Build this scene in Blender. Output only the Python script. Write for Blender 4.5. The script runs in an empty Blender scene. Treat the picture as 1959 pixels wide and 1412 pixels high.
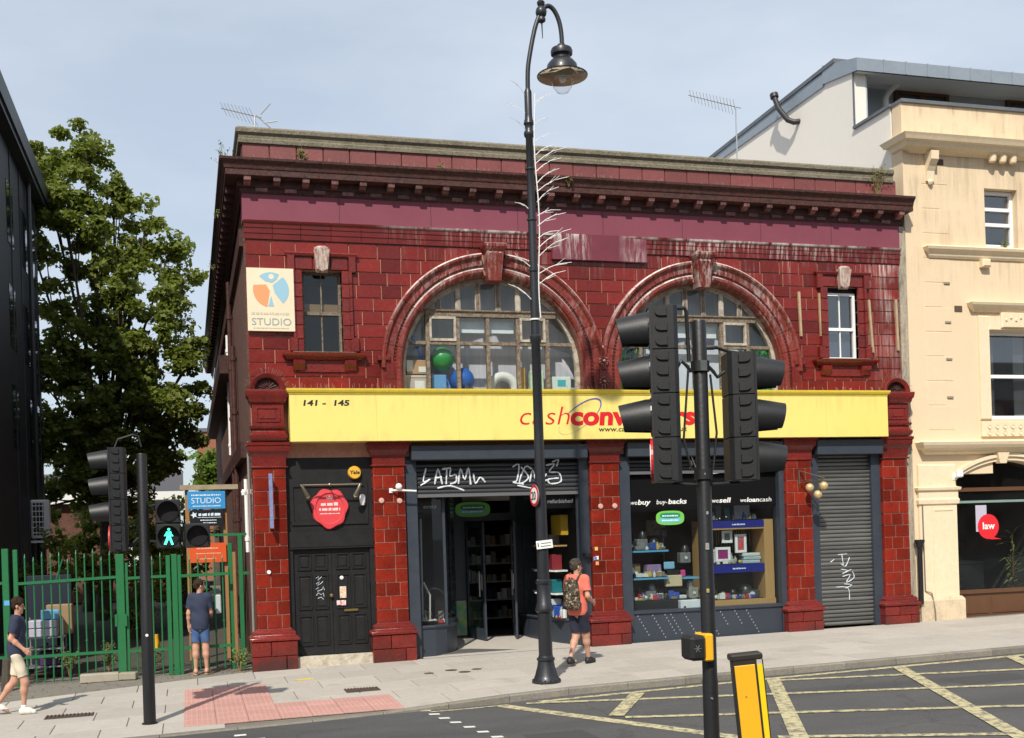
import bpy, math, random
import numpy as np
from mathutils import Vector, Matrix
random.seed(7); RNG = np.random.default_rng(7)
SC = bpy.context.scene
COL = SC.collection
R = math.radians
# ---------------------------------------------------------------- camera
cam = bpy.data.objects.new('camera', bpy.data.cameras.new('camera')); COL.objects.link(cam)
SC.camera = cam
cam.data.sensor_width = 36.0; cam.data.lens = 2160.0 / 1959.0 * 36.0
cam.data.shift_y = 307.5 / 1959.0
cam.data.clip_start = 0.1; cam.data.clip_end = 2000
_yaw, _roll = R(16.0), R(1.82)
_F = Vector((math.sin(_yaw), math.cos(_yaw), 0)); _R0 = Vector((math.cos(_yaw), -math.sin(_yaw), 0)); _U0 = Vector((0, 0, 1))
_RR = _R0 * math.cos(_roll) - _U0 * math.sin(_roll); _UU = _U0 * math.cos(_roll) + _R0 * math.sin(_roll)
cam.matrix_world = Matrix(((_RR.x, _UU.x, -_F.x, -1.075), (_RR.y, _UU.y, -_F.y, -19.666), (_RR.z, _UU.z, -_F.z, 2.249), (0, 0, 0, 1)))
# ---------------------------------------------------------------- sky and sun
SUN_ELEV = R(46.0); _sx, _sy = 0.46, 0.888            # horizontal direction the light travels
world = bpy.data.worlds.new('World'); SC.world = world; world.use_nodes = True
wn = world.node_tree; wn.nodes.clear()
w_out = wn.nodes.new('ShaderNodeOutputWorld'); w_bg = wn.nodes.new('ShaderNodeBackground')
w_sky = wn.nodes.new('ShaderNodeTexSky'); w_sky.sky_type = 'NISHITA'; w_sky.sun_disc = False
w_sky.sun_elevation = SUN_ELEV; w_sky.sun_rotation = math.atan2(-_sx, -_sy)
w_sky.air_density = 1.0; w_sky.dust_density = 1.6; w_sky.ozone_density = 1.2; w_sky.altitude = 50
w_tc = wn.nodes.new('ShaderNodeTexCoord'); w_map = wn.nodes.new('ShaderNodeMapping'); w_map.inputs['Scale'].default_value = (1.2, 1.2, 3.4)
w_n = wn.nodes.new('ShaderNodeTexNoise'); w_n.inputs['Scale'].default_value = 2.3; w_n.inputs['Detail'].default_value = 7; w_n.inputs['Roughness'].default_value = 0.55
w_r = wn.nodes.new('ShaderNodeValToRGB'); w_r.color_ramp.elements[0].position = 0.36; w_r.color_ramp.elements[1].position = 0.80
w_r.color_ramp.elements[0].color = (0.60, 0.60, 0.60, 1); w_r.color_ramp.elements[1].color = (0.97, 0.97, 0.97, 1)
w_mix = wn.nodes.new('ShaderNodeMixRGB'); w_mix.inputs['Color2'].default_value = (5.75, 6.4, 7.2, 1)
wn.links.new(w_tc.outputs['Generated'], w_map.inputs['Vector']); wn.links.new(w_map.outputs[0], w_n.inputs['Vector'])
wn.links.new(w_n.outputs[0], w_r.inputs[0]); wn.links.new(w_r.outputs[0], w_mix.inputs['Fac']); wn.links.new(w_sky.outputs[0], w_mix.inputs['Color1'])
wn.links.new(w_mix.outputs[0], w_bg.inputs['Color']); w_bg.inputs['Strength'].default_value = 0.108
wn.links.new(w_bg.outputs[0], w_out.inputs['Surface'])
sun = bpy.data.objects.new('sun', bpy.data.lights.new('sun', 'SUN')); COL.objects.link(sun)
sun.data.energy = 4.3; sun.data.angle = R(0.9); sun.data.color = (1.0, 0.935, 0.83)
_h = math.cos(SUN_ELEV) / math.hypot(_sx, _sy)
sun.rotation_euler = Vector((_sx * _h, _sy * _h, -math.sin(SUN_ELEV))).to_track_quat('-Z', 'Y').to_euler()
sun.location = (-12, -24, 25)
SC.view_settings.view_transform = 'Standard'; SC.view_settings.look = 'None'; SC.view_settings.exposure = 0.25; SC.view_settings.gamma = 1.0
SC.view_settings.use_curve_mapping = False
SC.render.engine = 'CYCLES'
SC.cycles.max_bounces = 8; SC.cycles.transparent_max_bounces = 24

# ---------------------------------------------------------------- materials
def lin(c):
    c = c / 255.0
    return c / 12.92 if c <= 0.04045 else ((c + 0.055) / 1.055) ** 2.4
def S(r, g, b, k=1.0): return (lin(r) * k, lin(g) * k, lin(b) * k, 1.0)
MATS = {}
def M(name, col=None, rough=0.6, metal=0.0, spec=0.5, coat=0.0, ovar=0.0, noise=None, bump=None, emit=None, alpha=None, extra=None, stretch=None, sss=0.0, rnoise=0.0):
    """noise = (scale, amount, colour2) or a list of those; ovar = per-object brightness spread; bump = (scale, strength)"""
    if name in MATS: return MATS[name]
    m = bpy.data.materials.new(name); m.use_nodes = True; nt = m.node_tree; N = nt.nodes; L = nt.links
    b = N['Principled BSDF']
    b.inputs['Roughness'].default_value = rough; b.inputs['Metallic'].default_value = metal
    b.inputs['Specular IOR Level'].default_value = spec
    b.inputs['Coat Weight'].default_value = coat; b.inputs['Coat Roughness'].default_value = 0.12
    if sss: b.inputs['Subsurface Weight'].default_value = sss; b.inputs['Subsurface Radius'].default_value = (0.02, 0.008, 0.004)
    rgb = N.new('ShaderNodeRGB'); rgb.outputs[0].default_value = col; c = rgb.outputs[0]
    geo = N.new('ShaderNodeNewGeometry'); vec = geo.outputs['Position']
    if stretch:
        mp = N.new('ShaderNodeMapping'); mp.inputs['Scale'].default_value = stretch; L.new(vec, mp.inputs['Vector']); vec = mp.outputs[0]
    if noise:
        for (sc, am, c2) in (noise if isinstance(noise, list) else [noise]):
            n = N.new('ShaderNodeTexNoise'); n.inputs['Scale'].default_value = sc; n.inputs['Detail'].default_value = 6; n.inputs['Roughness'].default_value = 0.62
            L.new(vec, n.inputs['Vector'])
            r = N.new('ShaderNodeValToRGB'); r.color_ramp.elements[0].position = 0.38; r.color_ramp.elements[1].position = 0.68
            r.color_ramp.elements[0].color = (0, 0, 0, 1); r.color_ramp.elements[1].color = (am, am, am, 1)
            L.new(n.outputs[0], r.inputs[0])
            x = N.new('ShaderNodeMixRGB'); L.new(r.outputs[0], x.inputs[0]); L.new(c, x.inputs[1]); x.inputs[2].default_value = c2; c = x.outputs[0]
    if extra: c = extra(nt, c, geo)
    if ovar:
        oi = N.new('ShaderNodeObjectInfo'); mr = N.new('ShaderNodeMapRange'); L.new(oi.outputs['Random'], mr.inputs[0])
        mr.inputs[3].default_value = 1 - ovar; mr.inputs[4].default_value = 1 + ovar
        hs = N.new('ShaderNodeHueSaturation'); L.new(mr.outputs[0], hs.inputs['Value']); L.new(c, hs.inputs['Color']); c = hs.outputs[0]
    L.new(c, b.inputs['Base Color'])
    if rnoise:
        n = N.new('ShaderNodeTexNoise'); n.inputs['Scale'].default_value = 5; n.inputs['Detail'].default_value = 5; L.new(geo.outputs['Position'], n.inputs['Vector'])
        mr = N.new('ShaderNodeMapRange'); L.new(n.outputs[0], mr.inputs[0]); mr.inputs[1].default_value = .3; mr.inputs[2].default_value = .7
        mr.inputs[3].default_value = max(0.02, rough - rnoise); mr.inputs[4].default_value = min(1, rough + rnoise); L.new(mr.outputs[0], b.inputs['Roughness'])
    if bump:
        n = N.new('ShaderNodeTexNoise'); n.inputs['Scale'].default_value = bump[0]; n.inputs['Detail'].default_value = 4; L.new(geo.outputs['Position'], n.inputs['Vector'])
        bp = N.new('ShaderNodeBump'); bp.inputs['Strength'].default_value = bump[1]; bp.inputs['Distance'].default_value = 0.02
        L.new(n.outputs[0], bp.inputs['Height']); L.new(bp.outputs[0], b.inputs['Normal'])
    if emit: b.inputs['Emission Color'].default_value = emit[0]; b.inputs['Emission Strength'].default_value = emit[1]
    MATS[name] = m; return m
def glass(name, tint=(0.86, 0.9, 0.9, 1), rough=0.02, film=0.0, film_col=(0.5, 0.5, 0.5, 1), base=0.035):
    """thin window pane: see-through with a fresnel reflection and a little dirt film"""
    m = bpy.data.materials.new(name); m.use_nodes = True; nt = m.node_tree; N = nt.nodes; L = nt.links; N.clear()
    o = N.new('ShaderNodeOutputMaterial'); t = N.new('ShaderNodeBsdfTransparent'); t.inputs[0].default_value = tint
    g = N.new('ShaderNodeBsdfGlossy'); g.inputs['Roughness'].default_value = rough; g.inputs['Color'].default_value = (0.8, 0.8, 0.8, 1)
    lw = N.new('ShaderNodeLayerWeight'); lw.inputs[0].default_value = 0.5
    pw = N.new('ShaderNodeMath'); pw.operation = 'POWER'; L.new(lw.outputs['Facing'], pw.inputs[0]); pw.inputs[1].default_value = 5
    fr = N.new('ShaderNodeMath'); fr.operation = 'MULTIPLY_ADD'; L.new(pw.outputs[0], fr.inputs[0]); fr.inputs[1].default_value = 0.95; fr.inputs[2].default_value = base
    x = N.new('ShaderNodeMixShader'); L.new(fr.outputs[0], x.inputs[0]); L.new(t.outputs[0], x.inputs[1]); L.new(g.outputs[0], x.inputs[2]); s = x.outputs[0]
    if film:
        d = N.new('ShaderNodeBsdfDiffuse'); d.inputs[0].default_value = film_col
        geo = N.new('ShaderNodeNewGeometry'); n = N.new('ShaderNodeTexNoise'); n.inputs['Scale'].default_value = 2.5; n.inputs['Detail'].default_value = 6; L.new(geo.outputs['Position'], n.inputs['Vector'])
        mr = N.new('ShaderNodeMapRange'); L.new(n.outputs[0], mr.inputs[0]); mr.inputs[1].default_value = .3; mr.inputs[2].default_value = .75; mr.inputs[3].default_value = film * .3; mr.inputs[4].default_value = film * 1.5
        y = N.new('ShaderNodeMixShader'); L.new(mr.outputs[0], y.inputs[0]); L.new(s, y.inputs[1]); L.new(d.outputs[0], y.inputs[2]); s = y.outputs[0]
    L.new(s, o.inputs[0]); MATS[name] = m; return m

def streaks(nt, c, geo, col, x0, x1, z0, z1, amount, sx=9.0, sz=0.9, lo=0.5, hi=0.62, soft=0.5):
    """run-off stains of mineral white down a wall, strongest at z1, inside x0..x1"""
    N = nt.nodes; L = nt.links
    mp = N.new('ShaderNodeMapping'); mp.inputs['Scale'].default_value = (sx, 2.0, sz); L.new(geo.outputs['Position'], mp.inputs['Vector'])
    n = N.new('ShaderNodeTexNoise'); n.inputs['Scale'].default_value = 1.0; n.inputs['Detail'].default_value = 7; n.inputs['Roughness'].default_value = 0.65; L.new(mp.outputs[0], n.inputs['Vector'])
    r = N.new('ShaderNodeMapRange'); r.inputs[1].default_value = lo; r.inputs[2].default_value = hi; L.new(n.outputs[0], r.inputs[0])
    sp = N.new('ShaderNodeSeparateXYZ'); L.new(geo.outputs['Position'], sp.inputs[0])
    gz = N.new('ShaderNodeMapRange'); gz.inputs[1].default_value = z0; gz.inputs[2].default_value = z1; L.new(sp.outputs[2], gz.inputs[0])
    gx = N.new('ShaderNodeMapRange'); gx.inputs[1].default_value = x0; gx.inputs[2].default_value = x0 + soft; L.new(sp.outputs[0], gx.inputs[0])
    gx2 = N.new('ShaderNodeMapRange'); gx2.inputs[1].default_value = x1; gx2.inputs[2].default_value = x1 - soft; L.new(sp.outputs[0], gx2.inputs[0])
    n2 = N.new('ShaderNodeTexNoise'); n2.inputs['Scale'].default_value = 1.7; n2.inputs['Detail'].default_value = 4; L.new(geo.outputs['Position'], n2.inputs['Vector'])
    r2 = N.new('ShaderNodeMapRange'); r2.inputs[1].default_value = .36; r2.inputs[2].default_value = .58; L.new(n2.outputs[0], r2.inputs[0])
    rr = N.new('ShaderNodeMath'); rr.operation = 'MULTIPLY'; L.new(r.outputs[0], rr.inputs[0]); L.new(r2.outputs[0], rr.inputs[1])
    a = N.new('ShaderNodeMath'); a.operation = 'MULTIPLY'; L.new(gz.outputs[0], a.inputs[0]); L.new(rr.outputs[0], a.inputs[1])
    b = N.new('ShaderNodeMath'); b.operation = 'MULTIPLY'; L.new(gx.outputs[0], b.inputs[0]); L.new(gx2.outputs[0], b.inputs[1])
    d = N.new('ShaderNodeMath'); d.operation = 'MULTIPLY'; L.new(a.outputs[0], d.inputs[0]); L.new(b.outputs[0], d.inputs[1])
    e = N.new('ShaderNodeMath'); e.operation = 'MULTIPLY'; L.new(d.outputs[0], e.inputs[0]); e.inputs[1].default_value = amount
    x = N.new('ShaderNodeMixRGB'); L.new(e.outputs[0], x.inputs[0]); L.new(c, x.inputs[1]); x.inputs[2].default_value = col
    return x.outputs[0]
LIME = (0.62, 0.56, 0.52, 1)
def up_stain(nt, c, geo):
    c = streaks(nt, c, geo, LIME, 2.4, 13.5, 6.7, 7.45, 0.6, 15, 0.9, .53, .70, 2.0)
    c = streaks(nt, c, geo, LIME, 11.9, 13.4, 4.4, 7.6, 1.0, 19, 0.9, .43, .64, .6)
    return c
def archi_stain(nt, c, geo):
    c = streaks(nt, c, geo, LIME, 2.2, 14.0, 7.2, 7.62, 0.95, 15, 1.6, .49, .64, 3.0)
    c = streaks(nt, c, geo, LIME, 2.0, 14.0, 7.585, 7.60, 1.0, 5, 3.0, .36, .50, 2.0)
    return streaks(nt, c, geo, (0.05, 0.035, 0.03, 1), -1, 14, 7.1, 7.6, 0.5, 5, 1.5, .5, .7, .5)
def ledge_lime(nt, c, geo, amount=.8, lo=.35, hi=.7):
    """limescale and droppings that settle on upward faces"""
    N = nt.nodes; L = nt.links; sp = N.new('ShaderNodeSeparateXYZ'); L.new(geo.outputs['True Normal'], sp.inputs[0])
    r = N.new('ShaderNodeMapRange'); r.inputs[1].default_value = .25; r.inputs[2].default_value = .6; L.new(sp.outputs[2], r.inputs[0])
    n = N.new('ShaderNodeTexNoise'); n.inputs['Scale'].default_value = 4; n.inputs['Detail'].default_value = 7; L.new(geo.outputs['Position'], n.inputs['Vector'])
    r2 = N.new('ShaderNodeMapRange'); r2.inputs[1].default_value = lo; r2.inputs[2].default_value = hi; L.new(n.outputs[0], r2.inputs[0])
    a = N.new('ShaderNodeMath'); a.operation = 'MULTIPLY'; L.new(r.outputs[0], a.inputs[0]); L.new(r2.outputs[0], a.inputs[1])
    b = N.new('ShaderNodeMath'); b.operation = 'MULTIPLY'; L.new(a.outputs[0], b.inputs[0]); b.inputs[1].default_value = amount
    x = N.new('ShaderNodeMixRGB'); L.new(b.outputs[0], x.inputs[0]); L.new(c, x.inputs[1]); x.inputs[2].default_value = LIME; return x.outputs[0]
def hood_stain(nt, c, geo): return ledge_lime(nt, streaks(nt, c, geo, LIME, 1.5, 11.5, 5.4, 7.25, 0.75, 14, 4.0, .47, .64, 1.2), geo, .95, .3, .5)
def base_grime(nt, c, geo): return streaks(nt, c, geo, (0.035, 0.022, 0.02, 1), -1, 14, 0.45, 0.02, 0.85, 3, 3.0, .35, .6, .5)
TILE = M('glazed_oxblood_tile', (0.175, 0.0135, 0.0062, 1), rough=0.16, spec=0.4, coat=0.15, ovar=0.32, noise=[(3.0, .7, (0.10, 0.008, 0.006, 1)), (38, .25, (0.27, 0.05, 0.03, 1)), (9, .3, (0.26, 0.025, 0.012, 1))], bump=(7, .22), rnoise=0.1, extra=base_grime)
TILEU = M('glazed_oxblood_tile_weathered', (0.158, 0.013, 0.0085, 1), rough=0.22, spec=0.3, coat=0.07, ovar=0.30, noise=[(1.1, .65, (0.105, 0.011, 0.011, 1)), (30, .22, (0.26, 0.05, 0.035, 1))], bump=(6, .25), rnoise=0.12, extra=up_stain)
MOULD = M('glazed_oxblood_moulding', (0.165, 0.0145, 0.011, 1), rough=0.25, spec=.35, coat=0.1, ovar=0.16, noise=[(3, .55, (0.07, 0.010, 0.010, 1)), (26, .35, (0.19, 0.055, 0.045, 1))], bump=(18, .18), rnoise=.1, extra=base_grime)
ARCH = M('glazed_oxblood_arch', (0.175, 0.018, 0.012, 1), rough=0.28, spec=.3, coat=0.06, ovar=0.13, noise=[(4, .5, (0.075, 0.012, 0.012, 1)), (30, .4, (0.24, 0.12, 0.10, 1))], bump=(20, .2), extra=hood_stain)
ARCHI = M('glazed_oxblood_architrave', (0.14, 0.0165, 0.014, 1), rough=0.28, spec=.3, coat=0.06, ovar=0.15, noise=[(3, .5, (0.07, 0.012, 0.014, 1))], bump=(20, .2), extra=archi_stain)
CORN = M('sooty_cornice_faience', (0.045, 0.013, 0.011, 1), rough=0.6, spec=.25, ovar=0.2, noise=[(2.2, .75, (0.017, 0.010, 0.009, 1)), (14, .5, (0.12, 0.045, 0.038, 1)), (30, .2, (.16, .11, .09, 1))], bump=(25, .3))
MODI = M('modillion_faience', (0.13, 0.034, 0.033, 1), rough=0.5, ovar=0.45, noise=[(5, .7, (0.04, 0.02, 0.018, 1)), (18, .5, (0.30, 0.17, 0.15, 1))], bump=(25, .3))
FRIEZE = M('plum_frieze_paint', (0.20, 0.045, 0.072, 1), rough=0.75, noise=[(0.5, .55, (0.145, 0.026, 0.045, 1)), (9, .18, (0.2, 0.06, 0.08, 1))], bump=(40, .05))
def patch_stain(nt, c, geo):
    c = streaks(nt, c, geo, LIME, 5.46, 6.25, 7.0, 7.62, .9, 15, 1.6, .47, .60, .15)
    return streaks(nt, c, geo, LIME, 6.75, 7.40, 6.9, 7.60, 1.0, 13, 1.8, .40, .58, .2)
PATCH = M('plum_patch_board', (0.15, 0.022, 0.042, 1), rough=0.7, noise=[(2, .5, (0.09, 0.012, 0.024, 1))], extra=patch_stain)
PARA = M('parapet_faience', (0.19, 0.046, 0.042, 1), rough=0.5, ovar=0.13, coat=.05, noise=[(1.8, .5, (0.11, 0.025, 0.024, 1)), (20, .3, (0.22, 0.09, 0.075, 1))], bump=(20, .12))
COPING = M('mossy_stone_coping', (0.20, 0.175, 0.125, 1), rough=0.95, noise=[(3, .8, (0.10, 0.095, 0.055, 1)), (16, .7, (0.28, 0.24, 0.18, 1)), (40, .5, (0.06, 0.055, 0.035, 1))], bump=(22, .8))
PGROUT = M('dull_red_grout', (0.30, 0.13, 0.09, 1), rough=0.9, noise=[(3, .7, (0.14, 0.05, 0.04, 1)), (14, .4, (0.42, 0.26, 0.2, 1))])
GROUT = M('old_pink_grout', (0.42, 0.20, 0.14, 1), rough=0.9, noise=[(2.5, .7, (0.22, 0.085, 0.065, 1)), (14, .4, (0.52, 0.34, 0.25, 1))])
LIMESTONE = M('lime_streaked_keystone', (0.55, 0.47, 0.40, 1), rough=0.8, noise=[(7, .9, (0.20, 0.06, 0.05, 1))], stretch=(3, 3, .6), bump=(20, .4))
BLACKW = M('black_painted_timber', (0.0075, 0.0078, 0.0085, 1), rough=0.55, spec=.35, noise=[(2, .5, (0.013, 0.013, 0.014, 1)), (30, .25, (0.025, 0.025, 0.025, 1))], bump=(20, .08), rnoise=.1)
SLATE = M('blue_grey_shopfront_paint', (0.028, 0.037, 0.053, 1), rough=0.45, noise=[(1.5, .5, (0.038, 0.047, 0.062, 1)), (25, .25, (0.06, 0.065, 0.075, 1))], bump=(30, .05), rnoise=.08)
SHUT = M('galvanised_shutter_slat', (0.16, 0.16, 0.15, 1), rough=0.42, metal=0.55, ovar=0.25, noise=[(1.6, .6, (0.08, 0.08, 0.075, 1)), (30, .3, (0.2, 0.2, 0.19, 1))], stretch=(.6, 1, 3))
SHUTD = M('dark_shutter_slat', (0.035, 0.037, 0.042, 1), rough=0.45, metal=0.3, ovar=0.2, noise=[(3, .4, (0.06, 0.06, 0.062, 1))])
YELLOW = M('yellow_sign_panel', (0.82, 0.68, 0.20, 1), rough=0.42, coat=.15, noise=[(0.7, .25, (0.78, 0.60, 0.11, 1)), (5, .16, (0.70, 0.55, 0.13, 1)), (60, .1, (0.5, 0.42, 0.15, 1))], stretch=(1, 1, .35), extra=lambda nt, c, geo: streaks(nt, streaks(nt, c, geo, (.42, .34, .13, 1), .6, 12.3, 4.25, 4.66, .55, 11, .8, .46, .68, .2), geo, (.45, .37, .16, 1), .6, 12.3, 4.1, 3.85, .4, 6, 3, .48, .7, .2))
YELLOWT = M('yellow_sign_trim', (0.80, 0.61, 0.05, 1), rough=0.45, noise=[(6, .35, (0.55, 0.42, 0.08, 1)), (30, .3, (0.35, 0.28, 0.1, 1))])
REDT = M('red_vinyl_lettering', (0.62, 0.012, 0.02, 1), rough=0.4)
VIOLET = M('violet_vinyl', (0.10, 0.09, 0.36, 1), rough=0.4)
WHITE = M('white_paint', (0.78, 0.78, 0.76, 1), rough=0.5)
UPVC = M('white_upvc', (0.80, 0.80, 0.79, 1), rough=0.3)
BLACK = M('black_gloss', (0.012, 0.012, 0.013, 1), rough=0.35)
OLDWOOD = M('weathered_window_timber', (0.125, 0.085, 0.055, 1), rough=0.85, noise=[(5, .8, (0.06, 0.036, 0.022, 1)), (22, .6, (0.36, 0.32, 0.26, 1))], bump=(40, .3))
PALEWOOD = M('flaking_cream_timber', (0.46, 0.42, 0.35, 1), rough=0.8, noise=[(9, .8, (0.17, 0.12, 0.085, 1))], bump=(40, .3))
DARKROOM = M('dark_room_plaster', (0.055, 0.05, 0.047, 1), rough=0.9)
GLASS = glass('window_glass', film=0.006)
GLASSR = glass('reflective_double_glazing', tint=(.6, .63, .66, 1), film=0.01, base=.16)
GLASSD = glass('dusty_window_glass', tint=(0.93, 0.95, 0.95, 1), film=0.015, film_col=(0.38, 0.42, 0.45, 1))
BRICK = M('orange_brown_brick', (0.28, 0.11, 0.055, 1), rough=0.9, ovar=.15, noise=[(6, .6, (0.2, 0.075, 0.045, 1)), (30, .3, (0.34, 0.17, 0.1, 1))], bump=(30, .3))
SOOTSHADEBRICK = M('sooty_shade_brick', (0.10, 0.04, 0.026, 1), rough=0.9, noise=[(3, .7, (0.04, 0.02, 0.017, 1)), (20, .4, (0.26, 0.12, 0.08, 1))], bump=(30, .3))  # soot on the flank; also painted shade on the yard house

# ---------------------------------------------------------------- mesh helpers
class MB:
    def __init__(s): s.v = []; s.f = []
    def add(s, vs, fs):
        n = len(s.v); s.v += [tuple(p) for p in vs]; s.f += [tuple(i + n for i in f) for f in fs]; return s
    def box(s, x0, x1, y0, y1, z0, z1):
        return s.add([(x0, y0, z0), (x1, y0, z0), (x1, y1, z0), (x0, y1, z0), (x0, y0, z1), (x1, y0, z1), (x1, y1, z1), (x0, y1, z1)],
                     [(0, 3, 2, 1), (4, 5, 6, 7), (0, 1, 5, 4), (1, 2, 6, 5), (2, 3, 7, 6), (3, 0, 4, 7)])
    def cbox(s, x0, x1, y0, y1, z0, z1, c=.008):
        """box whose front (low y) edges are chamfered"""
        return s.prism([(x0, z0), (x1, z0), (x1, z1), (x0, z1)], y0, y1, c)
    def rbox(s, x0, x1, y0, y1, z0, z1, c=.01):
        """box with every edge chamfered"""
        xs = (x0, x0 + c, x1 - c, x1); ys = (y0, y0 + c, y1 - c, y1)
        lo = [(xs[1], ys[0]), (xs[2], ys[0]), (xs[3], ys[1]), (xs[3], ys[2]), (xs[2], ys[3]), (xs[1], ys[3]), (xs[0], ys[2]), (xs[0], ys[1])]
        li = [(xs[1], ys[1])] * 0 + [(xs[1] + 0, ys[0] + c), (xs[2], ys[0] + c), (xs[3] - c, ys[1]), (xs[3] - c, ys[2]), (xs[2], ys[3] - c), (xs[1], ys[3] - c), (xs[0] + c, ys[2]), (xs[0] + c, ys[1])]
        V = [(x, y, z0) for x, y in li] + [(x, y, z0 + c) for x, y in lo] + [(x, y, z1 - c) for x, y in lo] + [(x, y, z1) for x, y in li]
        Fc = [tuple(range(7, -1, -1)), tuple(range(24, 32))]
        for k in range(3):
            for i in range(8):
                j = (i + 1) % 8; Fc.append((k * 8 + i, k * 8 + j, k * 8 + 8 + j, k * 8 + 8 + i))
        return s.add(V, Fc)
    def prism(s, pts, y0, y1, c=0.0):
        """convex polygon in xz (counter-clockwise seen from -y), extruded y0..y1, front edge chamfered by c"""
        n = len(pts); cx = sum(p[0] for p in pts) / n; cz = sum(p[1] for p in pts) / n
        V = []
        if c > 0:
            for (x, z) in pts:
                d = math.hypot(x - cx, z - cz) or 1; k = 1.3 * c / d; V.append((x + (cx - x) * k, y0, z + (cz - z) * k))
            V += [(x, y0 + c, z) for x, z in pts] + [(x, y1, z) for x, z in pts]
            Fc = [tuple(range(n))] + [(i, i + n, (i + 1) % n + n, (i + 1) % n) for i in range(n)] + [(i + n, i + 2 * n, (i + 1) % n + 2 * n, (i + 1) % n + n) for i in range(n)] + [tuple(range(3 * n - 1, 2 * n - 1, -1))]
        else:
            V = [(x, y0, z) for x, z in pts] + [(x, y1, z) for x, z in pts]
            Fc = [tuple(range(n))] + [(i, i + n, (i + 1) % n + n, (i + 1) % n) for i in range(n)] + [tuple(range(2 * n - 1, n - 1, -1))]
        return s.add(V, Fc)
    def stack(s, x0, x1, y0, y1, prof, cap=True):
        """rectangular moulding: prof = [(z, outward offset), ...] from bottom to top"""
        V = []; Fc = []
        for z, o in prof: V += [(x0 - o, y0 - o, z), (x1 + o, y0 - o, z), (x1 + o, y1 + o, z), (x0 - o, y1 + o, z)]
        for k in range(len(prof) - 1):
            for i in range(4): j = (i + 1) % 4; Fc.append((4 * k + i, 4 * k + j, 4 * k + 4 + j, 4 * k + 4 + i))
        if cap: Fc += [(3, 2, 1, 0), tuple(4 * (len(prof) - 1) + i for i in range(4))]
        return s.add(V, Fc)
    def lathe(s, c, prof, seg=24, axis='z'):
        V = []; Fc = []
        for r, h in prof:
            for i in range(seg):
                a = 2 * math.pi * i / seg; u, w = r * math.cos(a), r * math.sin(a)
                V.append({'z': (c[0] + u, c[1] + w, c[2] + h), 'y': (c[0] + u, c[1] + h, c[2] + w), 'x': (c[0] + h, c[1] + u, c[2] + w)}[axis])
        for k in range(len(prof) - 1):
            for i in range(seg): j = (i + 1) % seg; Fc.append((k * seg + i, k * seg + j, k * seg + seg + j, k * seg + seg + i))
        Fc += [tuple(range(seg - 1, -1, -1)), tuple((len(prof) - 1) * seg + i for i in range(seg))]
        return s.add(V, Fc)
    def tube(s, pts, rad, seg=8):
        P = [Vector(p) for p in pts]; n = len(P)
        rad = rad if hasattr(rad, '__len__') else [rad] * n
        V = []; Fc = []; up = None
        for i in range(n):
            t = (P[min(i + 1, n - 1)] - P[max(i - 1, 0)]).normalized()
            if up is None: up = t.orthogonal().normalized()
            else: up = (up - t * up.dot(t)); up = up.normalized() if up.length > 1e-6 else t.orthogonal().normalized()
            w = t.cross(up)
            for k in range(seg):
                a = 2 * math.pi * k / seg; V.append(P[i] + (up * math.cos(a) + w * math.sin(a)) * rad[i])
        for i in range(n - 1):
            for k in range(seg): j = (k + 1) % seg; Fc.append((i * seg + k, i * seg + j, i * seg + seg + j, i * seg + seg + k))
        Fc += [tuple(range(seg - 1, -1, -1)), tuple((n - 1) * seg + k for k in range(seg))]
        return s.add(V, Fc)
    def ball(s, c, r, seg=12, sq=(1, 1, 1)):
        rings = seg // 2; V = []; Fc = []
        for i in range(rings + 1):
            p = math.pi * i / rings
            for k in range(seg):
                a = 2 * math.pi * k / seg; V.append((c[0] + r * sq[0] * math.sin(p) * math.cos(a), c[1] + r * sq[1] * math.sin(p) * math.sin(a), c[2] - r * sq[2] * math.cos(p)))
        for i in range(rings):
            for k in range(seg): j = (k + 1) % seg; Fc.append((i * seg + k, i * seg + j, i * seg + seg + j, i * seg + seg + k))
        return s.add(V, Fc)
    def quad(s, a, b, c, d): return s.add([a, b, c, d], [(0, 1, 2, 3)])
    def mesh(s, name):
        me = bpy.data.meshes.new(name); me.from_pydata(s.v, [], s.f); me.update(); return me
    def build(s, name, mat, parent=None, smooth=False):
        me = s.mesh(name)
        if mat: me.materials.append(mat)
        if smooth: shade(me, smooth)
        return put(name, me, parent)
def shade(me, ang=40):
    me.polygons.foreach_set('use_smooth', [True] * len(me.polygons))
    if ang is not True and hasattr(me, 'set_sharp_from_angle'): me.set_sharp_from_angle(angle=R(ang))
def put(name, data, parent=None, loc=None, rot=None):
    o = bpy.data.objects.new(name, data); COL.objects.link(o)
    if loc is not None: o.location = loc
    if rot is not None: o.rotation_euler = rot
    if parent is not None: child(o, parent)
    return o
def child(o, p):
    o.parent = p; o.matrix_parent_inverse = p.matrix_basis.inverted()
def tag(o, label, cat, group=None, kind=None):
    o['label'] = label; o['category'] = cat
    if group: o['group'] = group
    if kind: o['kind'] = kind
    return o
def thing(name, label, cat, loc=(0, 0, 0), group=None):
    o = bpy.data.objects.new(name, None); COL.objects.link(o); o.location = loc; o.empty_display_size = .2
    return tag(o, label, cat, group)
def struct(o): o['kind'] = 'structure'; return o
_dg = None
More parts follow.
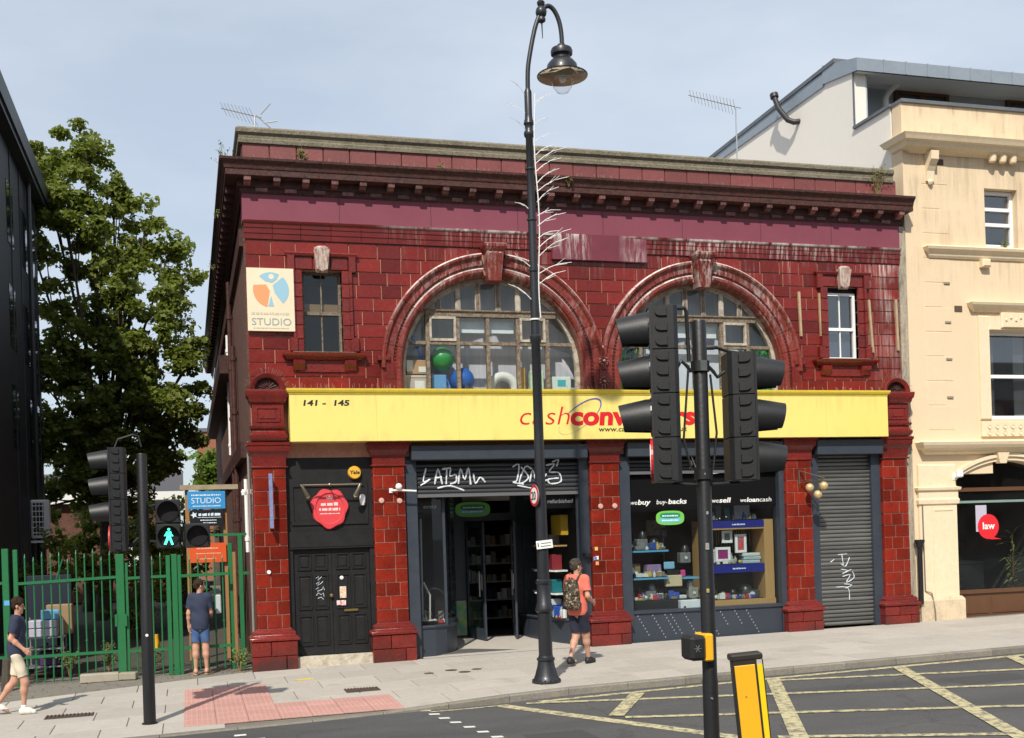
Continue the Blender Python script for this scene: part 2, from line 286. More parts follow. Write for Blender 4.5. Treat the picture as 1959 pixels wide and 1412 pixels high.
def text(body, size, loc, mat, parent, name='lettering', shear=0.0, bold=0.0, width=None, rot=(math.pi / 2, 0, 0), align='LEFT', depth=0.0015, space=1.0):
    cu = bpy.data.curves.new(name, 'FONT'); cu.body = body; cu.size = size; cu.shear = shear; cu.offset = bold; cu.extrude = depth; cu.align_x = align; cu.space_character = space; cu.resolution_u = 4
    ob = bpy.data.objects.new(name, cu); COL.objects.link(ob)
    dg = bpy.context.evaluated_depsgraph_get(); dg.update()
    me = bpy.data.meshes.new_from_object(ob.evaluated_get(dg)); bpy.data.objects.remove(ob); bpy.data.curves.remove(cu)
    if width and me.vertices:
        xs = [v.co.x for v in me.vertices]; k = width / (max(xs) - min(xs)); x0 = min(xs) if align == 'LEFT' else 0
        for v in me.vertices: v.co.x = (v.co.x - x0) * k + (0 if align == 'LEFT' else 0)
    me.materials.clear(); me.materials.append(mat)
    return put(name, me, parent, loc, rot)
def GZ(x, y): return 0.011 * x + 0.015 * y              # the pavement climbs gently to the right and falls to the kerb
TILT = Matrix(((1, 0, 0), (0, 1, 0), (0.011, 0.015, 1)))
# ================================================================ GROUND
def tracks(nt, c, geo):
    N = nt.nodes; L = nt.links
    mp = N.new('ShaderNodeMapping'); mp.inputs['Scale'].default_value = (.10, 1.0, 1); mp.inputs['Rotation'].default_value = (0, 0, -.02); L.new(geo.outputs['Position'], mp.inputs['Vector'])
    n = N.new('ShaderNodeTexNoise'); n.inputs['Scale'].default_value = 1.0; n.inputs['Detail'].default_value = 6; L.new(mp.outputs[0], n.inputs['Vector'])
    r = N.new('ShaderNodeMapRange'); r.inputs[1].default_value = .46; r.inputs[2].default_value = .66; r.inputs[4].default_value = .6; L.new(n.outputs[0], r.inputs[0])
    x = N.new('ShaderNodeMixRGB'); L.new(r.outputs[0], x.inputs[0]); L.new(c, x.inputs[1]); x.inputs[2].default_value = (0.045, 0.045, 0.047, 1); c = x.outputs[0]
    v = N.new('ShaderNodeTexVoronoi'); v.feature = 'DISTANCE_TO_EDGE'; v.inputs['Scale'].default_value = .55; w = N.new('ShaderNodeTexNoise'); w.inputs['Scale'].default_value = 2.2; w.inputs['Detail'].default_value = 5; L.new(geo.outputs['Position'], w.inputs['Vector'])
    mx = N.new('ShaderNodeMixRGB'); mx.inputs[0].default_value = .35; L.new(geo.outputs['Position'], mx.inputs[1]); L.new(w.outputs['Color'], mx.inputs[2]); L.new(mx.outputs[0], v.inputs['Vector'])
    r = N.new('ShaderNodeMapRange'); r.inputs[1].default_value = .008; r.inputs[2].default_value = .002; r.inputs[4].default_value = .35; L.new(v.outputs['Distance'], r.inputs[0])
    x = N.new('ShaderNodeMixRGB'); L.new(r.outputs[0], x.inputs[0]); L.new(c, x.inputs[1]); x.inputs[2].default_value = (0.025, 0.025, 0.025, 1); return x.outputs[0]
ASPH = M('worn_asphalt', (0.078, 0.077, 0.077, 1), rough=0.9, extra=tracks, noise=[(0.35, .5, (0.058, 0.058, 0.06, 1)), (4, .35, (0.098, 0.096, 0.092, 1)), (55, .6, (0.135, 0.131, 0.125, 1)), (26, .3, (0.04, 0.04, 0.042, 1)), (1.1, .3, (.05, .05, .052, 1))], bump=(70, .8))
ALLEY = M('old_footway_asphalt', (0.20, 0.185, 0.16, 1), rough=0.95, noise=[(1.2, .6, (0.13, 0.12, 0.10, 1)), (8, .5, (0.26, 0.23, 0.18, 1)), (70, .5, (0.09, 0.085, 0.075, 1))], bump=(60, .6))
def gum(nt, c, geo):
    N = nt.nodes; L = nt.links
    for sc, lim, am in ((5.0, .085, .55), (11.0, .10, .4)):
        v = N.new('ShaderNodeTexVoronoi'); v.inputs['Scale'].default_value = sc; L.new(geo.outputs['Position'], v.inputs['Vector'])
        r = N.new('ShaderNodeMapRange'); r.inputs[1].default_value = lim; r.inputs[2].default_value = lim * .6; r.inputs[4].default_value = am; L.new(v.outputs['Distance'], r.inputs[0])
        x = N.new('ShaderNodeMixRGB'); L.new(r.outputs[0], x.inputs[0]); L.new(c, x.inputs[1]); x.inputs[2].default_value = (0.14, 0.13, 0.12, 1); c = x.outputs[0]
    n = N.new('ShaderNodeTexNoise'); n.inputs['Scale'].default_value = 1.1; n.inputs['Detail'].default_value = 8; n.inputs['Roughness'].default_value = .7; L.new(geo.outputs['Position'], n.inputs['Vector'])
    r = N.new('ShaderNodeMapRange'); r.inputs[1].default_value = .56; r.inputs[2].default_value = .74; r.inputs[4].default_value = .55; L.new(n.outputs[0], r.inputs[0])
    x = N.new('ShaderNodeMixRGB'); L.new(r.outputs[0], x.inputs[0]); L.new(c, x.inputs[1]); x.inputs[2].default_value = (0.22, 0.205, 0.18, 1); return x.outputs[0]
SLAB = M('concrete_paving_slab', (0.43, 0.395, 0.345, 1), rough=0.9, ovar=0.075, extra=gum, noise=[(0.45, .45, (0.33, 0.31, 0.275, 1)), (3, .35, (0.45, 0.425, 0.385, 1)), (14, .3, (0.27, 0.25, 0.22, 1)), (90, .3, (0.30, 0.285, 0.26, 1))], bump=(60, .25))
KERBM = M('granite_kerb', (0.185, 0.17, 0.15, 1), rough=0.9, ovar=0.14, noise=[(2, .6, (0.10, 0.092, 0.082, 1)), (30, .5, (0.26, 0.24, 0.21, 1)), (7, .15, (0.4, 0.34, 0.14, 1))], bump=(40, .4))
TACT = M('buff_red_tactile_slab', (0.45, 0.25, 0.215, 1), rough=0.9, ovar=0.07, noise=[(2.0, .5, (0.36, 0.19, 0.16, 1)), (40, .3, (0.50, 0.29, 0.25, 1))], bump=(70, .25))
BED = M('sandy_joint_bed', (0.165, 0.15, 0.125, 1), rough=1.0, noise=[(9, .5, (0.10, 0.09, 0.075, 1))])
def worn(nt, c, geo):
    N = nt.nodes; L = nt.links; n = N.new('ShaderNodeTexNoise'); n.inputs['Scale'].default_value = 11; n.inputs['Detail'].default_value = 8; n.inputs['Roughness'].default_value = .7
    L.new(geo.outputs['Position'], n.inputs['Vector']); r = N.new('ShaderNodeMapRange'); r.inputs[1].default_value = .45; r.inputs[2].default_value = .62; r.inputs[4].default_value = .95; L.new(n.outputs[0], r.inputs[0])
    x = N.new('ShaderNodeMixRGB'); L.new(r.outputs[0], x.inputs[0]); L.new(c, x.inputs[1]); x.inputs[2].default_value = (0.10, 0.10, 0.095, 1); return x.outputs[0]
YLINE = M('faded_yellow_road_paint', (0.50, 0.44, 0.25, 1), rough=0.85, noise=[(2, .4, (0.42, 0.385, 0.23, 1))], bump=(90, .3), extra=worn)
WLINE = M('white_road_stud', (0.62, 0.60, 0.56, 1), rough=0.8)
IRON = M('rusty_iron_grate', (0.085, 0.065, 0.055, 1), rough=0.8, metal=.3, noise=[(12, .6, (0.14, 0.08, 0.05, 1))])
SOIL = M('dark_ground', (0.10, 0.095, 0.08, 1), rough=1, noise=[(0.3, .6, (0.07, 0.07, 0.055, 1)), (5, .5, (0.14, 0.12, 0.09, 1))], bump=(20, .5))
KP = [(-60, -7.2), (-8, -5.7), (-1.66, -5.45), (1.0, -5.25), (1.96, -5.0), (2.6, -4.74), (4.0, -4.49), (7.3, -4.32), (12.0, -4.18), (20, -3.95), (60, -2.9)]
def KY(x): return float(np.interp(x, [p[0] for p in KP], [p[1] for p in KP]))
def RD(x): return float(np.interp(x, [1.2, 2.9], [0.018, 0.10]))
g = MB(); xs = [-300, -60, -20, 0, 20, 60, 300]; ys = [-300, -60, -22, 0, 30, 100, 400]
for i in range(6):
    for j in range(6):
        p = [(xs[i], ys[j]), (xs[i + 1], ys[j]), (xs[i + 1], ys[j + 1]), (xs[i], ys[j + 1])]
        g.quad(*[(x, y, 0.011 * max(-60, min(60, x)) + 0.015 * max(-22, min(0, y)) - 0.32) for x, y in p])
struct(g.build('ground', SOIL))
rd = MB(); xs = list(np.arange(-60, 61, 2.0)) + [1.0, 1.2, 1.6, 2.4, 2.9, 3.3]; xs = sorted(set(round(float(x), 3) for x in xs))
for a, b in zip(xs[:-1], xs[1:]):
    for fr0, fr1 in ((0, .35), (.35, 1)):
        q = []
        for x, fr in ((a, fr1), (b, fr1), (b, fr0), (a, fr0)):
            y = KY(x) + 0.02 + (-34 - KY(x)) * fr; q.append((x, y, GZ(x, max(y, -22)) - RD(x)))
        rd.quad(*q)
road = struct(rd.build('road', ASPH))
def RZ(x, y): return GZ(x, y) - RD(x)
def strip(name, p, q, w, mat=YLINE, lift=.004, w2=None):
    p = Vector(p); q = Vector(q); d = (q - p); n = Vector((-d.y, d.x)).normalized(); m = MB(); k = max(1, int(d.length / .5)); w2 = w2 or w
    for i in range(k):
        a = p + d * (i / k); b = p + d * ((i + 1) / k); wa = w + (w2 - w) * i / k; wb = w + (w2 - w) * (i + 1) / k
        m.quad(*[(v.x, v.y, RZ(v.x, v.y) + lift) for v in (a - n * wa / 2, b - n * wb / 2, b + n * wb / 2, a + n * wa / 2)])
    return m.build(name, mat, road)
strip('box_junction_line', (2.95, -4.86), (5.6, -9.55), .2)
strip('box_junction_line', (3.5, -4.79), (7.1, -4.56), .12, lift=.0045); strip('box_junction_line', (7.1, -4.56), (13.5, -4.36), .14, lift=.0045)
strip('box_junction_line', (3.3, -4.85), (9.85, -6.73), .13, lift=.008); strip('box_junction_line', (9.85, -6.73), (14, -7.9), .13, lift=.008)
strip('box_junction_line', (7.12, -4.75), (10.78, -5.63), .13, lift=.008); strip('box_junction_line', (10.78, -5.63), (15, -6.65), .13, lift=.008)
strip('box_junction_line', (4.12, -6.43), (8.76, -8.01), .13, lift=.008); strip('box_junction_line', (8.76, -8.01), (13, -9.4), .13, lift=.008)
strip('box_junction_line', (5.2, -8.32), (9.5, -10.15), .13, lift=.008)
strip('box_junction_line', (4.95, -4.82), (4.05, -6.3), .2, lift=.012)
strip('box_junction_line', (7.19, -4.62), (5.32, -8.6), .2, lift=.012)
strip('box_junction_line', (9.4, -4.53), (7.3, -9.9), .2, lift=.012)
strip('box_junction_line', (11.55, -4.42), (8.9, -10.4), .2, lift=.012)
for (x0, x1, y0, y1) in ((9.2, 10.4, -6.4, -5.75), (2.6, 3.4, -7.6, -6.9)):
    m = MB(); m.quad(*[(x, y, RZ(x, y) + .002) for x, y in ((x0, y0), (x1, y0 + .08), (x1 - .03, y1), (x0 + .02, y1 - .05))]); m.build('tarmac_patch', M('newer_tarmac', (.045, .045, .047, 1), rough=.9, noise=[(80, .5, (.08, .08, .078, 1))], bump=(120, .5)), road)
strip('kerb_line', (1.9, -5.12), (3.05, -4.82), .06)
for px, py in ((1.86, -4.99), (1.92, -5.30), (1.98, -5.62), (2.05, -5.95), (2.14, -6.3), (2.22, -6.65), (2.3, -7.0)):
    strip('crossing_stud', (px - .07, py), (px + .07, py), .1, WLINE)
for px, py in ((-0.55, -5.75), (-0.35, -6.1)): strip('crossing_stud', (px - .07, py), (px + .07, py), .1, WLINE)
# footway bed, slabs, kerb
pave = MB(); xs = list(np.arange(-40, 41, 1.0))
for a, b in zip(xs[:-1], xs[1:]):
    pave.quad(*[(x, y, GZ(x, min(y, .0)) - .012) for x, y in ((a, KY(a) + .1), (b, KY(b) + .1), (b, .9 if b > 0 else .6), (a, .9 if b > 0 else .6))])
pavement = struct(pave.build('pavement', BED))
def yback(x): return -0.12 if x > -0.1 else max(-0.13 + 0.385 * (x + 0.13), -4.2)
def slabpoly(name, pts, mat, parent, top=0.0, th=.03, c=.006):
    n = len(pts); cx = sum(p[0] for p in pts) / n; cy = sum(p[1] for p in pts) / n; m = MB(); V = []
    for x, y in pts: V.append((x, y, GZ(x, y) + top - th))
    for x, y in pts: V.append((x, y, GZ(x, y) + top - c))
    for x, y in pts:
        d = math.hypot(x - cx, y - cy); k = c * 1.4 / d; X, Y = x + (cx - x) * k, y + (cy - y) * k; V.append((X, Y, GZ(X, Y) + top))
    F_ = [tuple(2 * n + i for i in range(n))]
    for i in range(n):
        j = (i + 1) % n; F_ += [(i, j, n + j, n + i), (n + i, n + j, 2 * n + j, 2 * n + i)]
    m.add(V, F_); return m.build(name, mat, parent)
TX0, TX1, TX2 = -1.2, 0.0, 1.8
rows = 6
for r in range(rows):
    x = -6.4 + (0.45 if r % 2 else 0)
    while x < 17.5:
        w = 0.9 if r != rows - 1 else 0.75
        x0, x1 = x + .005, x + w - .005
        f0, f1 = r / rows, (r + 1) / rows
        pts = []
        for X, f in ((x0, f1), (x1, f1), (x1, f0), (x0, f0)):
            yb = yback(X); yk = KY(X) + .165; Y = yb + (yk - yb) * f + (-.004 if f == f0 else .004); pts.append((X, Y))
        x += w
        def inz(p): return (TX0 < p[0] < TX1 and p[1] < -1.75) or (TX1 <= p[0] < TX2 and p[1] < -3.95)
        if all(inz(p) for p in pts): continue
        slabpoly('paving_slab', pts, SLAB, pavement)
m = MB(); m.rbox(-.198, .198, -.198, .198, -.02, .0, .004)
for i in range(6):
    for j in range(6):
        cx, cy = -.165 + .066 * i, -.165 + .066 * j
        m.lathe((cx, cy, -.001), [(.016, 0), (.012, .005)], 6)
tme = m.mesh('tactile_tile'); tme.materials.append(TACT)
for i in range(8):
    for j in range(9):
        x, y = TX0 + .2 + .4 * i, -1.95 - .4 * j
        if x > TX2 or y < KY(x) + .165 + .15: continue
        if x > TX1 and y > -3.95: continue
        o = put('tactile_tile', tme, pavement); o.matrix_basis = Matrix.Translation((x, y, GZ(x, y) + .012)) @ TILT.to_4x4(); child(o, pavement)
x = -7.0
while x < 18:
    L_ = .92; x0, x1 = x + .004, x + L_ - .004; m = MB(); V = []
    for X in (x0, x1):
        yf = KY(X); up = GZ(X, yf)
        for (dy, z) in ((0.155, up - .2), (0.155, up + .001), (.02, up + .001), (.004, up - .014), (0, up - .2)): V.append((X, yf + dy, z))
    m.add(V, [(0, 1, 2, 3, 4)[::-1], (5, 6, 7, 8, 9)] + [(i, (i + 1) % 5, (i + 1) % 5 + 5, i + 5) for i in range(5)])
    m.build('kerb_stone', KERBM, pavement); x += L_
# asphalt margin and alley floor behind the slabs on the left
al = MB(); xs = [-40, -9, -6, -4, -2, -1, -.1, .0]
for a, b in zip(xs[:-1], xs[1:]):
    al.quad(*[(x, y, GZ(x, min(y, 0)) - .006) for x, y in ((a, yback(a) - .02), (b, yback(b) - .02), (b, 1.0), (a, 1.0))])
struct(al.build('alley_path', ALLEY))
al = MB(); al.quad((-6, .95, -.075), (.2, .95, -.008), (.2, 34, -.008), (-6, 34, -.075)); struct(al.build('yard_ground', M('shade_darkened_yard_soil', (.055, .05, .04, 1), rough=1, noise=[(3, .6, (.085, .075, .055, 1)), (20, .5, (.035, .035, .025, 1))], bump=(20, .6))))  # shadow behind the fence is put into the dark soil colour
def grate(name, label, x, y, w, d, rz):
    t = thing(name, label, 'drain cover', (x, y, GZ(x, y)))
    f = MB(); z = GZ(x, y) + .004
    f.box(x - w / 2, x + w / 2, y - d / 2, y + d / 2, z - .003, z + .001).build('frame', IRON, t)
    n = int(w / .045)
    b = MB()
    for i in range(n):
        X = x - w / 2 + .02 + i * (w - .04) / (n - 1); b.box(X - .011, X + .011, y - d / 2 + .02, y + d / 2 - .02, z + .0015, z + .012)
    b.build('bars', IRON, t)
grate('drain_grate', 'long rusty iron grate in the slabs near the walking man', -2.69, -3.32, .62, .30, 0)
grate('drain_grate', 'small rusty iron cover in the pavement below the black double door', 1.31, -3.1, .5, .36, 0)
for (x, y, s_) in ((2.55, -1.95, .16), (2.95, -1.8, .2), (3.35, -1.9, .17), (3.1, -2.1, .2)):
    m = MB(); m.lathe((x, y, GZ(x, y) + .001), [(s_ * .5, 0), (s_ * .5, .004), (s_ * .42, .006)], 14)
    tag(m.build('utility_cover', IRON), {2.55: 'leftmost', 2.95: 'farthest', 3.35: 'rightmost', 3.1: 'nearest'}[x] + ' of four small round covers in the pavement before the shop entrance', 'cover', 'round covers before the entrance')
m = MB(); m.box(-.14, .14, -.05, .05, 0, .006)
o = put('paint_mark', m.mesh('paint_mark'), None, (.62, -1.55, GZ(.62, -1.55) + .001), (0, 0, R(12))); o.data.materials.append(YELLOWT); child(o, pavement)

# ================================================================ RED TILED BUILDING
BX0, BX1 = 0.0, 12.82
AC = [(4.34, 5.15), (8.44, 5.15)]; RIN, ROUT = 1.68, 2.08
PIERS = [(0.0, .56), (2.04, 2.61), (6.06, 6.64), (10.09, 10.65), (12.24, 12.82)]
bld = thing('tiled_building', 'two storey oxblood tiled building with two big arched windows', 'building', (6.41, 0, .07))
# --- backing wall (grout) with arch and window openings
SW = [(0.94, 1.62), (11.17, 11.85)]; SWZ = (5.40, 6.84)
bk = MB(); Y0, Y1 = 0.0, .32; RB = RIN + .015
cols = sorted(set([BX0 + .01, BX1 - .01] + [e for w in SW for e in w] + [c[0] + RB * math.cos(math.pi * k / 20) for c in AC for k in range(21)]))
for a, b in zip(cols[:-1], cols[1:]):
    mid = (a + b) / 2; zt = 7.64; done = False
    for cx, cz in AC:
        if abs(mid - cx) < RB:
            za = cz + math.sqrt(max(0, RB ** 2 - (a - cx) ** 2)); zb = cz + math.sqrt(max(0, RB ** 2 - (b - cx) ** 2))
            bk.add([(a, Y0, za), (b, Y0, zb), (b, Y0, zt), (a, Y0, zt), (a, Y1, za), (b, Y1, zb)], [(0, 1, 2, 3), (0, 4, 5, 1)])
            bk.quad((a, Y0, 3.6), (b, Y0, 3.6), (b, Y0, 4.7), (a, Y0, 4.7)); done = True
    for w in SW:
        if w[0] < mid < w[1]:
            bk.quad((a, Y0, 3.6), (b, Y0, 3.6), (b, Y0, SWZ[0]), (a, Y0, SWZ[0])); bk.quad((a, Y0, SWZ[1]), (b, Y0, SWZ[1]), (b, Y0, zt), (a, Y0, zt))
            bk.quad((a, Y0, SWZ[0]), (b, Y0, SWZ[0]), (b, Y1, SWZ[0]), (a, Y1, SWZ[0])); bk.quad((a, Y0, SWZ[1]), (a, Y1, SWZ[1]), (b, Y1, SWZ[1]), (b, Y0, SWZ[1])); done = True
    if not done: bk.quad((a, Y0, 3.6), (b, Y0, 3.6), (b, Y0, zt), (a, Y0, zt))
for w in SW:
    for x in w: bk.quad((x, Y0, SWZ[0]), (x, Y1, SWZ[0]), (x, Y1, SWZ[1]), (x, Y0, SWZ[1]))
for cx, cz in AC:
    for x in (cx - RB, cx + RB): bk.quad((x, Y0, 4.7), (x, Y1, 4.7), (x, Y1, cz), (x, Y0, cz))
wall = bk.build('front_wall', GROUT, bld)
def clip(poly, n, d):
    out = []
    for i in range(len(poly)):
        p, q = poly[i], poly[(i + 1) % len(poly)]; a = p[0] * n[0] + p[1] * n[1] - d; b = q[0] * n[0] + q[1] * n[1] - d
        if a >= 0: out.append(p)
        if (a >= 0) != (b >= 0): t = a / (a - b); out.append((p[0] + (q[0] - p[0]) * t, p[1] + (q[1] - p[1]) * t))
    return out
GAP = .0085
CZ = [4.74, 4.99, 5.23, 5.46, 5.69, 5.92, 6.15, 6.38, 6.61, 6.83, 7.07, 7.335]
rnd = random.Random(3)
for k in range(len(CZ) - 1):
    z0, z1 = CZ[k] + GAP, CZ[k + 1] - GAP
    x = BX0 + .0; first = True
    while x < BX1 - .05:
        w = rnd.choice((.36, .42, .44, .5)); 
        if first and k % 2: w *= .55
        first = False
        if BX1 - (x + w) < .2: w = BX1 - x
        segs = [(x + GAP, x + w - GAP)]
        x += w
        for cut in ((.80, 1.76), (11.03, 11.99)):          # window surrounds
            if z1 > 5.3 and z0 < 7.0:
                ns = []
                for a, b in segs:
                    if b < cut[0] or a > cut[1]: ns.append((a, b)); continue
                    if a < cut[0]: ns.append((a, cut[0]))
                    if b > cut[1]: ns.append((cut[1], b))
                segs = ns
        for a, b in segs:
            if b - a < .06: continue
            poly = [(a, z0), (b, z0), (b, z1), (a, z1)]
            for cx, cz in AC:
                mx, mz = (a + b) / 2, max((z0 + z1) / 2, cz)
                d = math.hypot(mx - cx, mz - cz)
                if d < 1.45 + (.0 if mz > cz + .3 else .15): poly = []; break
                n_ = ((mx - cx) / d, (mz - cz) / d)
                if d < 2.6: poly = clip(poly, n_, n_[0] * cx + n_[1] * cz + 1.93)
                if not poly: break
            if len(poly) < 3: continue
            ar = abs(sum(poly[i][0] * poly[(i + 1) % len(poly)][1] - poly[(i + 1) % len(poly)][0] * poly[i][1] for i in range(len(poly)))) / 2
            if ar < .004: continue
            m = MB(); m.prism(poly, -.016 - rnd.random() * .004, .0, .006); m.build('tile', TILEU, wall)
# --- architrave blocks, frieze, patch board
x = -.02; ax = []
while x < BX1:
    w = rnd.choice((.44, .48, .52)); ax.append((x, min(x + w, BX1 + .02))); x += w
frz = MB(); frz.box(-.03, BX1 + .03, -.03, .3, 7.645, 8.12)
frieze = frz.build('frieze', FRIEZE, bld)
arc = MB(); arc.box(0.0, BX1, -.012, .2, 7.338, 7.64); archi = arc.build('architrave', GROUT, bld)
for a, b in ax:
    if a > 5.45 and b < 7.4: continue
    pr = [(-.01, 7.34), (-.045, 7.34), (-.05, 7.43), (-.062, 7.435), (-.066, 7.52), (-.078, 7.525), (-.082, 7.585), (-.11, 7.61), (-.12, 7.64), (-.01, 7.64)]
    m = MB(); V = [(a + .004, y, z) for y, z in pr] + [(b - .004, y, z) for y, z in pr]; n = len(pr)
    m.add(V, [tuple(range(n)), tuple(range(2 * n - 1, n - 1, -1))] + [(i, i + n, (i + 1) % n + n, (i + 1) % n) for i in range(n)])
    m.build('architrave_block', ARCHI, archi)
m = MB(); m.box(5.47, 7.33, -.10, -.0, 7.17, 7.642); m.build('patch_board', PATCH, bld)
m = MB()
for xx in (1.62, 3.24, 4.85, 6.5, 8.1, 9.75, 11.3): m.box(xx - .004, xx + .004, -.0325, -.029, 7.65, 8.1)
m.build('frieze_joint', CORN, frieze)
# --- cornice: front and both returns, mitred
def cornice(prof, x0, x1, yb, name, mat, parent, right=.18):
    """prof [(out, z)]: runs along the left flank, the front and a short right return"""
    m = MB(); V = []; n = len(prof)
    for (px, py, sx, sy) in ((x0, yb, 1, 0), (x0, 0, 1, 1), (x1, 0, -1, 1), (x1, .35, -1, 0)):
        for o, z in prof:
            oo = min(o, right) if px == x1 else o
            V.append((px - oo * sx, py - o * sy, z))
    F_ = []
    for s_ in range(3):
        for i in range(n - 1): F_.append((s_ * n + i, s_ * n + i + 1, s_ * n + n + i + 1, s_ * n + n + i)[::-1])
    m.add(V, F_); return m.build(name, mat, parent)
CPROF = [(.03, 8.10), (.06, 8.13), (.06, 8.20), (.10, 8.205), (.10, 8.33), (.30, 8.34), (.30, 8.44), (.315, 8.445), (.325, 8.49), (.345, 8.52), (.39, 8.57), (.395, 8.61), (.0, 8.66)]
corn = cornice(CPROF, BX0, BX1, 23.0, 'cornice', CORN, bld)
mm = MB(); V_ = [(-.05, 0, 8.215), (.05, 0, 8.215)]
pr = [(-.1, 8.335), (-.1, 8.215), (-.17, 8.225), (-.22, 8.26), (-.275, 8.265), (-.28, 8.335)]
V_ = [(-.058, y, z) for y, z in pr] + [(.058, y, z) for y, z in pr]; n = len(pr)
mm.add(V_, [tuple(range(n)), tuple(range(2 * n - 1, n - 1, -1))] + [(i, i + n, (i + 1) % n + n, (i + 1) % n) for i in range(n)])
mme = mm.mesh('modillion'); mme.materials.append(MODI)
for i in range(27): put('modillion', mme, corn, (.06 + i * .4885, 0, 0))
dm = MB(); dm.box(-.1, .1, -.085, -.055, 8.135, 8.197); dme = dm.mesh('dentil_panel'); dme.materials.append(MODI)
for i in range(26): put('dentil_panel', dme, corn, (.06 + (i + .5) * .4885, 0, 0))
sm_ = MB()
for i in range(44):
    y = .4 + i * .51; sm_.box(-.28, -.09, y - .058, y + .058, 8.215, 8.335)
o = sm_.build('flank_modillions', CORN, corn); o['kind'] = 'stuff'
# --- parapet and coping
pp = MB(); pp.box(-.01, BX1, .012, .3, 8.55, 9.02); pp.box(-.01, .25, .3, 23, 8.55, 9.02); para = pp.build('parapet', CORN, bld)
for i in range(28):
    a, b = i * BX1 / 28 + .006, (i + 1) * BX1 / 28 - .006
    m = MB(); m.cbox(a, b, -.012 - rnd.random() * .006, .01, 8.62, 8.985, .008); m.build('parapet_panel', PARA, para)
CP = [(.0, 8.96), (.05, 8.97), (.055, 9.03), (.04, 9.05), (.045, 9.10), (.085, 9.14), (.09, 9.2), (.06, 9.235), (-.25, 9.25)]
cop = cornice(CP, BX0 - .01, BX1 - .1, 23, 'coping', COPING, bld, .02)
spk = MB()
for i in range(240):
    x = rnd.random() * 12.4 + .2; h = .05 + rnd.random() * .07
    if math.sin(x * 2.1) + math.sin(x * 5.3) < -.4: continue
    spk.tube([(x, -.1, 8.64), (x + rnd.uniform(-.02, .02), -.12, 8.64 + h)], .0022, 3)
o = spk.build('bird_spikes', M('steel_wire', (.4, .38, .35, 1), rough=.5, metal=.5), para); o['kind'] = 'stuff'
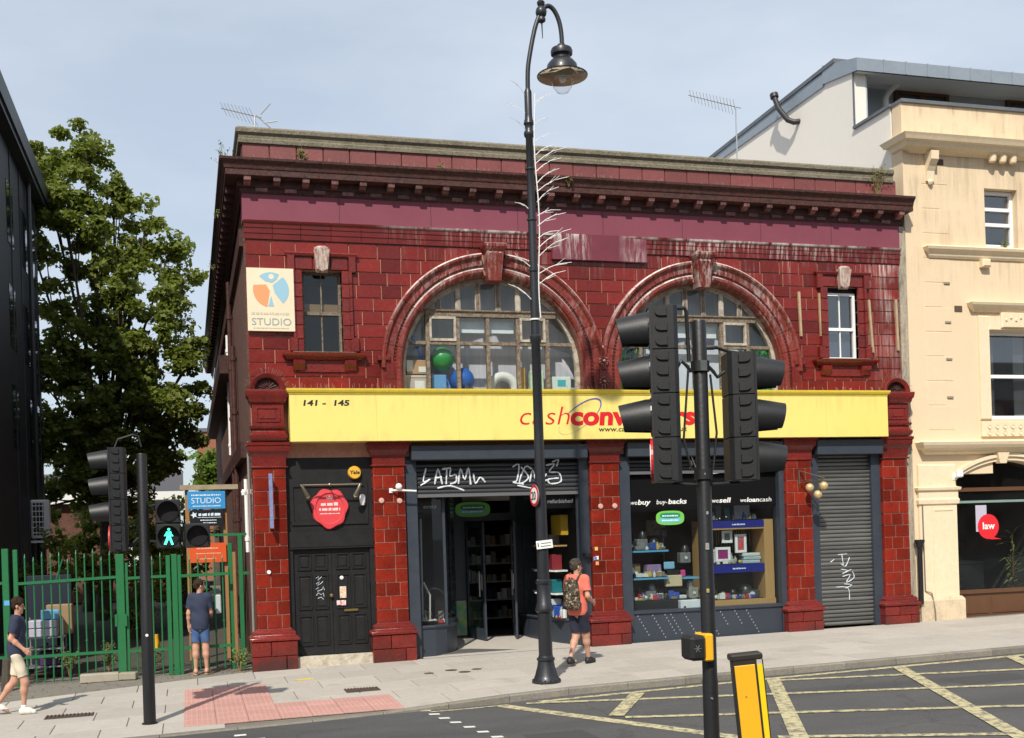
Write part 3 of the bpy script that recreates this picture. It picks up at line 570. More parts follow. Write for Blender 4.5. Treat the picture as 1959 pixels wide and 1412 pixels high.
# --- arches
vp = [(ROUT, .0), (ROUT, -.13), (ROUT - .025, -.155), (ROUT - .06, -.15), (ROUT - .09, -.095), (1.87, -.085), (1.862, -.055), (1.828, -.055), (1.82, -.085), (1.80, -.105), (1.75, -.11), (1.715, -.085), (1.70, -.04), (RIN, -.03), (RIN, .24)]
NV = 15
def sweep(cx, cz, a0, a1, seg):
    m = MB(); V = []; n = len(vp)
    for i in range(seg + 1):
        a = a0 + (a1 - a0) * i / seg
        for r, y in vp: V.append((cx + r * math.cos(a), y, cz + r * math.sin(a)))
    F_ = []
    for i in range(seg):
        for k in range(n - 1): F_.append((i * n + k, i * n + k + 1, i * n + n + k + 1, i * n + n + k))
    F_ += [tuple(range(n - 1, -1, -1)), tuple(seg * n + k for k in range(n))]
    m.add(V, F_); return m
for ci, (cx, cz) in enumerate(AC):
    ring = MB()                                             # grout bed of the ring
    for i in range(24):
        a, b = math.pi * i / 24, math.pi * (i + 1) / 24
        ring.quad(*[(cx + r * math.cos(t), -.02, cz + r * math.sin(t)) for r, t in ((RIN + .02, a), (RIN + .02, b), (ROUT - .01, b), (ROUT - .01, a))][::-1])
    arch = ring.build('arch', GROUT, bld)
    for i in range(NV):
        a0 = math.pi * i / NV + .0022; a1 = math.pi * (i + 1) / NV - .0022
        if i == NV // 2: continue
        # keep the two hoods from running through each other above the middle pier
        m = sweep(cx, cz, a0, a1, 5)
        if (ci == 0 and i < 2) or (ci == 1 and i > NV - 3):
            m.v = [((min(x, 6.385 - (0 if y > -.14 else 0)) if ci == 0 else max(x, 6.395)), y, z) for x, y, z in m.v]
        m.build('voussoir', ARCH, arch, 30)
    # jambs below the springing
    for sd in (-1, 1):
        m = MB(); V = []; n = len(vp)
        for z in (4.72, cz):
            for r, y in vp:
                rr = min(r, 2.045) if (ci == 0) == (sd == 1) else r
                V.append((cx + sd * rr, y if r < 1.9 else max(y, -.085), z))
        F_ = [(k, k + 1, n + k + 1, n + k) if sd == -1 else (k, n + k, n + k + 1, k + 1) for k in range(n - 1)]
        m.add(V, F_); m.build('jamb', ARCH, arch, 30)
    # bead and reel
    m = MB(); nb = 92
    for i in range(nb):
        a = math.pi * (i + .5) / nb; m.ball((cx + 1.845 * math.cos(a), -.062, cz + 1.845 * math.sin(a)), .019, 6)
    for sd in (-1, 1):
        for j in range(7): m.ball((cx + sd * 1.845, -.062, 4.76 + j * .057), .019, 6)
    m.build('bead_moulding', M('sooty_bead', (.06, .02, .018, 1), rough=.5), arch)['kind'] = 'stuff'
    # keystone
    m = MB(); m.add([(cx - .12, -.20, 6.72), (cx + .12, -.20, 6.72), (cx + .165, -.26, 7.25), (cx - .165, -.26, 7.25), (cx - .12, .1, 6.72), (cx + .12, .1, 6.72), (cx + .165, .0, 7.25), (cx - .165, .0, 7.25)],
                    [(0, 1, 2, 3), (0, 4, 5, 1), (1, 5, 6, 2), (3, 2, 6, 7), (0, 3, 7, 4)])
    for q in (-1, 0, 1):
        m.add([(cx + q * .07 - .02, -.205, 6.78), (cx + q * .07 + .02, -.205, 6.78), (cx + q * .085 + .022, -.285, 7.2), (cx + q * .085 - .022, -.285, 7.2), (cx + q * .07 - .028, -.19, 6.76), (cx + q * .07 + .028, -.19, 6.76), (cx + q * .085 + .03, -.25, 7.22), (cx + q * .085 - .03, -.25, 7.22)],
              [(0, 1, 2, 3), (4, 5, 1, 0), (5, 6, 2, 1), (3, 2, 6, 7), (4, 0, 3, 7)])
    m.stack(cx - .165, cx + .165, -.27, 0, [(7.25, .0), (7.27, .02), (7.31, .045), (7.36, .05), (7.37, .03)])
    m.build('keystone', ARCH, arch)
    if ci == 0:
        m = MB(); m.cbox(2.2, 2.42, -.14, 0, 5.28, 5.36, .015); m.build('hood_stop', MOULD, arch)
    else:
        m = MB(); m.cbox(10.36, 10.6, -.14, 0, 5.28, 5.36, .015); m.build('hood_stop', MOULD, arch)
    for sx in ((2.28, 2.55) if ci == 0 else (10.3, 10.5),):
        m = MB(); m.cbox(sx[0], sx[1], -.093, 0, 4.74, 5.275, .02); m.cbox(sx[0] + .05, sx[1] - .05, -.108, -.08, 4.95, 5.2, .015); m.build('hood_pedestal', MOULD, arch)
# ornament on the middle pier
orn = MB()
for zc in (5.30, 4.92):
    for i in range(9):
        a = 2 * math.pi * i / 9; orn.ball((6.39 + .075 * math.cos(a), -.125, zc + .075 * math.sin(a)), .032, 6)
    orn.ball((6.39, -.145, zc), .045, 8)
orn.cbox(6.31, 6.47, -.11, .0, 4.74, 5.6, .03)
orn.build('pier_ornament', ARCH, bld)
# --- small window surrounds
def surround(x0, x1, keymat, sillmat):
    s_ = MB()
    cxm = (x0 + x1) / 2
    fr = [  # outer, inner band boxes
        (x0 - .17, x0, 5.40, 6.84), (x1, x1 + .17, 5.40, 6.84), (x0 - .17, x1 + .17, 6.84, 7.08)]
    base = MB().box(x0 - .15, x0 - .001, -.02, .02, 5.41, 6.84).box(x1 + .001, x1 + .15, -.02, .02, 5.41, 6.84).box(x0 - .15, x1 + .15, -.02, .02, 6.845, 7.07).build('window_surround', GROUT, bld)
    for k in range(6):
        za, zb = 5.40 + k * .24, 5.40 + (k + 1) * .24
        for s0 in (-1, 1):
            xx = (x0 - .13, x0) if s0 < 0 else (x1, x1 + .13)
            m = MB(); m.cbox(xx[0], xx[1], -.05, .2, za + .004, zb - .004, .01)
            xo = (x0 - .175, x0 - .125) if s0 < 0 else (x1 + .125, x1 + .175)
            m.cbox(xo[0], xo[1], -.085, -.01, za + .004, zb - .004, .012)
            m.build('surround_block', MOULD, base)
    for s0 in (-1, 1):       # ears
        xx = (x0 - .25, x0 - .12) if s0 < 0 else (x1 + .12, x1 + .25)
        m = MB(); m.cbox(xx[0], xx[1], -.09, 0, 6.80, 7.13, .015); m.build('ear', MOULD, base); m = MB(); m.cbox(xx[0] + .02, xx[1] + .02, -.088, 0, 5.42, 5.66, .015); m.build('ear', MOULD, base)
    nb = 3
    for k in range(nb):
        w = (x1 - x0 + .24) / nb; m = MB(); m.cbox(x0 - .12 + k * w + .004, x0 - .12 + (k + 1) * w - .004, -.05, .2, 6.845, 7.06, .01); m.build('surround_block', MOULD, base)
    m = MB(); m.stack(x0 - .25, x1 + .25, -.07, .0, [(7.06, .0), (7.075, .02), (7.11, .035), (7.13, .03), (7.135, -.01)]); m.build('head_moulding', MOULD, base)
    m = MB()
    for q in range(5):
        u = (q - 2) * .052; m.add([(cxm + u * .72 - .02, -.135, 6.80 + abs(q - 2) * .02), (cxm + u * .72 + .02, -.135, 6.80 + abs(q - 2) * .02), (cxm + u + .028, -.17, 7.17), (cxm + u - .028, -.17, 7.17),
               (cxm + u * .72 - .026, -.05, 6.79), (cxm + u * .72 + .026, -.05, 6.79), (cxm + u + .03, -.04, 7.18), (cxm + u - .03, -.04, 7.18)], [(0, 1, 2, 3), (0, 4, 5, 1), (1, 5, 6, 2), (3, 2, 6, 7), (4, 0, 3, 7)])
    m.ball((cxm, -.12, 7.19), .1, 10, (1.35, .6, .5)); m.build('keystone', keymat, base)
    m = MB(); m.stack(x0 - .26, x1 + .26, -.06, .02, [(5.275, .01), (5.29, .055), (5.33, .075), (5.355, .11), (5.385, .115), (5.395, .09), (5.40, .0)]); m.build('sill', MOULD, base)
    m = MB(); m.cbox(x0 - .1, x1 + .1, -.045, 0, 5.075, 5.275, .012); m.build('apron', MOULD, base)
    for xx in (x0 - .2, x1 + .0):
        m = MB(); V_ = [(-.0, 5.275), (-.0, 5.10), (-.06, 5.10), (-.085, 5.15), (-.125, 5.2), (-.13, 5.275)]; n = len(V_)
        m.add([(xx, y, z) for y, z in V_] + [(xx + .2, y, z) for y, z in V_], [tuple(range(n)), tuple(range(2 * n - 1, n - 1, -1))] + [(i, i + n, (i + 1) % n + n, (i + 1) % n) for i in range(n)])
        m.build('bracket', MOULD, base)
    m = MB(); m.box(x0 - .2, x1 + .2, -.15, .1, 5.401, 5.412)
    m.build('sill_dirt', COPING, base)
surround(.94, 1.62, LIMESTONE, None); surround(11.17, 11.85, LIMESTONE, None)
# --- sash windows
def sash(x0, x1, y, z0, z1, frame, name, zmeet, bars, fw=.05, lower_out=0.0):
    t = MB(); t.box(x0, x0 + fw, y, y + .09, z0, z1).box(x1 - fw, x1, y, y + .09, z0, z1).box(x0 + fw, x1 - fw, y + .001, y + .09, z1 - fw, z1).box(x0 + fw, x1 - fw, y + .001, y + .09, z0, z0 + fw).box(x0 + fw, x1 - fw, y - .004, y + .085, zmeet - .03, zmeet + .03)
    if bars: 
        xm = (x0 + x1) / 2; t.box(xm - .011, xm + .011, y + .02, y + .06, z0 + fw, zmeet - .03).box(xm - .011, xm + .011, y + .02, y + .06, zmeet + .03, z1 - fw)
    o = t.build(name, frame, bld)
    xm = (x0 + x1) / 2
    for (a, b) in ((z0 + fw, zmeet - .03), (zmeet + .03, z1 - fw)):
        for (c_, d_) in ((x0 + fw, xm), (xm, x1 - fw)):
            m = MB(); m.box(c_ + .001, d_ - .001, y + .04, y + .044, a, b); m.build('pane', GLASS if frame == OLDWOOD else GLASSR, o)
    return o
sash(.94, 1.62, .14, 5.41, 6.84, OLDWOOD, 'sash_window', 6.12, True, .045)
s2 = sash(11.17, 11.85, .08, 5.41, 6.74, UPVC, 'casement_window', 6.02, True, .055)
m = MB(); m.box(11.17, 11.85, .1, .2, 6.74, 6.84); m.build('frame_packer', BLACKW, s2)
m = MB(); m.box(.98, 1.58, .24, .25, 6.14, 6.30); m.build('blind', M('brown_blind', (.25, .14, .06, 1), rough=.8), bld)
m = MB(); m.box(11.2, 11.82, .24, .25, 5.44, 6.0); m.build('lower_blind', M('grey_blind', (.42, .47, .55, 1), rough=.8), bld)
# --- arched windows
def arched(cx, cz, name):
    R0 = RIN - .0; y = .16
    f = MB()
    for i in range(28):                                    # outer frame ring
        a, b = math.pi * i / 28, math.pi * (i + 1) / 28
        for (r0, r1) in ((R0 - .075, R0),):
            P_ = [(cx + r * math.cos(t), cz + r * math.sin(t)) for r, t in ((r0, a), (r0, b), (r1, b), (r1, a))]
            f.add([(x, y, z) for x, z in P_] + [(x, y + .1, z) for x, z in P_], [(0, 3, 2, 1), (0, 1, 5, 4), (1, 2, 6, 5), (2, 3, 7, 6), (3, 0, 4, 7)])
    f.box(cx - R0, cx - R0 + .075, y, y + .1, 4.72, cz).box(cx + R0 - .075, cx + R0, y, y + .1, 4.72, cz)
    win = f.build(name, PALEWOOD, bld)
    def half(z): return math.sqrt(max(0, (R0 - .07) ** 2 - max(0, z - cz) ** 2))
    def top(x): return cz + math.sqrt(max(0, (R0 - .07) ** 2 - (x - cx) ** 2))
    m = MB(); h1 = half(6.2); m.box(cx - h1, cx + h1, y - .03, y + .09, 6.12, 6.21); m.stack(cx - h1, cx + h1, y - .03, y + .05, [(6.2, .0), (6.215, .03), (6.235, .03), (6.245, 0)]); m.build('transom', OLDWOOD, win)
    m = MB(); h2 = half(5.65); m.box(cx - h2, cx + h2, y - .01, y + .08, 5.615, 5.675); m.build('glazing_rail', OLDWOOD, win)
    mx = [cx + d for d in (-1.19, -.63, -.07, .50, 1.06)]
    for i, x in enumerate(mx):
        m = MB(); m.box(x - .032, x + .032, y - .012, y + .085, 4.72, min(6.12, top(x))); m.build('mullion', OLDWOOD, win)
    ux = [cx + d for d in (-.97, -.61, -.24, .14, .52, .91)]
    for i, x in enumerate(ux):
        m = MB(); m.box(x - .03, x + .03, y - .004, y + .08, 6.21, top(x)); m.build('mullion', PALEWOOD if i in (1, 4) else OLDWOOD, win)
    # panes
    ed = [cx - 1.6] + mx + [cx + 1.6]
    for a, b in zip(ed[:-1], ed[1:]):
        for (z0, z1) in ((4.72, 5.615), (5.675, 6.12)):
            poly = [(a + .02, z0), (b - .02, z0), (b - .02, min(z1, top(b - .02))), (a + .02, min(z1, top(a + .02)))]
            m = MB(); m.prism(poly, y + .035, y + .039); m.build('pane', GLASSD, win)
    for (i, j) in ((1, 2), (4, 5)):                         # opening lights with their own pale sash
        a, b = ed[i] + .035, ed[j] - .035; m = MB(); m.box(a, b, y - .03, y + .03, 5.68, 5.725).box(a, b, y - .03, y + .03, 6.075, 6.12).box(a, a + .04, y - .03, y + .03, 5.725, 6.075).box(b - .04, b, y - .03, y + .03, 5.725, 6.075)
        m.build('opening_light', PALEWOOD, win)
    ed = [cx - 1.22] + ux + [cx + 1.18]
    for k, (a, b) in enumerate(zip(ed[:-1], ed[1:])):
        a2, b2 = a + .03, b - .03
        poly = [(a2, 6.21), (b2, 6.21), (b2, max(6.215, top(b2))), ((a2 + b2) / 2, top((a2 + b2) / 2)), (a2, max(6.215, top(a2)))]
        m = MB(); m.prism(poly, y + .035, y + .039); m.build('pane', GLASSD, win)
        m = MB()
        w_ = .026
        for (p, q) in zip(poly, poly[1:] + poly[:1]):
            d = Vector((q[0] - p[0], q[1] - p[1])); 
            if d.length < .05: continue
            m.tube([(p[0], y + .025, p[1]), (q[0], y + .025, q[1])], w_, 4)
        m.build('light_frame', PALEWOOD, win)
arched(AC[0][0], AC[0][1], 'arched_window'); arched(AC[1][0], AC[1][1], 'arched_window')
# --- rooms behind: closed boxes so that the inside is dark
rm = MB()
rm.box(.05, 12.77, 4.2, 4.3, 3.62, 8.6)                       # upstairs back wall
rm.box(.05, 12.77, .3, 4.3, 4.55, 4.68)                       # upper floor
rm.box(.05, 12.77, .05, 23, 8.5, 8.6)                          # roof deck
rm.box(.05, 12.77, .32, 4.2, 7.5, 7.56)                        # upper ceiling
rm.box(2.2, 2.3, .33, 4.2, 4.68, 7.5); rm.box(6.36, 6.42, .33, 4.2, 4.68, 7.5); rm.box(10.45, 10.55, .33, 4.2, 4.68, 7.5)
rm.build('upper_rooms', M('room_plaster', (.30, .29, .30, 1), rough=.9), bld)
rm = MB(); rm.box(.05, 12.77, .30, 9.0, 3.62, 3.7); rm.box(.05, 12.77, 8.9, 9.0, -.1, 3.6); rm.box(.03, .06, .3, 9, -.1, 3.6); rm.box(12.76, 12.8, .3, 9, -.1, 3.6); rm.box(6.3, 6.4, .4, 8.9, .0, 3.6)
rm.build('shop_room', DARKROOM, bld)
rm = MB(); rm.box(.05, 12.77, .2, 9, -.15, .055); rm.build('shop_floor', M('shop_lino', (.10, .095, .09, 1), rough=.6), bld)
# --- flank
fl = MB(); fl.box(.0, .3, .35, 23, -.3, 8.2); flank = fl.build('flank_wall', SOOTSHADEBRICK, bld)
m = MB()
for y in (.36, .7):
    m.cbox(-.0, .05, y, y + .3, 0, 8.0, .002)
m = MB(); m.box(-.07, 0, .5, 23, 7.34, 7.64); m.build('flank_band', CORN, flank)
m = MB(); m.box(-.12, 0, 1.2, 23, 3.7, 4.0); m.box(-.3, 0, 6, 23, 5.9, 6.3); m.build('flank_ledge', CORN, flank)
for (yy, z0, z1, xx, rr, mt) in ((1.0, 2.0, 3.3, -.06, .035, 'w'), (7.5, 4.2, 7.0, -.06, .04, 'w'), (4.2, .2, 6.2, -.08, .05, 'd'), (5.5, .2, 7.8, -.08, .05, 'd')):
    m = MB(); m.tube([(xx, yy, z0), (xx, yy, z1)], rr, 8)
    for z in np.arange(z0 + .2, z1, 1.1): m.tube([(xx, yy, z), (xx, yy, z + .07)], rr * 1.35, 8)
    m.build('drainpipe', WHITE if mt == 'w' else CORN, flank, 40)
# --- piers
PY = -.12
def pier(x0, x1, seed):
    rn = random.Random(seed); cx = (x0 + x1) / 2; gx = GZ(cx, -.2)
    core = MB(); core.box(x0 + .012, x1 - .012, PY + .012, .25, gx - .1, 3.9); p = core.build('pier', PGROUT, bld)
    z = .70; k = 0; H = .234
    while z < 3.40:
        z1 = min(z + H, 3.42); parts = (.44, 1.0) if k % 2 else (.30, .74, 1.0)
        if rn.random() < .3: parts = (.62, 1.0)
        xa = x0
        for fr in parts:
            xb = x0 + (x1 - x0) * fr; l, r_ = xa + (GAP * .8 if xa > x0 else 0), xb - (GAP * .8 if fr < 1 else 0)
            m = MB(); c = .035; V = []
            # outer corners of the pier are rounded, inner joints only eased
            cl, cr = (c if xa == x0 else .004), (c if fr == 1.0 else .004)
            pl = [(l, .24), (l, PY + cl), (l + cl * .3, PY + cl * .3), (l + cl, PY), (r_ - cr, PY), (r_ - cr * .3, PY + cr * .3), (r_, PY + cr), (r_, .24)]
            n = len(pl); off = rn.uniform(-.002, .002)
            V = [(x, y + off, z + GAP * .8 + .003) for x, y in pl] + [(x, y + off, z1 - GAP * .8 - .003) for x, y in pl]
            m.add(V, [tuple(range(n)), tuple(range(2 * n - 1, n - 1, -1))] + [((i + 1) % n, i, i + n, (i + 1) % n + n) for i in range(n)])
            m.build('tile', TILE, p, 50); xa = xb
        z = z1; k += 1
    # base: moulded course in two or three blocks over a plinth
    pb = [(.49, .10), (.50, .125), (.53, .13), (.56, .115), (.585, .075), (.60, .07), (.635, .075), (.655, .055), (.675, .02), (.70, .005)]
    xs = [x0, x0 + (x1 - x0) * .5, x1]
    m = MB(); m.stack(x0, x1, PY, .2, pb); m.build('base_moulding', MOULD, p, 50)
    zb = gx - .12; zm = .49 - (.49 - gx) * .52
    for (za, zc, spl) in ((zm, .488, (.42, 1)), (zb, zm, (.75, 1))):
        xa = x0 - .1
        for fr in spl:
            xb = x0 - .1 + (x1 - x0 + .2) * fr; m = MB(); m.cbox(xa + (.004 if xa > x0 else 0), xb - .004, PY - .105, .2, za + .004, zc - .003, .012); m.build('plinth_block', MOULD, p); xa = xb
    # neck ring and cap
    m = MB(); m.stack(x0, x1, PY, .2, [(3.42, .0), (3.425, .02), (3.44, .028), (3.455, .02), (3.46, .0), (3.60, .005), (3.66, .03), (3.70, .06), (3.71, .07), (3.80, .075), (3.81, .09), (3.86, .095), (3.87, .05)]); m.build('capital', MOULD, p, 50)
    return p
for i, (a, b) in enumerate(PIERS): pier(a, b, i + 20)
def pier_block(x0, x1, mir):
    """console block with panel and round pediment above the end piers"""
    m = MB(); m.stack(x0 + .02, x1 - .02, -.22, .0, [(3.87, .0), (3.90, .03), (3.93, .05), (3.98, .05), (4.0, .02), (4.06, .0), (4.08, .03), (4.13, .045), (4.15, .0), (4.50, .0), (4.52, .03), (4.56, .05), (4.60, .055), (4.63, .08), (4.72, .095), (4.74, .09), (4.75, .0)])
    b_ = m.build('pier_block', MOULD, bld, 50)
    cx = (x0 + x1) / 2
    m = MB(); m.box(x0 + .08, x1 - .08, -.235, -.2, 4.2, 4.225); m.box(x0 + .08, x1 - .08, -.235, -.2, 4.425, 4.45); m.box(x0 + .08, x0 + .105, -.235, -.2, 4.225, 4.425); m.box(x1 - .105, x1 - .08, -.235, -.2, 4.225, 4.425); m.cbox(x0 + .14, x1 - .14, -.232, -.2, 4.25, 4.40, .012)
    m.build('raised_panel', MOULD, b_)
    V = []; F_ = []; seg = 14; pr = [(.20, -.18), (.21, -.24), (.235, -.26), (.25, -.27), (.285, -.28), (.30, -.26), (.30, .0)]; n = len(pr)
    for i in range(seg + 1):
        a = math.pi * i / seg
        for r, y in pr: V.append((cx + r * math.cos(a), y, 4.75 + r * .92 * math.sin(a)))
    for i in range(seg):
        for k in range(n - 1): F_.append((i * n + k, i * n + k + 1, i * n + n + k + 1, i * n + n + k))
    m = MB(); m.add(V, F_); m.build('pediment', MOULD, b_, 30)
    m = MB(); fan = [(cx, -.17, 4.75)] + [(cx + .205 * math.cos(math.pi * i / 12), -.17, 4.75 + .19 * math.sin(math.pi * i / 12)) for i in range(13)]
    m.add(fan, [(0, i + 1, i + 2) for i in range(12)]); 
    for i in range(1, 8):
        a = math.pi * i / 8; m.tube([(cx + .05 * math.cos(a), -.175, 4.76 + .05 * math.sin(a)), (cx + .17 * math.cos(a), -.18, 4.76 + .155 * math.sin(a))], .012, 5)
    m.build('pediment_shell', CORN, b_)
    m = MB(); 
    rn = random.Random(int(x0 * 10) + 5)
    for i in range(60):
        a = math.pi * rn.random(); m.tube([(cx + .3 * math.cos(a), -.2 + rn.random() * .15, 4.75 + .28 * math.sin(a)), (cx + .36 * math.cos(a) + rn.uniform(-.04, .04), -.22, 4.78 + .34 * math.sin(a))], .0025, 3)
    o = m.build('bird_spikes', MATS['steel_wire'], b_); o['kind'] = 'stuff'
pier_block(0, .56, 1); pier_block(12.24, 12.82, -1)
m = MB(); m.tube([(-.05, .12, .1), (-.05, .12, 3.9)], .022, 8); m.build('conduit', M('dull_grey_conduit', (.22, .2, .18, 1), rough=.6), bld)
# weathered cement strip against the neighbour
m = MB(); m.box(12.825, 13.0, -.02, .3, 0, 8.1); m.build('party_wall_strip', M('streaked_cement', (.36, .30, .22, 1), rough=.95, noise=[(3, .8, (.10, .09, .07, 1)), (14, .6, (.48, .42, .33, 1))], stretch=(3, 1, .6), bump=(20, .6)), bld)
# --- ground floor: black door bay
sf = MB(); sf.box(.56, 2.04, .02, .06, 2.33, 3.75); sf.box(.56, .64, -.02, .1, .1, 2.33); sf.box(1.96, 2.04, -.02, .1, .1, 2.33)
bay = sf.build('door_bay_panel', BLACKW, bld)
m = MB(); m.cbox(.56, 2.04, -.03, .02, 2.055, 2.33, .01); m.cbox(.56, 2.04, -.05, .02, 2.03, 2.05, .004); m.build('door_head', BLACKW, bay)
m = MB(); m.box(.64, 1.96, -.005, .02, 2.44, 2.5).box(.64, 1.96, -.004, .02, 3.1, 3.16).box(.62, .68, -.005, .02, 2.5, 3.1).box(1.9, 1.96, -.005, .02, 2.5, 3.1); m.build('panel_moulding', BLACKW, bay)
for li, (xa, xb) in enumerate(((.645, 1.297), (1.303, 1.955))):
    lf = MB(); lf.box(xa, xb, .03, .075, .20, 2.03); leaf = lf.build('door_leaf', BLACKW, bld)
    w = (xb - xa)
    for c0, c1 in ((.1, .47), (.53, .9)):
        for z0, z1 in ((.36, .88), (.98, 1.58), (1.66, 1.94)):
            X0, X1 = xa + w * c0, xa + w * c1; m = MB()
            for (a, b, c, d) in ((X0, X1, z0, z0 + .022), (X0, X1, z1 - .022, z1), (X0, X0 + .022, z0 + .022, z1 - .022), (X1 - .022, X1, z0 + .022, z1 - .022)): m.cbox(a, b, .008, .032, c, d, .006)
            m.cbox(X0 + .05, X1 - .05, .018, .032, z0 + .05, z1 - .05, .01)
            m.build('door_panel', BLACKW, leaf)
    if li == 1:
        m = MB(); m.cbox(xa + .19, xa + .43, .0, .03, .925, .965, .004); m.build('letter_plate', M('tarnished_brass', (.35, .25, .10, 1), rough=.4, metal=.9), leaf)
        m = MB(); m.ball((xa - .03, -.01, 1.21), .035, 10); m.build('door_knob', MATS['tarnished_brass'], leaf)
        m = MB(); m.ball((xa + .16, .005, 1.51), .035, 10, (1, .5, 1)); m.build('lock_plate', WHITE, leaf)
        stk = M('paper_sticker', (.72, .66, .50, 1), rough=.7, noise=[(25, .8, (.5, .16, .08, 1))])
        m = MB(); m.box(xa + .12, xa + .23, .002, .006, 1.16, 1.36); m.build('sticker', stk, leaf)
        m = MB(); m.box(xa + .06, xa + .13, .002, .006, 1.04, 1.12); m.box(xa + .14, xa + .22, .002, .0062, 1.03, 1.12); m.build('sticker', M('red_white_sticker', (.75, .72, .7, 1), noise=[(22, .9, (.6, .03, .03, 1))]), leaf)
    else:
        CHALK = M('pale_spray_paint', (.55, .60, .66, 1), rough=.7)
        m = MB()
        for (pts) in ([(.0, .4), (.05, .43), (.03, .36), (.1, .42)], [(.0, .3), (.06, .34), (.02, .27), (.09, .31), (.12, .34)], [(-.02, .2), (.04, .24), (.02, .17), (.1, .2), (.12, .25), (.14, .19)], [(.0, .1), (.03, .15), (.08, .11), (.12, .14), (.13, .08)], [(.02, .05), (.08, .07), (.12, .03)]):
            m.tube([(1.02 + x, .014, 1.12 + z) for x, z in pts], .006, 4)
        m.build('graffiti_tag', CHALK, leaf)
m = MB(); m.cbox(.62, 1.99, -.13, .2, -.1, .185, .02)
m.build('threshold_step', M('worn_cream_stone', (.52, .46, .36, 1), rough=.95, noise=[(6, .8, (.22, .18, .13, 1)), (25, .5, (.6, .55, .46, 1))], bump=(12, 1.0)), bld)
# --- shopfront header across the three glazed bays
hd = MB(); hd.box(2.61, 6.06, .02, .3, 3.55, 3.8).box(6.64, 10.09, .02, .3, 3.55, 3.8).box(10.65, 12.24, .02, .3, 3.55, 3.8).box(.56, 2.04, .07, .3, 2.04, 3.8)
shopfront = hd.build('shopfront_header', SLATE, bld)
def shutter_box(x0, x1, z0, z1):
    m = MB(); m.rbox(x0, x1, -.22, .02, z0, z1, .012); o = m.build('shutter_box', SLATE, shopfront)
shutter_box(2.72, 5.99, 3.52, 3.775); shutter_box(6.78, 9.99, 3.53, 3.79); shutter_box(10.74, 12.2, 3.52, 3.81)
for (xa, xb, zb) in ((2.63, 2.83, .0), (5.87, 6.05, .0), (6.66, 6.87, .05), (9.97, 10.08, .05), (12.03, 12.23, .1), (10.67, 10.84, .1)):
    m = MB(); m.cbox(xa, xb, -.03, .22, GZ(xa, 0) - .05, 3.55, .012); m.build('shopfront_post', SLATE, shopfront)
def slats(name, x0, x1, z0, z1, mat, y, h=.078, tilt=0.0):
    fr = MB(); fr.box(x0, x1, y + .03, y + .035, z0, z1); o = fr.build(name, BLACKW, bld)
    V = [(-.0, .0), (-.016, .012), (-.022, .035), (-.016, .058), (.0, .072), (.008, .072), (.008, .0)]
    n = len(V); m = MB(); m.add([(x0, yy, zz * h / .078) for yy, zz in V] + [(x1, yy, zz * h / .078) for yy, zz in V], [tuple(range(n - 1, -1, -1)), tuple(range(n, 2 * n))] + [(i, (i + 1) % n, (i + 1) % n + n, i + n) for i in range(n)])
    me = m.mesh('slat'); me.materials.append(mat); shade(me, 40)
    k = int((z1 - z0) / h)
    for i in range(k): put('slat', me, o, (0, y, z0 + i * h), None)
    return o
rs = slats('roller_door', 10.84, 12.03, .15, 3.56, SHUT, .06, .079)
es = slats('roller_shutter', 2.83, 5.87, 2.93, 3.56, SHUTD, .06, .079)
m = MB(); m.cbox(2.83, 5.87, .02, .08, 2.87, 2.93, .008); m.build('bottom_rail', M('galvanised_rail', (.22, .22, .22, 1), rough=.4, metal=.6), es)
ws = slats('roller_shutter', 6.87, 9.97, 3.27, 3.56, SHUTD, .06, .079)
m = MB(); m.cbox(6.87, 9.97, .02, .08, 3.21, 3.27, .008); m.build('bottom_rail', MATS['galvanised_rail'], ws)
# graffiti on the slats (raised paint lines)
SPRAY = M('silver_spray_paint', (.62, .66, .70, 1), rough=.45)
def scrawl(parent, strokes, ox, oz, sc, y, r):
    for st in strokes:
        m = MB(); P_ = [(ox + x * sc, y, oz + z * sc) for x, z in st]
        # smooth by subdividing once with catmull rom
        Q = []
        for i in range(len(P_) - 1):
            p0, p1, p2, p3 = [Vector(P_[max(0, min(len(P_) - 1, i + d))]) for d in (-1, 0, 1, 2)]
            for t in (0, .25, .5, .75): Q.append(.5 * ((2 * p1) + (p2 - p0) * t + (2 * p0 - 5 * p1 + 4 * p2 - p3) * t * t + (3 * p1 - p0 - 3 * p2 + p3) * t ** 3))
        Q.append(Vector(P_[-1])); n = len(Q)
        m.tube(Q, [r * (.7 + .5 * math.sin(i * 1.1) ** 2) for i in range(n)], 5); m.build('graffiti_stroke', SPRAY, parent)
scrawl(es, [[(0, 1), (-.15, .35), (.2, .45), (-.3, .15)], [(.42, .2), (.6, .95), (.8, .2)], [(.48, .5), (.78, .55)], [(.8, .95), (1.25, 1.0)], [(1.05, .98), (1.0, .2)], [(1.25, .95), (1.2, .6), (1.5, .65), (1.5, .3), (1.2, .2)], [(1.62, .2), (1.75, .95), (1.95, .4), (2.15, 1.0), (2.25, .15)], [(2.4, .7), (2.5, .2), (2.75, .5), (3.0, .25)], [(.55, .0), (1.2, .1), (1.9, -.15)]], 3.02, 3.03, .36, .034, .017)
scrawl(es, [[(0, .9), (.3, 1.0), (.2, .3), (.0, .2), (.5, .1)], [(.4, .9), (.75, .4), (.3, .15), (.6, .9), (.9, .8)], [(.8, .2), (.95, .75), (1.1, .3), (1.25, .75), (1.3, .3)], [(1.3, .5), (1.6, .55), (1.4, .25), (1.75, .3)], [(1.6, .95), (2.0, 1.0), (1.75, .65), (2.2, .6), (2.3, .2), (1.8, .1), (1.7, .3), (2.2, .35)], [(.2, .05), (.9, -.1)], [(1.9, 1.1), (2.2, 1.2), (2.1, .9)]], 4.62, 3.03, .40, .034, .016)
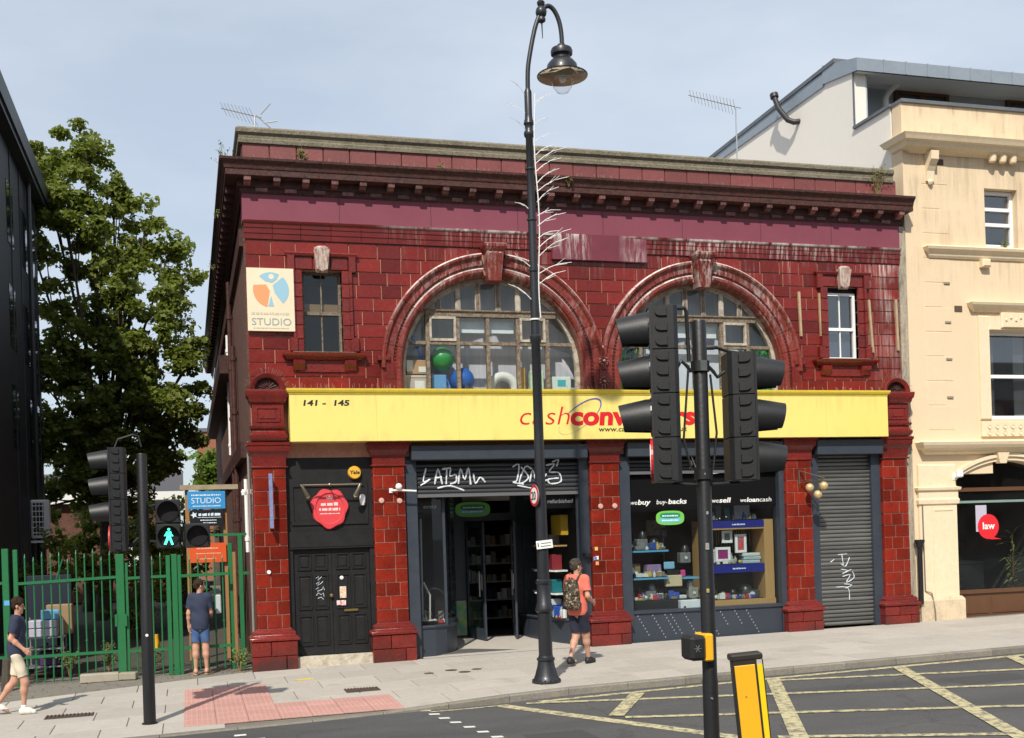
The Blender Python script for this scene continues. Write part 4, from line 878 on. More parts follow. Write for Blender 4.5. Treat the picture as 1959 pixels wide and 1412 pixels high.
scrawl(ws, [[(0, .9), (.3, .5), (.1, .1)], [(.3, 1), (.6, .2)], [(.8, .6), (1.1, .9), (1.2, .3)]], 8.1, 3.28, .25, .034, .010)
scrawl(rs, [[(.0, 1.6), (.35, 1.62)], [(.15, 1.62), (.2, 1.25)], [(.1, 1.3), (.28, 1.2), (.45, 1.5)], [(.1, 1.1), (.35, 1.05), (.15, .95), (.5, 1.08)], [(.15, .85), (.45, .9), (.3, .65), (.6, .8), (.55, 1.0)], [(.2, .6), (.5, .55), (.25, .45)], [(-.1, .5), (.35, .45), (.4, .05)], [(-.3, 1.35), (-.15, 1.45)]], 11.26, .62, .58, .034, .009)
# --- display window bay
m = MB(); m.cbox(6.87, 9.97, .0, .25, .04, .60, .01); m.build('stall_riser', SLATE, shopfront)
m = MB(); m.cbox(6.85, 9.98, -.03, .25, .60, .655, .012); m.build('window_cill', SLATE, shopfront)
WEB = M('scuff_white', (.25, .28, .32, 1), rough=.8)
m = MB(); rn = random.Random(11)
for i, x in enumerate((6.95, 7.25, 7.5, 7.62, 7.9, 8.35, 8.65, 8.95, 9.2)):
    for j in range(rn.randint(4, 8)):
        z = .57 - j * .06; m.box(x + j * .035, x + j * .035 + .018, -.0025, .0, z - .025, z)
o = m.build('scuff_marks', WEB, shopfront); o['kind'] = 'stuff'
m = MB(); m.box(6.87, 9.97, .10, .14, 2.58, 3.2); hp = m.build('header_board', M('matt_black_board', (.006, .006, .007, 1), rough=.9, spec=.1), shopfront)
for body, x, w, sz in (('we', 6.91, .15, .12), ('buy', 7.07, .26, .13), ('buy-', 7.45, .22, .12), ('backs', 7.69, .38, .13), ('we', 8.6, .14, .12), ('sell', 8.75, .25, .13), ('we', 9.2, .13, .11), ('loan', 9.34, .26, .12), ('cash', 9.61, .26, .12)):
    text(body, sz * 1.0, (x, .097, 2.645), WHITE, hp, 'lettering', .15, .003 if body in ('buy', 'backs', 'sell', 'loan') else 0, w)
for (xa, xb) in ((6.87, 8.36), (8.40, 9.97)):
    m = MB(); m.box(xa, xb, .10, .106, .655, 2.58); m.build('display_pane', GLASS, shopfront)
m = MB(); m.box(8.36, 8.40, .08, .13, .655, 2.58); m.build('glazing_bar', SLATE, shopfront)
m = MB(); m.box(6.87, 9.97, .14, 1.5, .56, .60); m.build('display_floor', BLACKW, shopfront)
m = MB(); m.box(6.87, 9.97, 1.5, 1.54, .56, 3.2); m.build('display_back', M('black_backing', (.012, .012, .012, 1), rough=.9), shopfront)
# --- entrance recess
def wallpath(pts, z0, z1, mat, name, parent, th=.0):
    m = MB()
    for (a, b) in zip(pts[:-1], pts[1:]): m.quad((a[0], a[1], z0), (b[0], b[1], z0), (b[0], b[1], z1), (a[0], a[1], z1))
    return m.build(name, mat, parent)
LP = [(2.83, .08), (3.12, .12), (3.36, .28), (3.55, .55), (3.72, 1.0), (3.88, 1.7), (4.0, 2.6)]
RP = [(5.4, 2.6), (5.42, 1.9), (5.5, 1.3), (5.62, .8), (5.76, .4), (5.87, .12)]
for pth, zb, gl0, nm in ((LP, .03, .56, 'left'), (RP, .05, .52, 'right')):
    m = MB()
    for (a, b) in zip(pth[:-1], pth[1:]):
        m.quad((a[0], a[1], zb - .05), (b[0], b[1], zb - .05), (b[0], b[1], gl0), (a[0], a[1], gl0))
    for (a, b) in zip(pth[:-1], pth[1:]):
        m.tube([(a[0], a[1], gl0), (b[0], b[1], gl0)], .03, 6)
    back = [(pth[0][0], 2.6)] if nm == 'left' else [(pth[-1][0], 2.6)]
    n = len(pth); m.add([(x, y, gl0 + .01) for x, y in pth + back], [tuple(range(n + 1))])
    st = m.build('stall_riser', SLATE, shopfront)
    for (a, b) in zip(pth[:-1], pth[1:]):
        m = MB(); m.quad((a[0], a[1], gl0 + .02), (b[0], b[1], gl0 + .02), (b[0], b[1], 2.9), (a[0], a[1], 2.9)); m.build('display_pane', GLASS, st)
    for (x, y) in (pth[0], pth[2], pth[-1]) if nm == 'left' else (pth[0], pth[-1]):
        m = MB(); m.box(x - .025, x + .025, y - .025, y + .025, gl0, 2.95); m.build('window_post', SLATE, st)
    if nm == 'left': m = MB(); m.box(2.7, 2.74, .3, 2.6, 0, 3.5); m.build('side_wall', DARKROOM, st)
ent = MB(); ent.box(2.7, 4.02, 2.62, 2.7, 0, 3.5); ent.box(4.0, 4.32, 2.58, 2.7, .08, 3.3); ent.box(5.28, 6.0, 2.58, 2.7, .08, 3.4); ent.box(4.3, 5.3, 2.58, 2.7, 2.45, 2.6); ent.box(4.3, 5.3, 2.58, 2.7, 3.0, 3.3)
ent.build('entrance_frame', SLATE, shopfront)
m = MB(); m.box(4.32, 5.28, 2.62, 2.63, 2.6, 3.0); m.build('fanlight', GLASS, shopfront)
m = MB(); m.box(2.83, 5.87, .15, 2.62, 3.05, 3.1); m.build('entrance_soffit', BLACKW, shopfront)
m = MB(); m.box(2.83, 5.87, .0, 2.62, -.05, .04); 
m2_ = MB(); m2_.quad((2.85, -.1, GZ(2.85, -.1) + .001), (5.86, -.1, GZ(5.86, -.1) + .001), (5.86, 2.6, .10), (2.85, 2.6, .10)); m2_.build('entrance_floor', SLAB, shopfront)
HND = M('brushed_steel', (.5, .5, .5, 1), rough=.35, metal=.9)
def leafdoor(hx, hy, ang, w):
    e = bpy.data.objects.new('door_leaf', None)
    m = MB(); m.box(0, .06, -.02, .02, .1, 2.42).box(w - .06, w, -.02, .02, .1, 2.42).box(.06, w - .06, -.019, .019, .1, .32).box(.06, w - .06, -.019, .019, 2.32, 2.42)
    me = m.mesh('door_leaf'); me.materials.append(SLATE); o = put('door_leaf', me, None, (hx, hy, 0), (0, 0, ang)); child(o, shopfront)
    m = MB(); m.box(.06, w - .06, -.004, .004, .32, 2.32); me = m.mesh('door_pane'); me.materials.append(GLASS); p = put('door_pane', me, None, (hx, hy, 0), (0, 0, ang)); child(p, o)
    m = MB(); m.tube([(w - .12, -.06, .95), (w - .12, -.06, 1.45)], .016, 8); m.box(w - .2, w - .05, -.045, -.03, 1.08, 1.38); me = m.mesh('pull_handle'); me.materials.append(HND); p = put('pull_handle', me, None, (hx, hy, 0), (0, 0, ang)); child(p, o)
leafdoor(5.28, 2.56, R(258), .8); leafdoor(4.32, 2.56, R(282), .8)
# shop inside, seen through the open door: racks of shelves
# ================================================================ SIGNS AND FITTINGS ON THE RED BUILDING
SY = -.37
def illegible(parent, x0, x1, z, h, y, mat, seed, name='small_print'):
    """a line of print too small to read: short dashes of uneven length"""
    rn = random.Random(seed); m = MB(); x = x0
    while x < x1:
        w = min(rn.uniform(h * .5, h * 2.2), x1 - x); m.quad((x, y, z), (x + w, y, z), (x + w, y, z + h * rn.uniform(.7, 1)), (x, y, z + h * rn.uniform(.7, 1))); x += w + h * .35
    o = m.build(name, mat, parent); o['kind'] = 'stuff'; return o
FAINTT = M('faint_grey_print', (.52, .47, .36, 1), rough=.7)
sg = thing('fascia_sign', 'long yellow shop sign with red italic lettering across the tiled front', 'shop sign', (6.4, -.35, 3.85))
m = MB(); m.box(.63, 12.22, SY, .0, 3.852, 4.65); m.build('sign_panel', YELLOW, sg)
m = MB(); m.stack(.635, 12.215, SY, -.0, [(4.645, -.002), (4.65, .012), (4.67, .014), (4.685, .035), (4.715, .05), (4.745, .055), (4.75, .03)]); m.build('sign_cornice', YELLOWT, sg)
m = MB()
for x in (2.1, 3.55, 5.0, 6.45, 7.9, 9.4, 10.85): m.box(x - .002, x + .002, SY - .002, SY + .01, 3.853, 4.64)
m.build('panel_joint', M('sign_joint', (.55, .43, .1, 1), rough=.6), sg)
INK = M('black_vinyl', (.015, .013, .012, 1), rough=.5)
text('141 -  145', .13, (.86, SY - .003, 4.46), INK, sg, 'street_number', .1, .004, .78)
text('cash', .48, (4.67, SY - .003, 4.115), REDT, sg, 'lettering', .22, -.006, .94)
text('converters', .46, (5.62, SY - .003, 4.115), REDT, sg, 'lettering', .08, .018, 2.46)
text('www.cashconverters.co.uk', .13, (6.16, SY - .003, 3.985), INK, sg, 'web_address', .12, .001, 1.75)
m = MB(); P_ = []
for i in range(41):
    a = 2 * math.pi * i / 40; u, w_ = .50 * math.cos(a), .19 * math.sin(a); t = R(36); P_.append((5.81 + u * math.cos(t) - w_ * math.sin(t), SY - .006, 4.265 + u * math.sin(t) + w_ * math.cos(t)))
m = MB()
for i in range(40):
    p, q = Vector(P_[i]), Vector(P_[i + 1]); c = Vector((5.81, SY - .006, 4.265))
    if i in (12, 13, 14, 15, 16, 31, 32, 33): continue
    th = .004 + .03 * (0.5 + .5 * math.cos(2 * math.pi * i / 40 - .3)) ** 2
    m.quad(p, q, q + (c - q).normalized() * th, p + (c - p).normalized() * th)
m.build('logo_ring', VIOLET, sg)['kind'] = 'stuff'
m = MB(); rn = random.Random(5)
for i in range(170):
    x = rn.uniform(.7, 12.1); 
    if x > 4.5 and rn.random() < .35: continue
    m.tube([(x, SY + .02, 4.745), (x + rn.uniform(-.02, .02), SY - .01 + rn.random() * .06, 4.80 + rn.random() * .05)], .002, 3)
o = m.build('bird_spikes', MATS['steel_wire'], sg); o['kind'] = 'stuff'
# dance-and-pilates style studio board on the corner
CREAMB = M('cream_board', (.74, .64, .46, 1), rough=.6, noise=[(2, .4, (.66, .54, .37, 1))])
st = thing('studio_board', 'cream board with blue and orange round figure emblem at the upper left corner', 'sign', (.41, -.06, 5.75))
m = MB(); m.box(.005, .79, -.10, -.03, 5.76, 6.83); m.build('board', CREAMB, st)
def sector(cx, cz, r, pts_fn, mat, name):
    P_ = pts_fn; m = MB(); m.add([(x, -.1035, z) for x, z in P_], [tuple(range(len(P_)))]); m.build(name, mat, st)
cx, cz, r = .405, 6.46, .30
LB = M('pale_blue_print', (.27, .47, .58, 1), rough=.6); OR = M('soft_orange_print', (.68, .30, .13, 1), rough=.6); GREYT = M('grey_green_print', (.28, .36, .36, 1), rough=.6)
def arcp(a0, a1, n=14): return [(cx + r * math.cos(R(a0 + (a1 - a0) * i / n)), cz + r * math.sin(R(a0 + (a1 - a0) * i / n))) for i in range(n + 1)]
sector(cx, cz, r, arcp(48, -50) + [(cx + .06, cz - .05), (cx + .03, cz + .08)], LB, 'emblem_segment')
sector(cx, cz, r, arcp(165, 256) + [(cx - .02, cz - .02), (cx - .08, cz + .09)], OR, 'emblem_segment')
sector(cx, cz, r, arcp(62, 130) + [(cx - .1, cz + .15), (cx + .02, cz + .12), (cx + .1, cz + .18)], LB, 'emblem_segment')
sector(cx, cz, r, [(cx - .055, cz - .28), (cx + .045, cz - .28), (cx + .0, cz - .1)], LB, 'emblem_segment')
m = MB(); m.add([(cx + .01 + .045 * math.cos(a), -.105, cz + .225 + .045 * math.sin(a)) for a in [2 * math.pi * i / 14 for i in range(14)]], [tuple(range(14))]); m.build('emblem_head', CREAMB, st)
text('STUDIO', .17, (.07, -.104, 5.86), GREYT, st, 'lettering', 0, 0, .66)
illegible(st, .07, .71, 6.035, .045, -.104, FAINTT, 11); illegible(st, .09, .69, 5.80, .02, -.104, FAINTT, 12)
# red wax seal sign, its swan-neck lights, alarm box
seal = thing('wax_seal_sign', 'red wax seal shaped plaque with white lettering above the black door', 'sign', (1.29, .0, 2.45))
SEAL = M('red_seal_plastic', (.62, .055, .065, 1), rough=.45)
rn = random.Random(2); m = MB(); cx, cz = 1.29, 2.72; n = 40
rr = [.345 + .018 * math.sin(7 * 2 * math.pi * i / n + .7) + .012 * math.sin(3 * 2 * math.pi * i / n) for i in range(n)]
V = [(cx + rr[i] * .92 * math.cos(2 * math.pi * i / n), -.0, cz + rr[i] * math.sin(2 * math.pi * i / n)) for i in range(n)] + [(cx + rr[i] * .88 * math.cos(2 * math.pi * i / n), -.045, cz + rr[i] * .95 * math.sin(2 * math.pi * i / n)) for i in range(n)] \
  + [(cx + .25 * math.cos(2 * math.pi * i / n), -.05, cz + .27 * math.sin(2 * math.pi * i / n)) for i in range(n)] + [(cx + .235 * math.cos(2 * math.pi * i / n), -.03, cz + .255 * math.sin(2 * math.pi * i / n)) for i in range(n)]
F_ = [(k * n + i, k * n + (i + 1) % n, (k + 1) * n + (i + 1) % n, (k + 1) * n + i) for k in range(3) for i in range(n)] + [tuple(3 * n + i for i in range(n))]
m.add(V, F_); m.build('seal', SEAL, seal, 50)
PINKW = M('pinkish_white_print', (.75, .55, .52, 1), rough=.6)
for q_, (w, z, s_) in enumerate(((.30, 2.765, .06), (.36, 2.68, .055), (.34, 2.62, .018))): illegible(seal, cx - w / 2, cx + w / 2, z, s_, -.033, PINKW, 30 + q_)
m = MB(); m.add([(cx - .05, -.034, 2.88), (cx + .05, -.034, 2.88), (cx + .06, -.034, 2.93), (cx + .03, -.034, 2.905), (cx, -.034, 2.94), (cx - .03, -.034, 2.905), (cx - .06, -.034, 2.93)], [(0, 1, 2, 3, 4, 5, 6)]); m.build('crown_mark', PINKW, seal)
CHR = M('dull_brass_fitting', (.20, .17, .12, 1), rough=.4, metal=.8)
lt = thing('sign_light_bar', 'thin metal bar with two small spotlights above the red seal plaque', 'wall light', (1.25, -.1, 3.1))
m = MB(); m.tube([(.78, -.22, 3.12), (1.82, -.22, 3.12)], .014, 8); m.tube([(1.28, 0, 3.12), (1.28, -.22, 3.12)], .012, 6); m.ball((1.28, -.22, 3.12), .03, 8); m.build('bar', CHR, lt)
for x, dx in ((.80, .1), (1.80, -.08)):
    m = MB(); m.tube([(x, -.22, 3.12), (x + dx * .4, -.24, 3.04), (x + dx, -.2, 2.93)], [.028, .03, .045], 10); m.build('spotlight', CHR, lt, 40)
    m = MB(); m.ball((x + dx, -.2, 2.925), .035, 8); m.build('bulb', M('pale_bulb', (.75, .65, .35, 1), rough=.3), lt)
al_ = thing('alarm_box', 'round yellow burglar alarm box high on the black panel', 'alarm box', (1.74, 0, 3.2))
m = MB(); m.lathe((1.74, .02, 3.33), [(.115, 0), (.115, -.05), (.10, -.075)], 24, 'y'); m.build('case', M('amber_plastic', (.72, .40, .04, 1), rough=.4), al_, 40)
text('Yale', .09, (1.655, -.058, 3.305), INK, al_, 'lettering', .1, .002, .17)
m = MB(); m.lathe((1.86, -.05, 2.82), [(.03, -.06), (.05, .0), (.05, .1), (.03, .13)], 12); o = m.build('bulkhead_lamp', WHITE, None, 40); tag(o, 'small white bulkhead lamp on the black panel beside the red seal plaque', 'wall light')
# cctv camera on the second pier, blue bracket on the corner pier, pawnbroker's balls, ribbon cable bits
cc = thing('security_camera', 'white dome camera on an arm between the black door and the shop entrance', 'camera', (2.5, -.2, 3.0))
m = MB(); m.tube([(2.35, -.14, 3.0), (2.45, -.24, 3.0), (2.78, -.24, 2.98)], .016, 6); m.box(2.32, 2.38, -.145, -.12, 2.96, 3.04); m.build('arm', WHITE, cc)
m = MB(); m.ball((2.47, -.25, 3.06), .06, 12); m.build('dome', UPVC, cc, True)
for i, (x, z) in enumerate(((2.18, 2.83), (2.50, 2.82), (6.24, 2.63), (6.52, 2.63))):
    m = MB(); m.lathe((x, PY, z), [(.05, .0), (.045, -.02), (.02, -.025)], 12, 'y'); tag(m.build('fixing_plate', M('pinkish_rubber', (.55, .32, .26, 1), rough=.8), None), ('left' if i % 2 == 0 else 'right') + (' pale round fixing plate on the pier beside the black door' if i < 2 else ' pale round fixing plate on the pier between the two shutters'), 'fixing')
br = thing('banner_bracket', 'slim blue metal bracket standing off the corner pier', 'bracket', (.3, -.2, 2.4))
BLUEM = M('faded_blue_metal', (.14, .18, .36, 1), rough=.5, noise=[(20, .5, (.3, .32, .42, 1))])
m = MB(); m.box(.25, .31, -.34, -.30, 2.40, 3.32); m.build('upright', BLUEM, br)
for z in (2.43, 3.29): m = MB(); m.box(.262, .298, -.30, -.11, z - .02, z + .02); m.build('stay', BLUEM, br)
pb = thing('pawn_balls', 'three golden balls hanging from a bracket on the fourth pier', 'pawnbroker sign', (10.55, -.25, 2.9))
GOLD = M('old_gold_ball', (.62, .46, .22, 1), rough=.35, metal=.35)
m = MB(); m.tube([(10.36, -.13, 3.22), (10.36, -.13, 2.95)], .018, 6); m.tube([(10.36, -.13, 3.22), (10.62, -.62, 3.04)], .012, 6); m.tube([(10.36, -.14, 2.98), (10.6, -.6, 3.02)], .01, 6); m.build('bracket', CHR, pb)
for (x, y, z) in ((10.46, -.34, 2.88), (10.62, -.58, 2.9), (10.56, -.46, 2.74)):
    m = MB(); m.ball((x, y, z), .082, 16); m.build('ball', GOLD, pb, True)
    m = MB(); m.tube([(x, y, z + .07), (x * .6 + .4 * 10.56, y * .6 - .4 * .5, 3.03)], .005, 4); m.build('hanger', CHR, pb)
bx = thing('door_entry_box', 'small dark box with round lens on the post right of the shop entrance', 'wall box', (5.95, -.1, 1.65))
m = MB(); m.rbox(5.9, 6.03, -.12, -.03, 1.70, 1.78, .01); m.ball((5.95, -.13, 1.73), .035, 10); m.build('housing', BLACK, bx)
for i, (x, z, c_, nm) in enumerate(((6.13, 1.85, (.7, .45, .1, 1), 'amber'), (6.14, 1.68, (.75, .75, .78, 1), 'white'), (6.14, 1.58, (.75, .35, .12, 1), 'orange'), (6.1, 1.67, (.2, .25, .55, 1), 'blue'))):
    m = MB(); m.box(x - .03, x + .03, PY - .006, PY, z - .03, z + .035); tag(m.build('wall_sticker', M('sticker_' + nm, c_, rough=.6)), nm + ' little sticker on the pier right of the shop entrance', 'sticker')
for (x, z, nm) in ((.22, 1.66, 'white round bolt head on the corner pier'),):
    m = MB(); m.lathe((x, PY, z), [(.035, 0), (.03, -.03)], 12, 'y'); tag(m.build('bolt_head', WHITE), nm, 'bolt')
# battens left from an old sign round the right hand window
BAT = M('bleached_batten', (.42, .33, .20, 1), rough=.9, noise=[(8, .6, (.28, .19, .10, 1))])
for i, (x, z0, z1, dx, lb) in enumerate(((10.51, 5.85, 6.72, .02, 'pale timber batten left of the white window, touching the arch'), (10.96, 5.86, 6.7, .02, 'timber batten just left of the white window'), (12.07, 5.55, 6.6, .06, 'timber batten just right of the white window'), (12.69, 5.6, 6.62, .02, 'timber batten at the right end of the tiled wall'))):
    m = MB(); m.add([(x, -.06, z1), (x + .045, -.06, z1), (x + .045 + dx, -.06, z0), (x + dx, -.06, z0), (x, -.015, z1), (x + .045, -.015, z1), (x + .045 + dx, -.015, z0), (x + dx, -.015, z0)], [(3, 2, 1, 0), (0, 1, 5, 4), (1, 2, 6, 5), (2, 3, 7, 6), (3, 0, 4, 7)])
    tag(m.build('timber_batten', BAT), lb, 'batten')
# roof aerials
def aerial(name, label, x, y, z0, z1, x_end, zdrop, n):
    t = thing(name, label, 'aerial', (x, y, z0)); m = MB(); m.tube([(x, y, z0), (x, y, z1)], .014, 6); m.build('mast', HND, t)
    m = MB(); m.tube([(x + .12 * (1 if x_end < x else -1), y, z1 - .02), (x_end, y, z1 + zdrop)], .009, 6); m.build('boom', MATS['steel_wire'], t)
    for i in range(n):
        f = (i + .3) / n; px, pz = x + (x_end - x) * f, z1 - .02 + (zdrop + .02) * f; h = .16 - .05 * f; m = MB(); m.tube([(px - h * .5, y - h * .6, pz + h * .8), (px + h * .5, y + h * .6, pz - h * .8)], .0038, 4); m.build('element', MATS['steel_wire'], t)
    return t
t = aerial('tv_aerial', 'thin television aerial on the roof at the left end', .27, .6, 9.2, 9.66, -.3, .1, 9)
for (a, b) in (((.3, 9.68), (.62, 9.4)), ((.38, 9.7), (.55, 9.9)), ((.42, 9.55), (.66, 9.6))):
    m = MB(); m.tube([(a[0], .6, a[1]), (b[0], .6, b[1])], .01, 5); m.build('reflector', MATS['steel_wire'], t)
aerial('tv_aerial', 'tall rusty television aerial on the roof by the white gable', 9.95, 1.2, 9.2, 10.75, 8.9, .16, 14)
# weeds on the cornice
LEAFY = M('weed_leaf', (.10, .14, .03, 1), rough=.8, noise=[(6, .6, (.17, .16, .04, 1))])
DRYL = M('dry_weed', (.22, .17, .07, 1), rough=.9)
def weed(label, x, y, z, w, h, n, mat=LEAFY, seed=1, name='weed'):
    rn = random.Random(seed); t = thing(name, label, 'plant', (x, y, z)); s_ = MB(); l_ = MB()
    for i in range(n):
        a = rn.uniform(0, 6.28); r_ = rn.uniform(.1, 1) * w; hh = h * rn.uniform(.4, 1)
        p1 = Vector((x + r_ * .4 * math.cos(a), y + r_ * .4 * math.sin(a), z + hh * .6)); p2 = Vector((x + r_ * math.cos(a), y + r_ * math.sin(a), z + hh))
        s_.tube([(x, y, z - .02), p1, p2], [.006, .005, .003], 4)
        for k in range(9):
            f = rn.random(); p = p1.lerp(p2, f) + Vector((rn.gauss(0, .03), rn.gauss(0, .03), rn.gauss(0, .03))); d = Vector((rn.gauss(0, 1), rn.gauss(0, 1), rn.gauss(0, .6))).normalized(); u = d.orthogonal().normalized(); L_ = rn.uniform(.03, .06)
            l_.quad(p, p + d * L_ * .5 + u * L_ * .3, p + d * L_, p + d * L_ * .5 - u * L_ * .3)
    s_.build('stems', DRYL, t); l_.build('leaves', mat, t); return t
weed('leafy weed growing from the cornice near its left end', .98, -.1, 8.6, .12, .42, 12, LEAFY, 3)
weed('small leafy shoot at the outer left corner of the cornice', -.28, .5, 8.6, .22, .5, 9, LEAFY, 4)
weed('small weed tuft on the cornice left of the lamp post', 3.42, -.25, 8.6, .1, .14, 7, LEAFY, 5)
weed('small yellow green weed on the cornice just right of the lamp post', 5.75, -.33, 8.45, .1, .16, 8, LEAFY, 6)
weed('big straggling weed on the parapet at the right end of the tiled building', 12.35, -.05, 8.66, .35, .72, 26, M('dry_green_weed', (.13, .13, .035, 1), rough=.9, noise=[(8, .6, (.2, .16, .06, 1))]), 8)
weed('tiny weed hanging on the left cornice return, upper one', -.36, 2.2, 8.3, .1, .15, 5, LEAFY, 9); weed('tiny weed hanging on the left cornice return, lower one', -.36, 6.5, 8.3, .12, .2, 6, LEAFY, 10)
m = MB()
# ================================================================ CREAM BUILDING ON THE RIGHT
CREAM = M('cream_stucco', (.70, .555, .375, 1), rough=.85, noise=[(.7, .4, (.67, .50, .31, 1)), (4, .25, (.75, .62, .44, 1)), (18, .12, (.5, .38, .24, 1))], bump=(30, .15), extra=lambda nt, c, geo: streaks(nt, streaks(nt, c, geo, (.36, .27, .17, 1), 12.9, 30, 6.3, 7.6, .5, 9, .7, .46, .66, .3), geo, (.34, .26, .17, 1), 12.9, 30, 8.4, 9.7, .55, 8, .6, .45, .66, .3))
CREAML = M('pale_cream_dressing', (.76, .63, .44, 1), rough=.8, noise=[(1.5, .35, (.70, .55, .35, 1)), (12, .22, (.5, .40, .26, 1))], bump=(30, .12))
DIRTYC = M('grimy_cream_plinth', (.60, .48, .32, 1), rough=.9, noise=[(4, .7, (.30, .25, .18, 1)), (20, .5, (.66, .55, .4, 1))], bump=(25, .3))
GABLE = M('white_render', (.74, .70, .63, 1), rough=.9, noise=[(.4, .3, (.70, .655, .58, 1)), (6, .15, (.62, .58, .5, 1))], bump=(20, .05))
ZINC = M('zinc_sheet', (.28, .32, .36, 1), rough=.45, metal=.3, noise=[(1.2, .5, (.22, .25, .29, 1)), (12, .3, (.36, .40, .43, 1))])
ZINCW = M('pale_zinc_cladding', (.40, .45, .49, 1), rough=.5, noise=[(1.2, .4, (.34, .39, .43, 1))])
LEAD = M('dark_lead', (.10, .11, .125, 1), rough=.6, noise=[(5, .5, (.16, .17, .19, 1))])
BROWN = M('brown_window_frame', (.10, .045, .02, 1), rough=.45, noise=[(6, .4, (.14, .065, .03, 1))])
cb = thing('cream_building', 'cream stucco building with white sash windows at the right edge', 'building', (15.5, 0, .15))
CX1 = 21.0
m = MB()
m.box(13.005, 14.0, .0, .4, -.2, 3.1); m.box(13.005, 14.93, .0, .4, 3.1, 10.05)
m.box(14.93, 16.15, .0, .4, 3.45, 4.22); m.box(14.93, 16.15, .0, .4, 6.05, 7.78); m.box(14.93, 15.74, .0, .4, 8.99, 10.05); m.box(15.74, 16.15, .0, .4, 7.78, 10.05)
m.box(16.15, CX1, .0, .4, 3.45, 10.05); m.box(16.6, CX1, .001, .4, -.2, 3.45); m.box(13.005, CX1, .0, .3, 10.05, 10.62)
wl = m.build('front_wall', CREAM, cb)
# white gable wall above the red roof
pts = [(.35, 8.0), (8.5, 8.0), (8.5, 12.19), (2.25, 12.34), (2.25, 12.0), (1.62, 11.86), (1.62, 10.64), (.35, 10.64)]
m = MB(); n = len(pts); m.add([(13.0, y, z) for y, z in pts] + [(13.3, y, z) for y, z in pts], [tuple(range(n))] + [(i, i + n, (i + 1) % n + n, (i + 1) % n) for i in range(n)]); m.box(13.0, 13.3, .401, 8.5, 0, 8.0)
m.build('gable_wall', GABLE, cb)
m = MB(); m.box(13.002, 13.3, .0, .349, 10.05, 10.62); 
m = MB()
def edge(p, q, w, h):
    p, q = Vector(p), Vector(q); d = (q - p).normalized(); s_ = Vector((1, 0, 0)) * w; u = Vector((0, 0, 1)) * h
    V = [p - s_ * .1, p + s_ * .9, q + s_ * .9, q - s_ * .1]; return V + [v + u for v in V], [(3, 2, 1, 0), (4, 5, 6, 7), (0, 1, 5, 4), (1, 2, 6, 5), (2, 3, 7, 6), (3, 0, 4, 7)]
for a in (((12.97, 2.25, 12.34), (12.97, 8.6, 12.19), .4, .09), ((12.98, 1.62, 10.64), (12.98, .3, 10.64), .36, .06)): m.add(*edge(*a))
m.box(12.985, CX1, -.05, .32, 10.622, 10.69); m.build('metal_coping', LEAD, cb)
m = MB(); m.box(12.985, 13.01, 1.60, 1.64, 10.66, 11.85); m.build('corner_flashing', LEAD, cb)
# attic with sloping zinc eave
m = MB()
V = [(12.95, 1.4, 11.83), (CX1, 1.4, 11.83), (CX1, 2.75, 12.05), (12.95, 2.75, 12.05), (12.95, 1.4, 12.10), (CX1, 1.4, 12.10), (CX1, 2.75, 12.46), (12.95, 2.75, 12.46)]
m.add(V, [(0, 3, 2, 1), (4, 5, 6, 7), (0, 1, 5, 4), (1, 2, 6, 5), (3, 0, 4, 7)]); m.box(12.96, CX1, 2.75, 8.6, 12.0, 12.3)
at = m.build('attic_roof', ZINC, cb)
m = MB(); m.add([(13.0, 1.45, 11.826), (CX1, 1.45, 11.826), (CX1, 2.7, 12.03), (13.0, 2.7, 12.03)], [(0, 3, 2, 1)]); m.build('bounce_light_soffit', WHITE, at)  # white sheet added under the eave, stands in for bounced light
m = MB()
for x in np.arange(13.6, 20.5, .55): m.box(x, x + .03, 1.385, 1.4, 11.83, 12.11)
m.build('standing_seam', ZINC, at)
m = MB(); m.box(13.3, CX1, 2.7, 2.8, 10.0, 12.04); m.box(13.3, 13.34, 1.63, 2.7, 10.0, 11.85); aw = m.build('attic_wall', ZINCW, cb)
for x0, x1 in ((14.75, 16.2), (17.8, 19.2)):
    m = MB(); m.box(x0, x1, 2.64, 2.72, 11.05, 11.12).box(x0, x1, 2.64, 2.72, 11.95, 12.02).box(x0, x0 + .09, 2.64, 2.72, 11.12, 11.95).box(x1 - .09, x1, 2.64, 2.72, 11.12, 11.95).box((x0 + x1) / 2 - .07, (x0 + x1) / 2 + .07, 2.64, 2.72, 11.12, 11.95)
    f = m.build('attic_window', BROWN, cb)
    for (a, b) in ((x0 + .09, (x0 + x1) / 2 - .07), ((x0 + x1) / 2 + .07, x1 - .09)):
        m = MB(); m.box(a, b, 2.68, 2.684, 11.12, 11.95); m.build('pane', M('attic_glass', (.05, .06, .07, 1), rough=.05, spec=.8), f)
m = MB(); m.tube([(14.55, 2.2, 12.0), (14.4, 2.35, 11.85), (14.33, 2.4, 11.7), (14.33, 2.4, 10.6)], .07, 10); m.build('downpipe', UPVC, cb, 40)
m = MB(); m.tube([(13.05, 3.86, 11.62), (12.88, 3.9, 11.60), (12.78, 4.0, 11.68), (12.72, 4.3, 12.05), (12.7, 4.45, 12.38)], .065, 10); m.tube([(12.7, 4.44, 12.36), (12.7, 4.47, 12.46)], .1, 10); m.build('vent_pipe', M('black_plastic_pipe', (.02, .02, .022, 1), rough=.5), cb, 40)
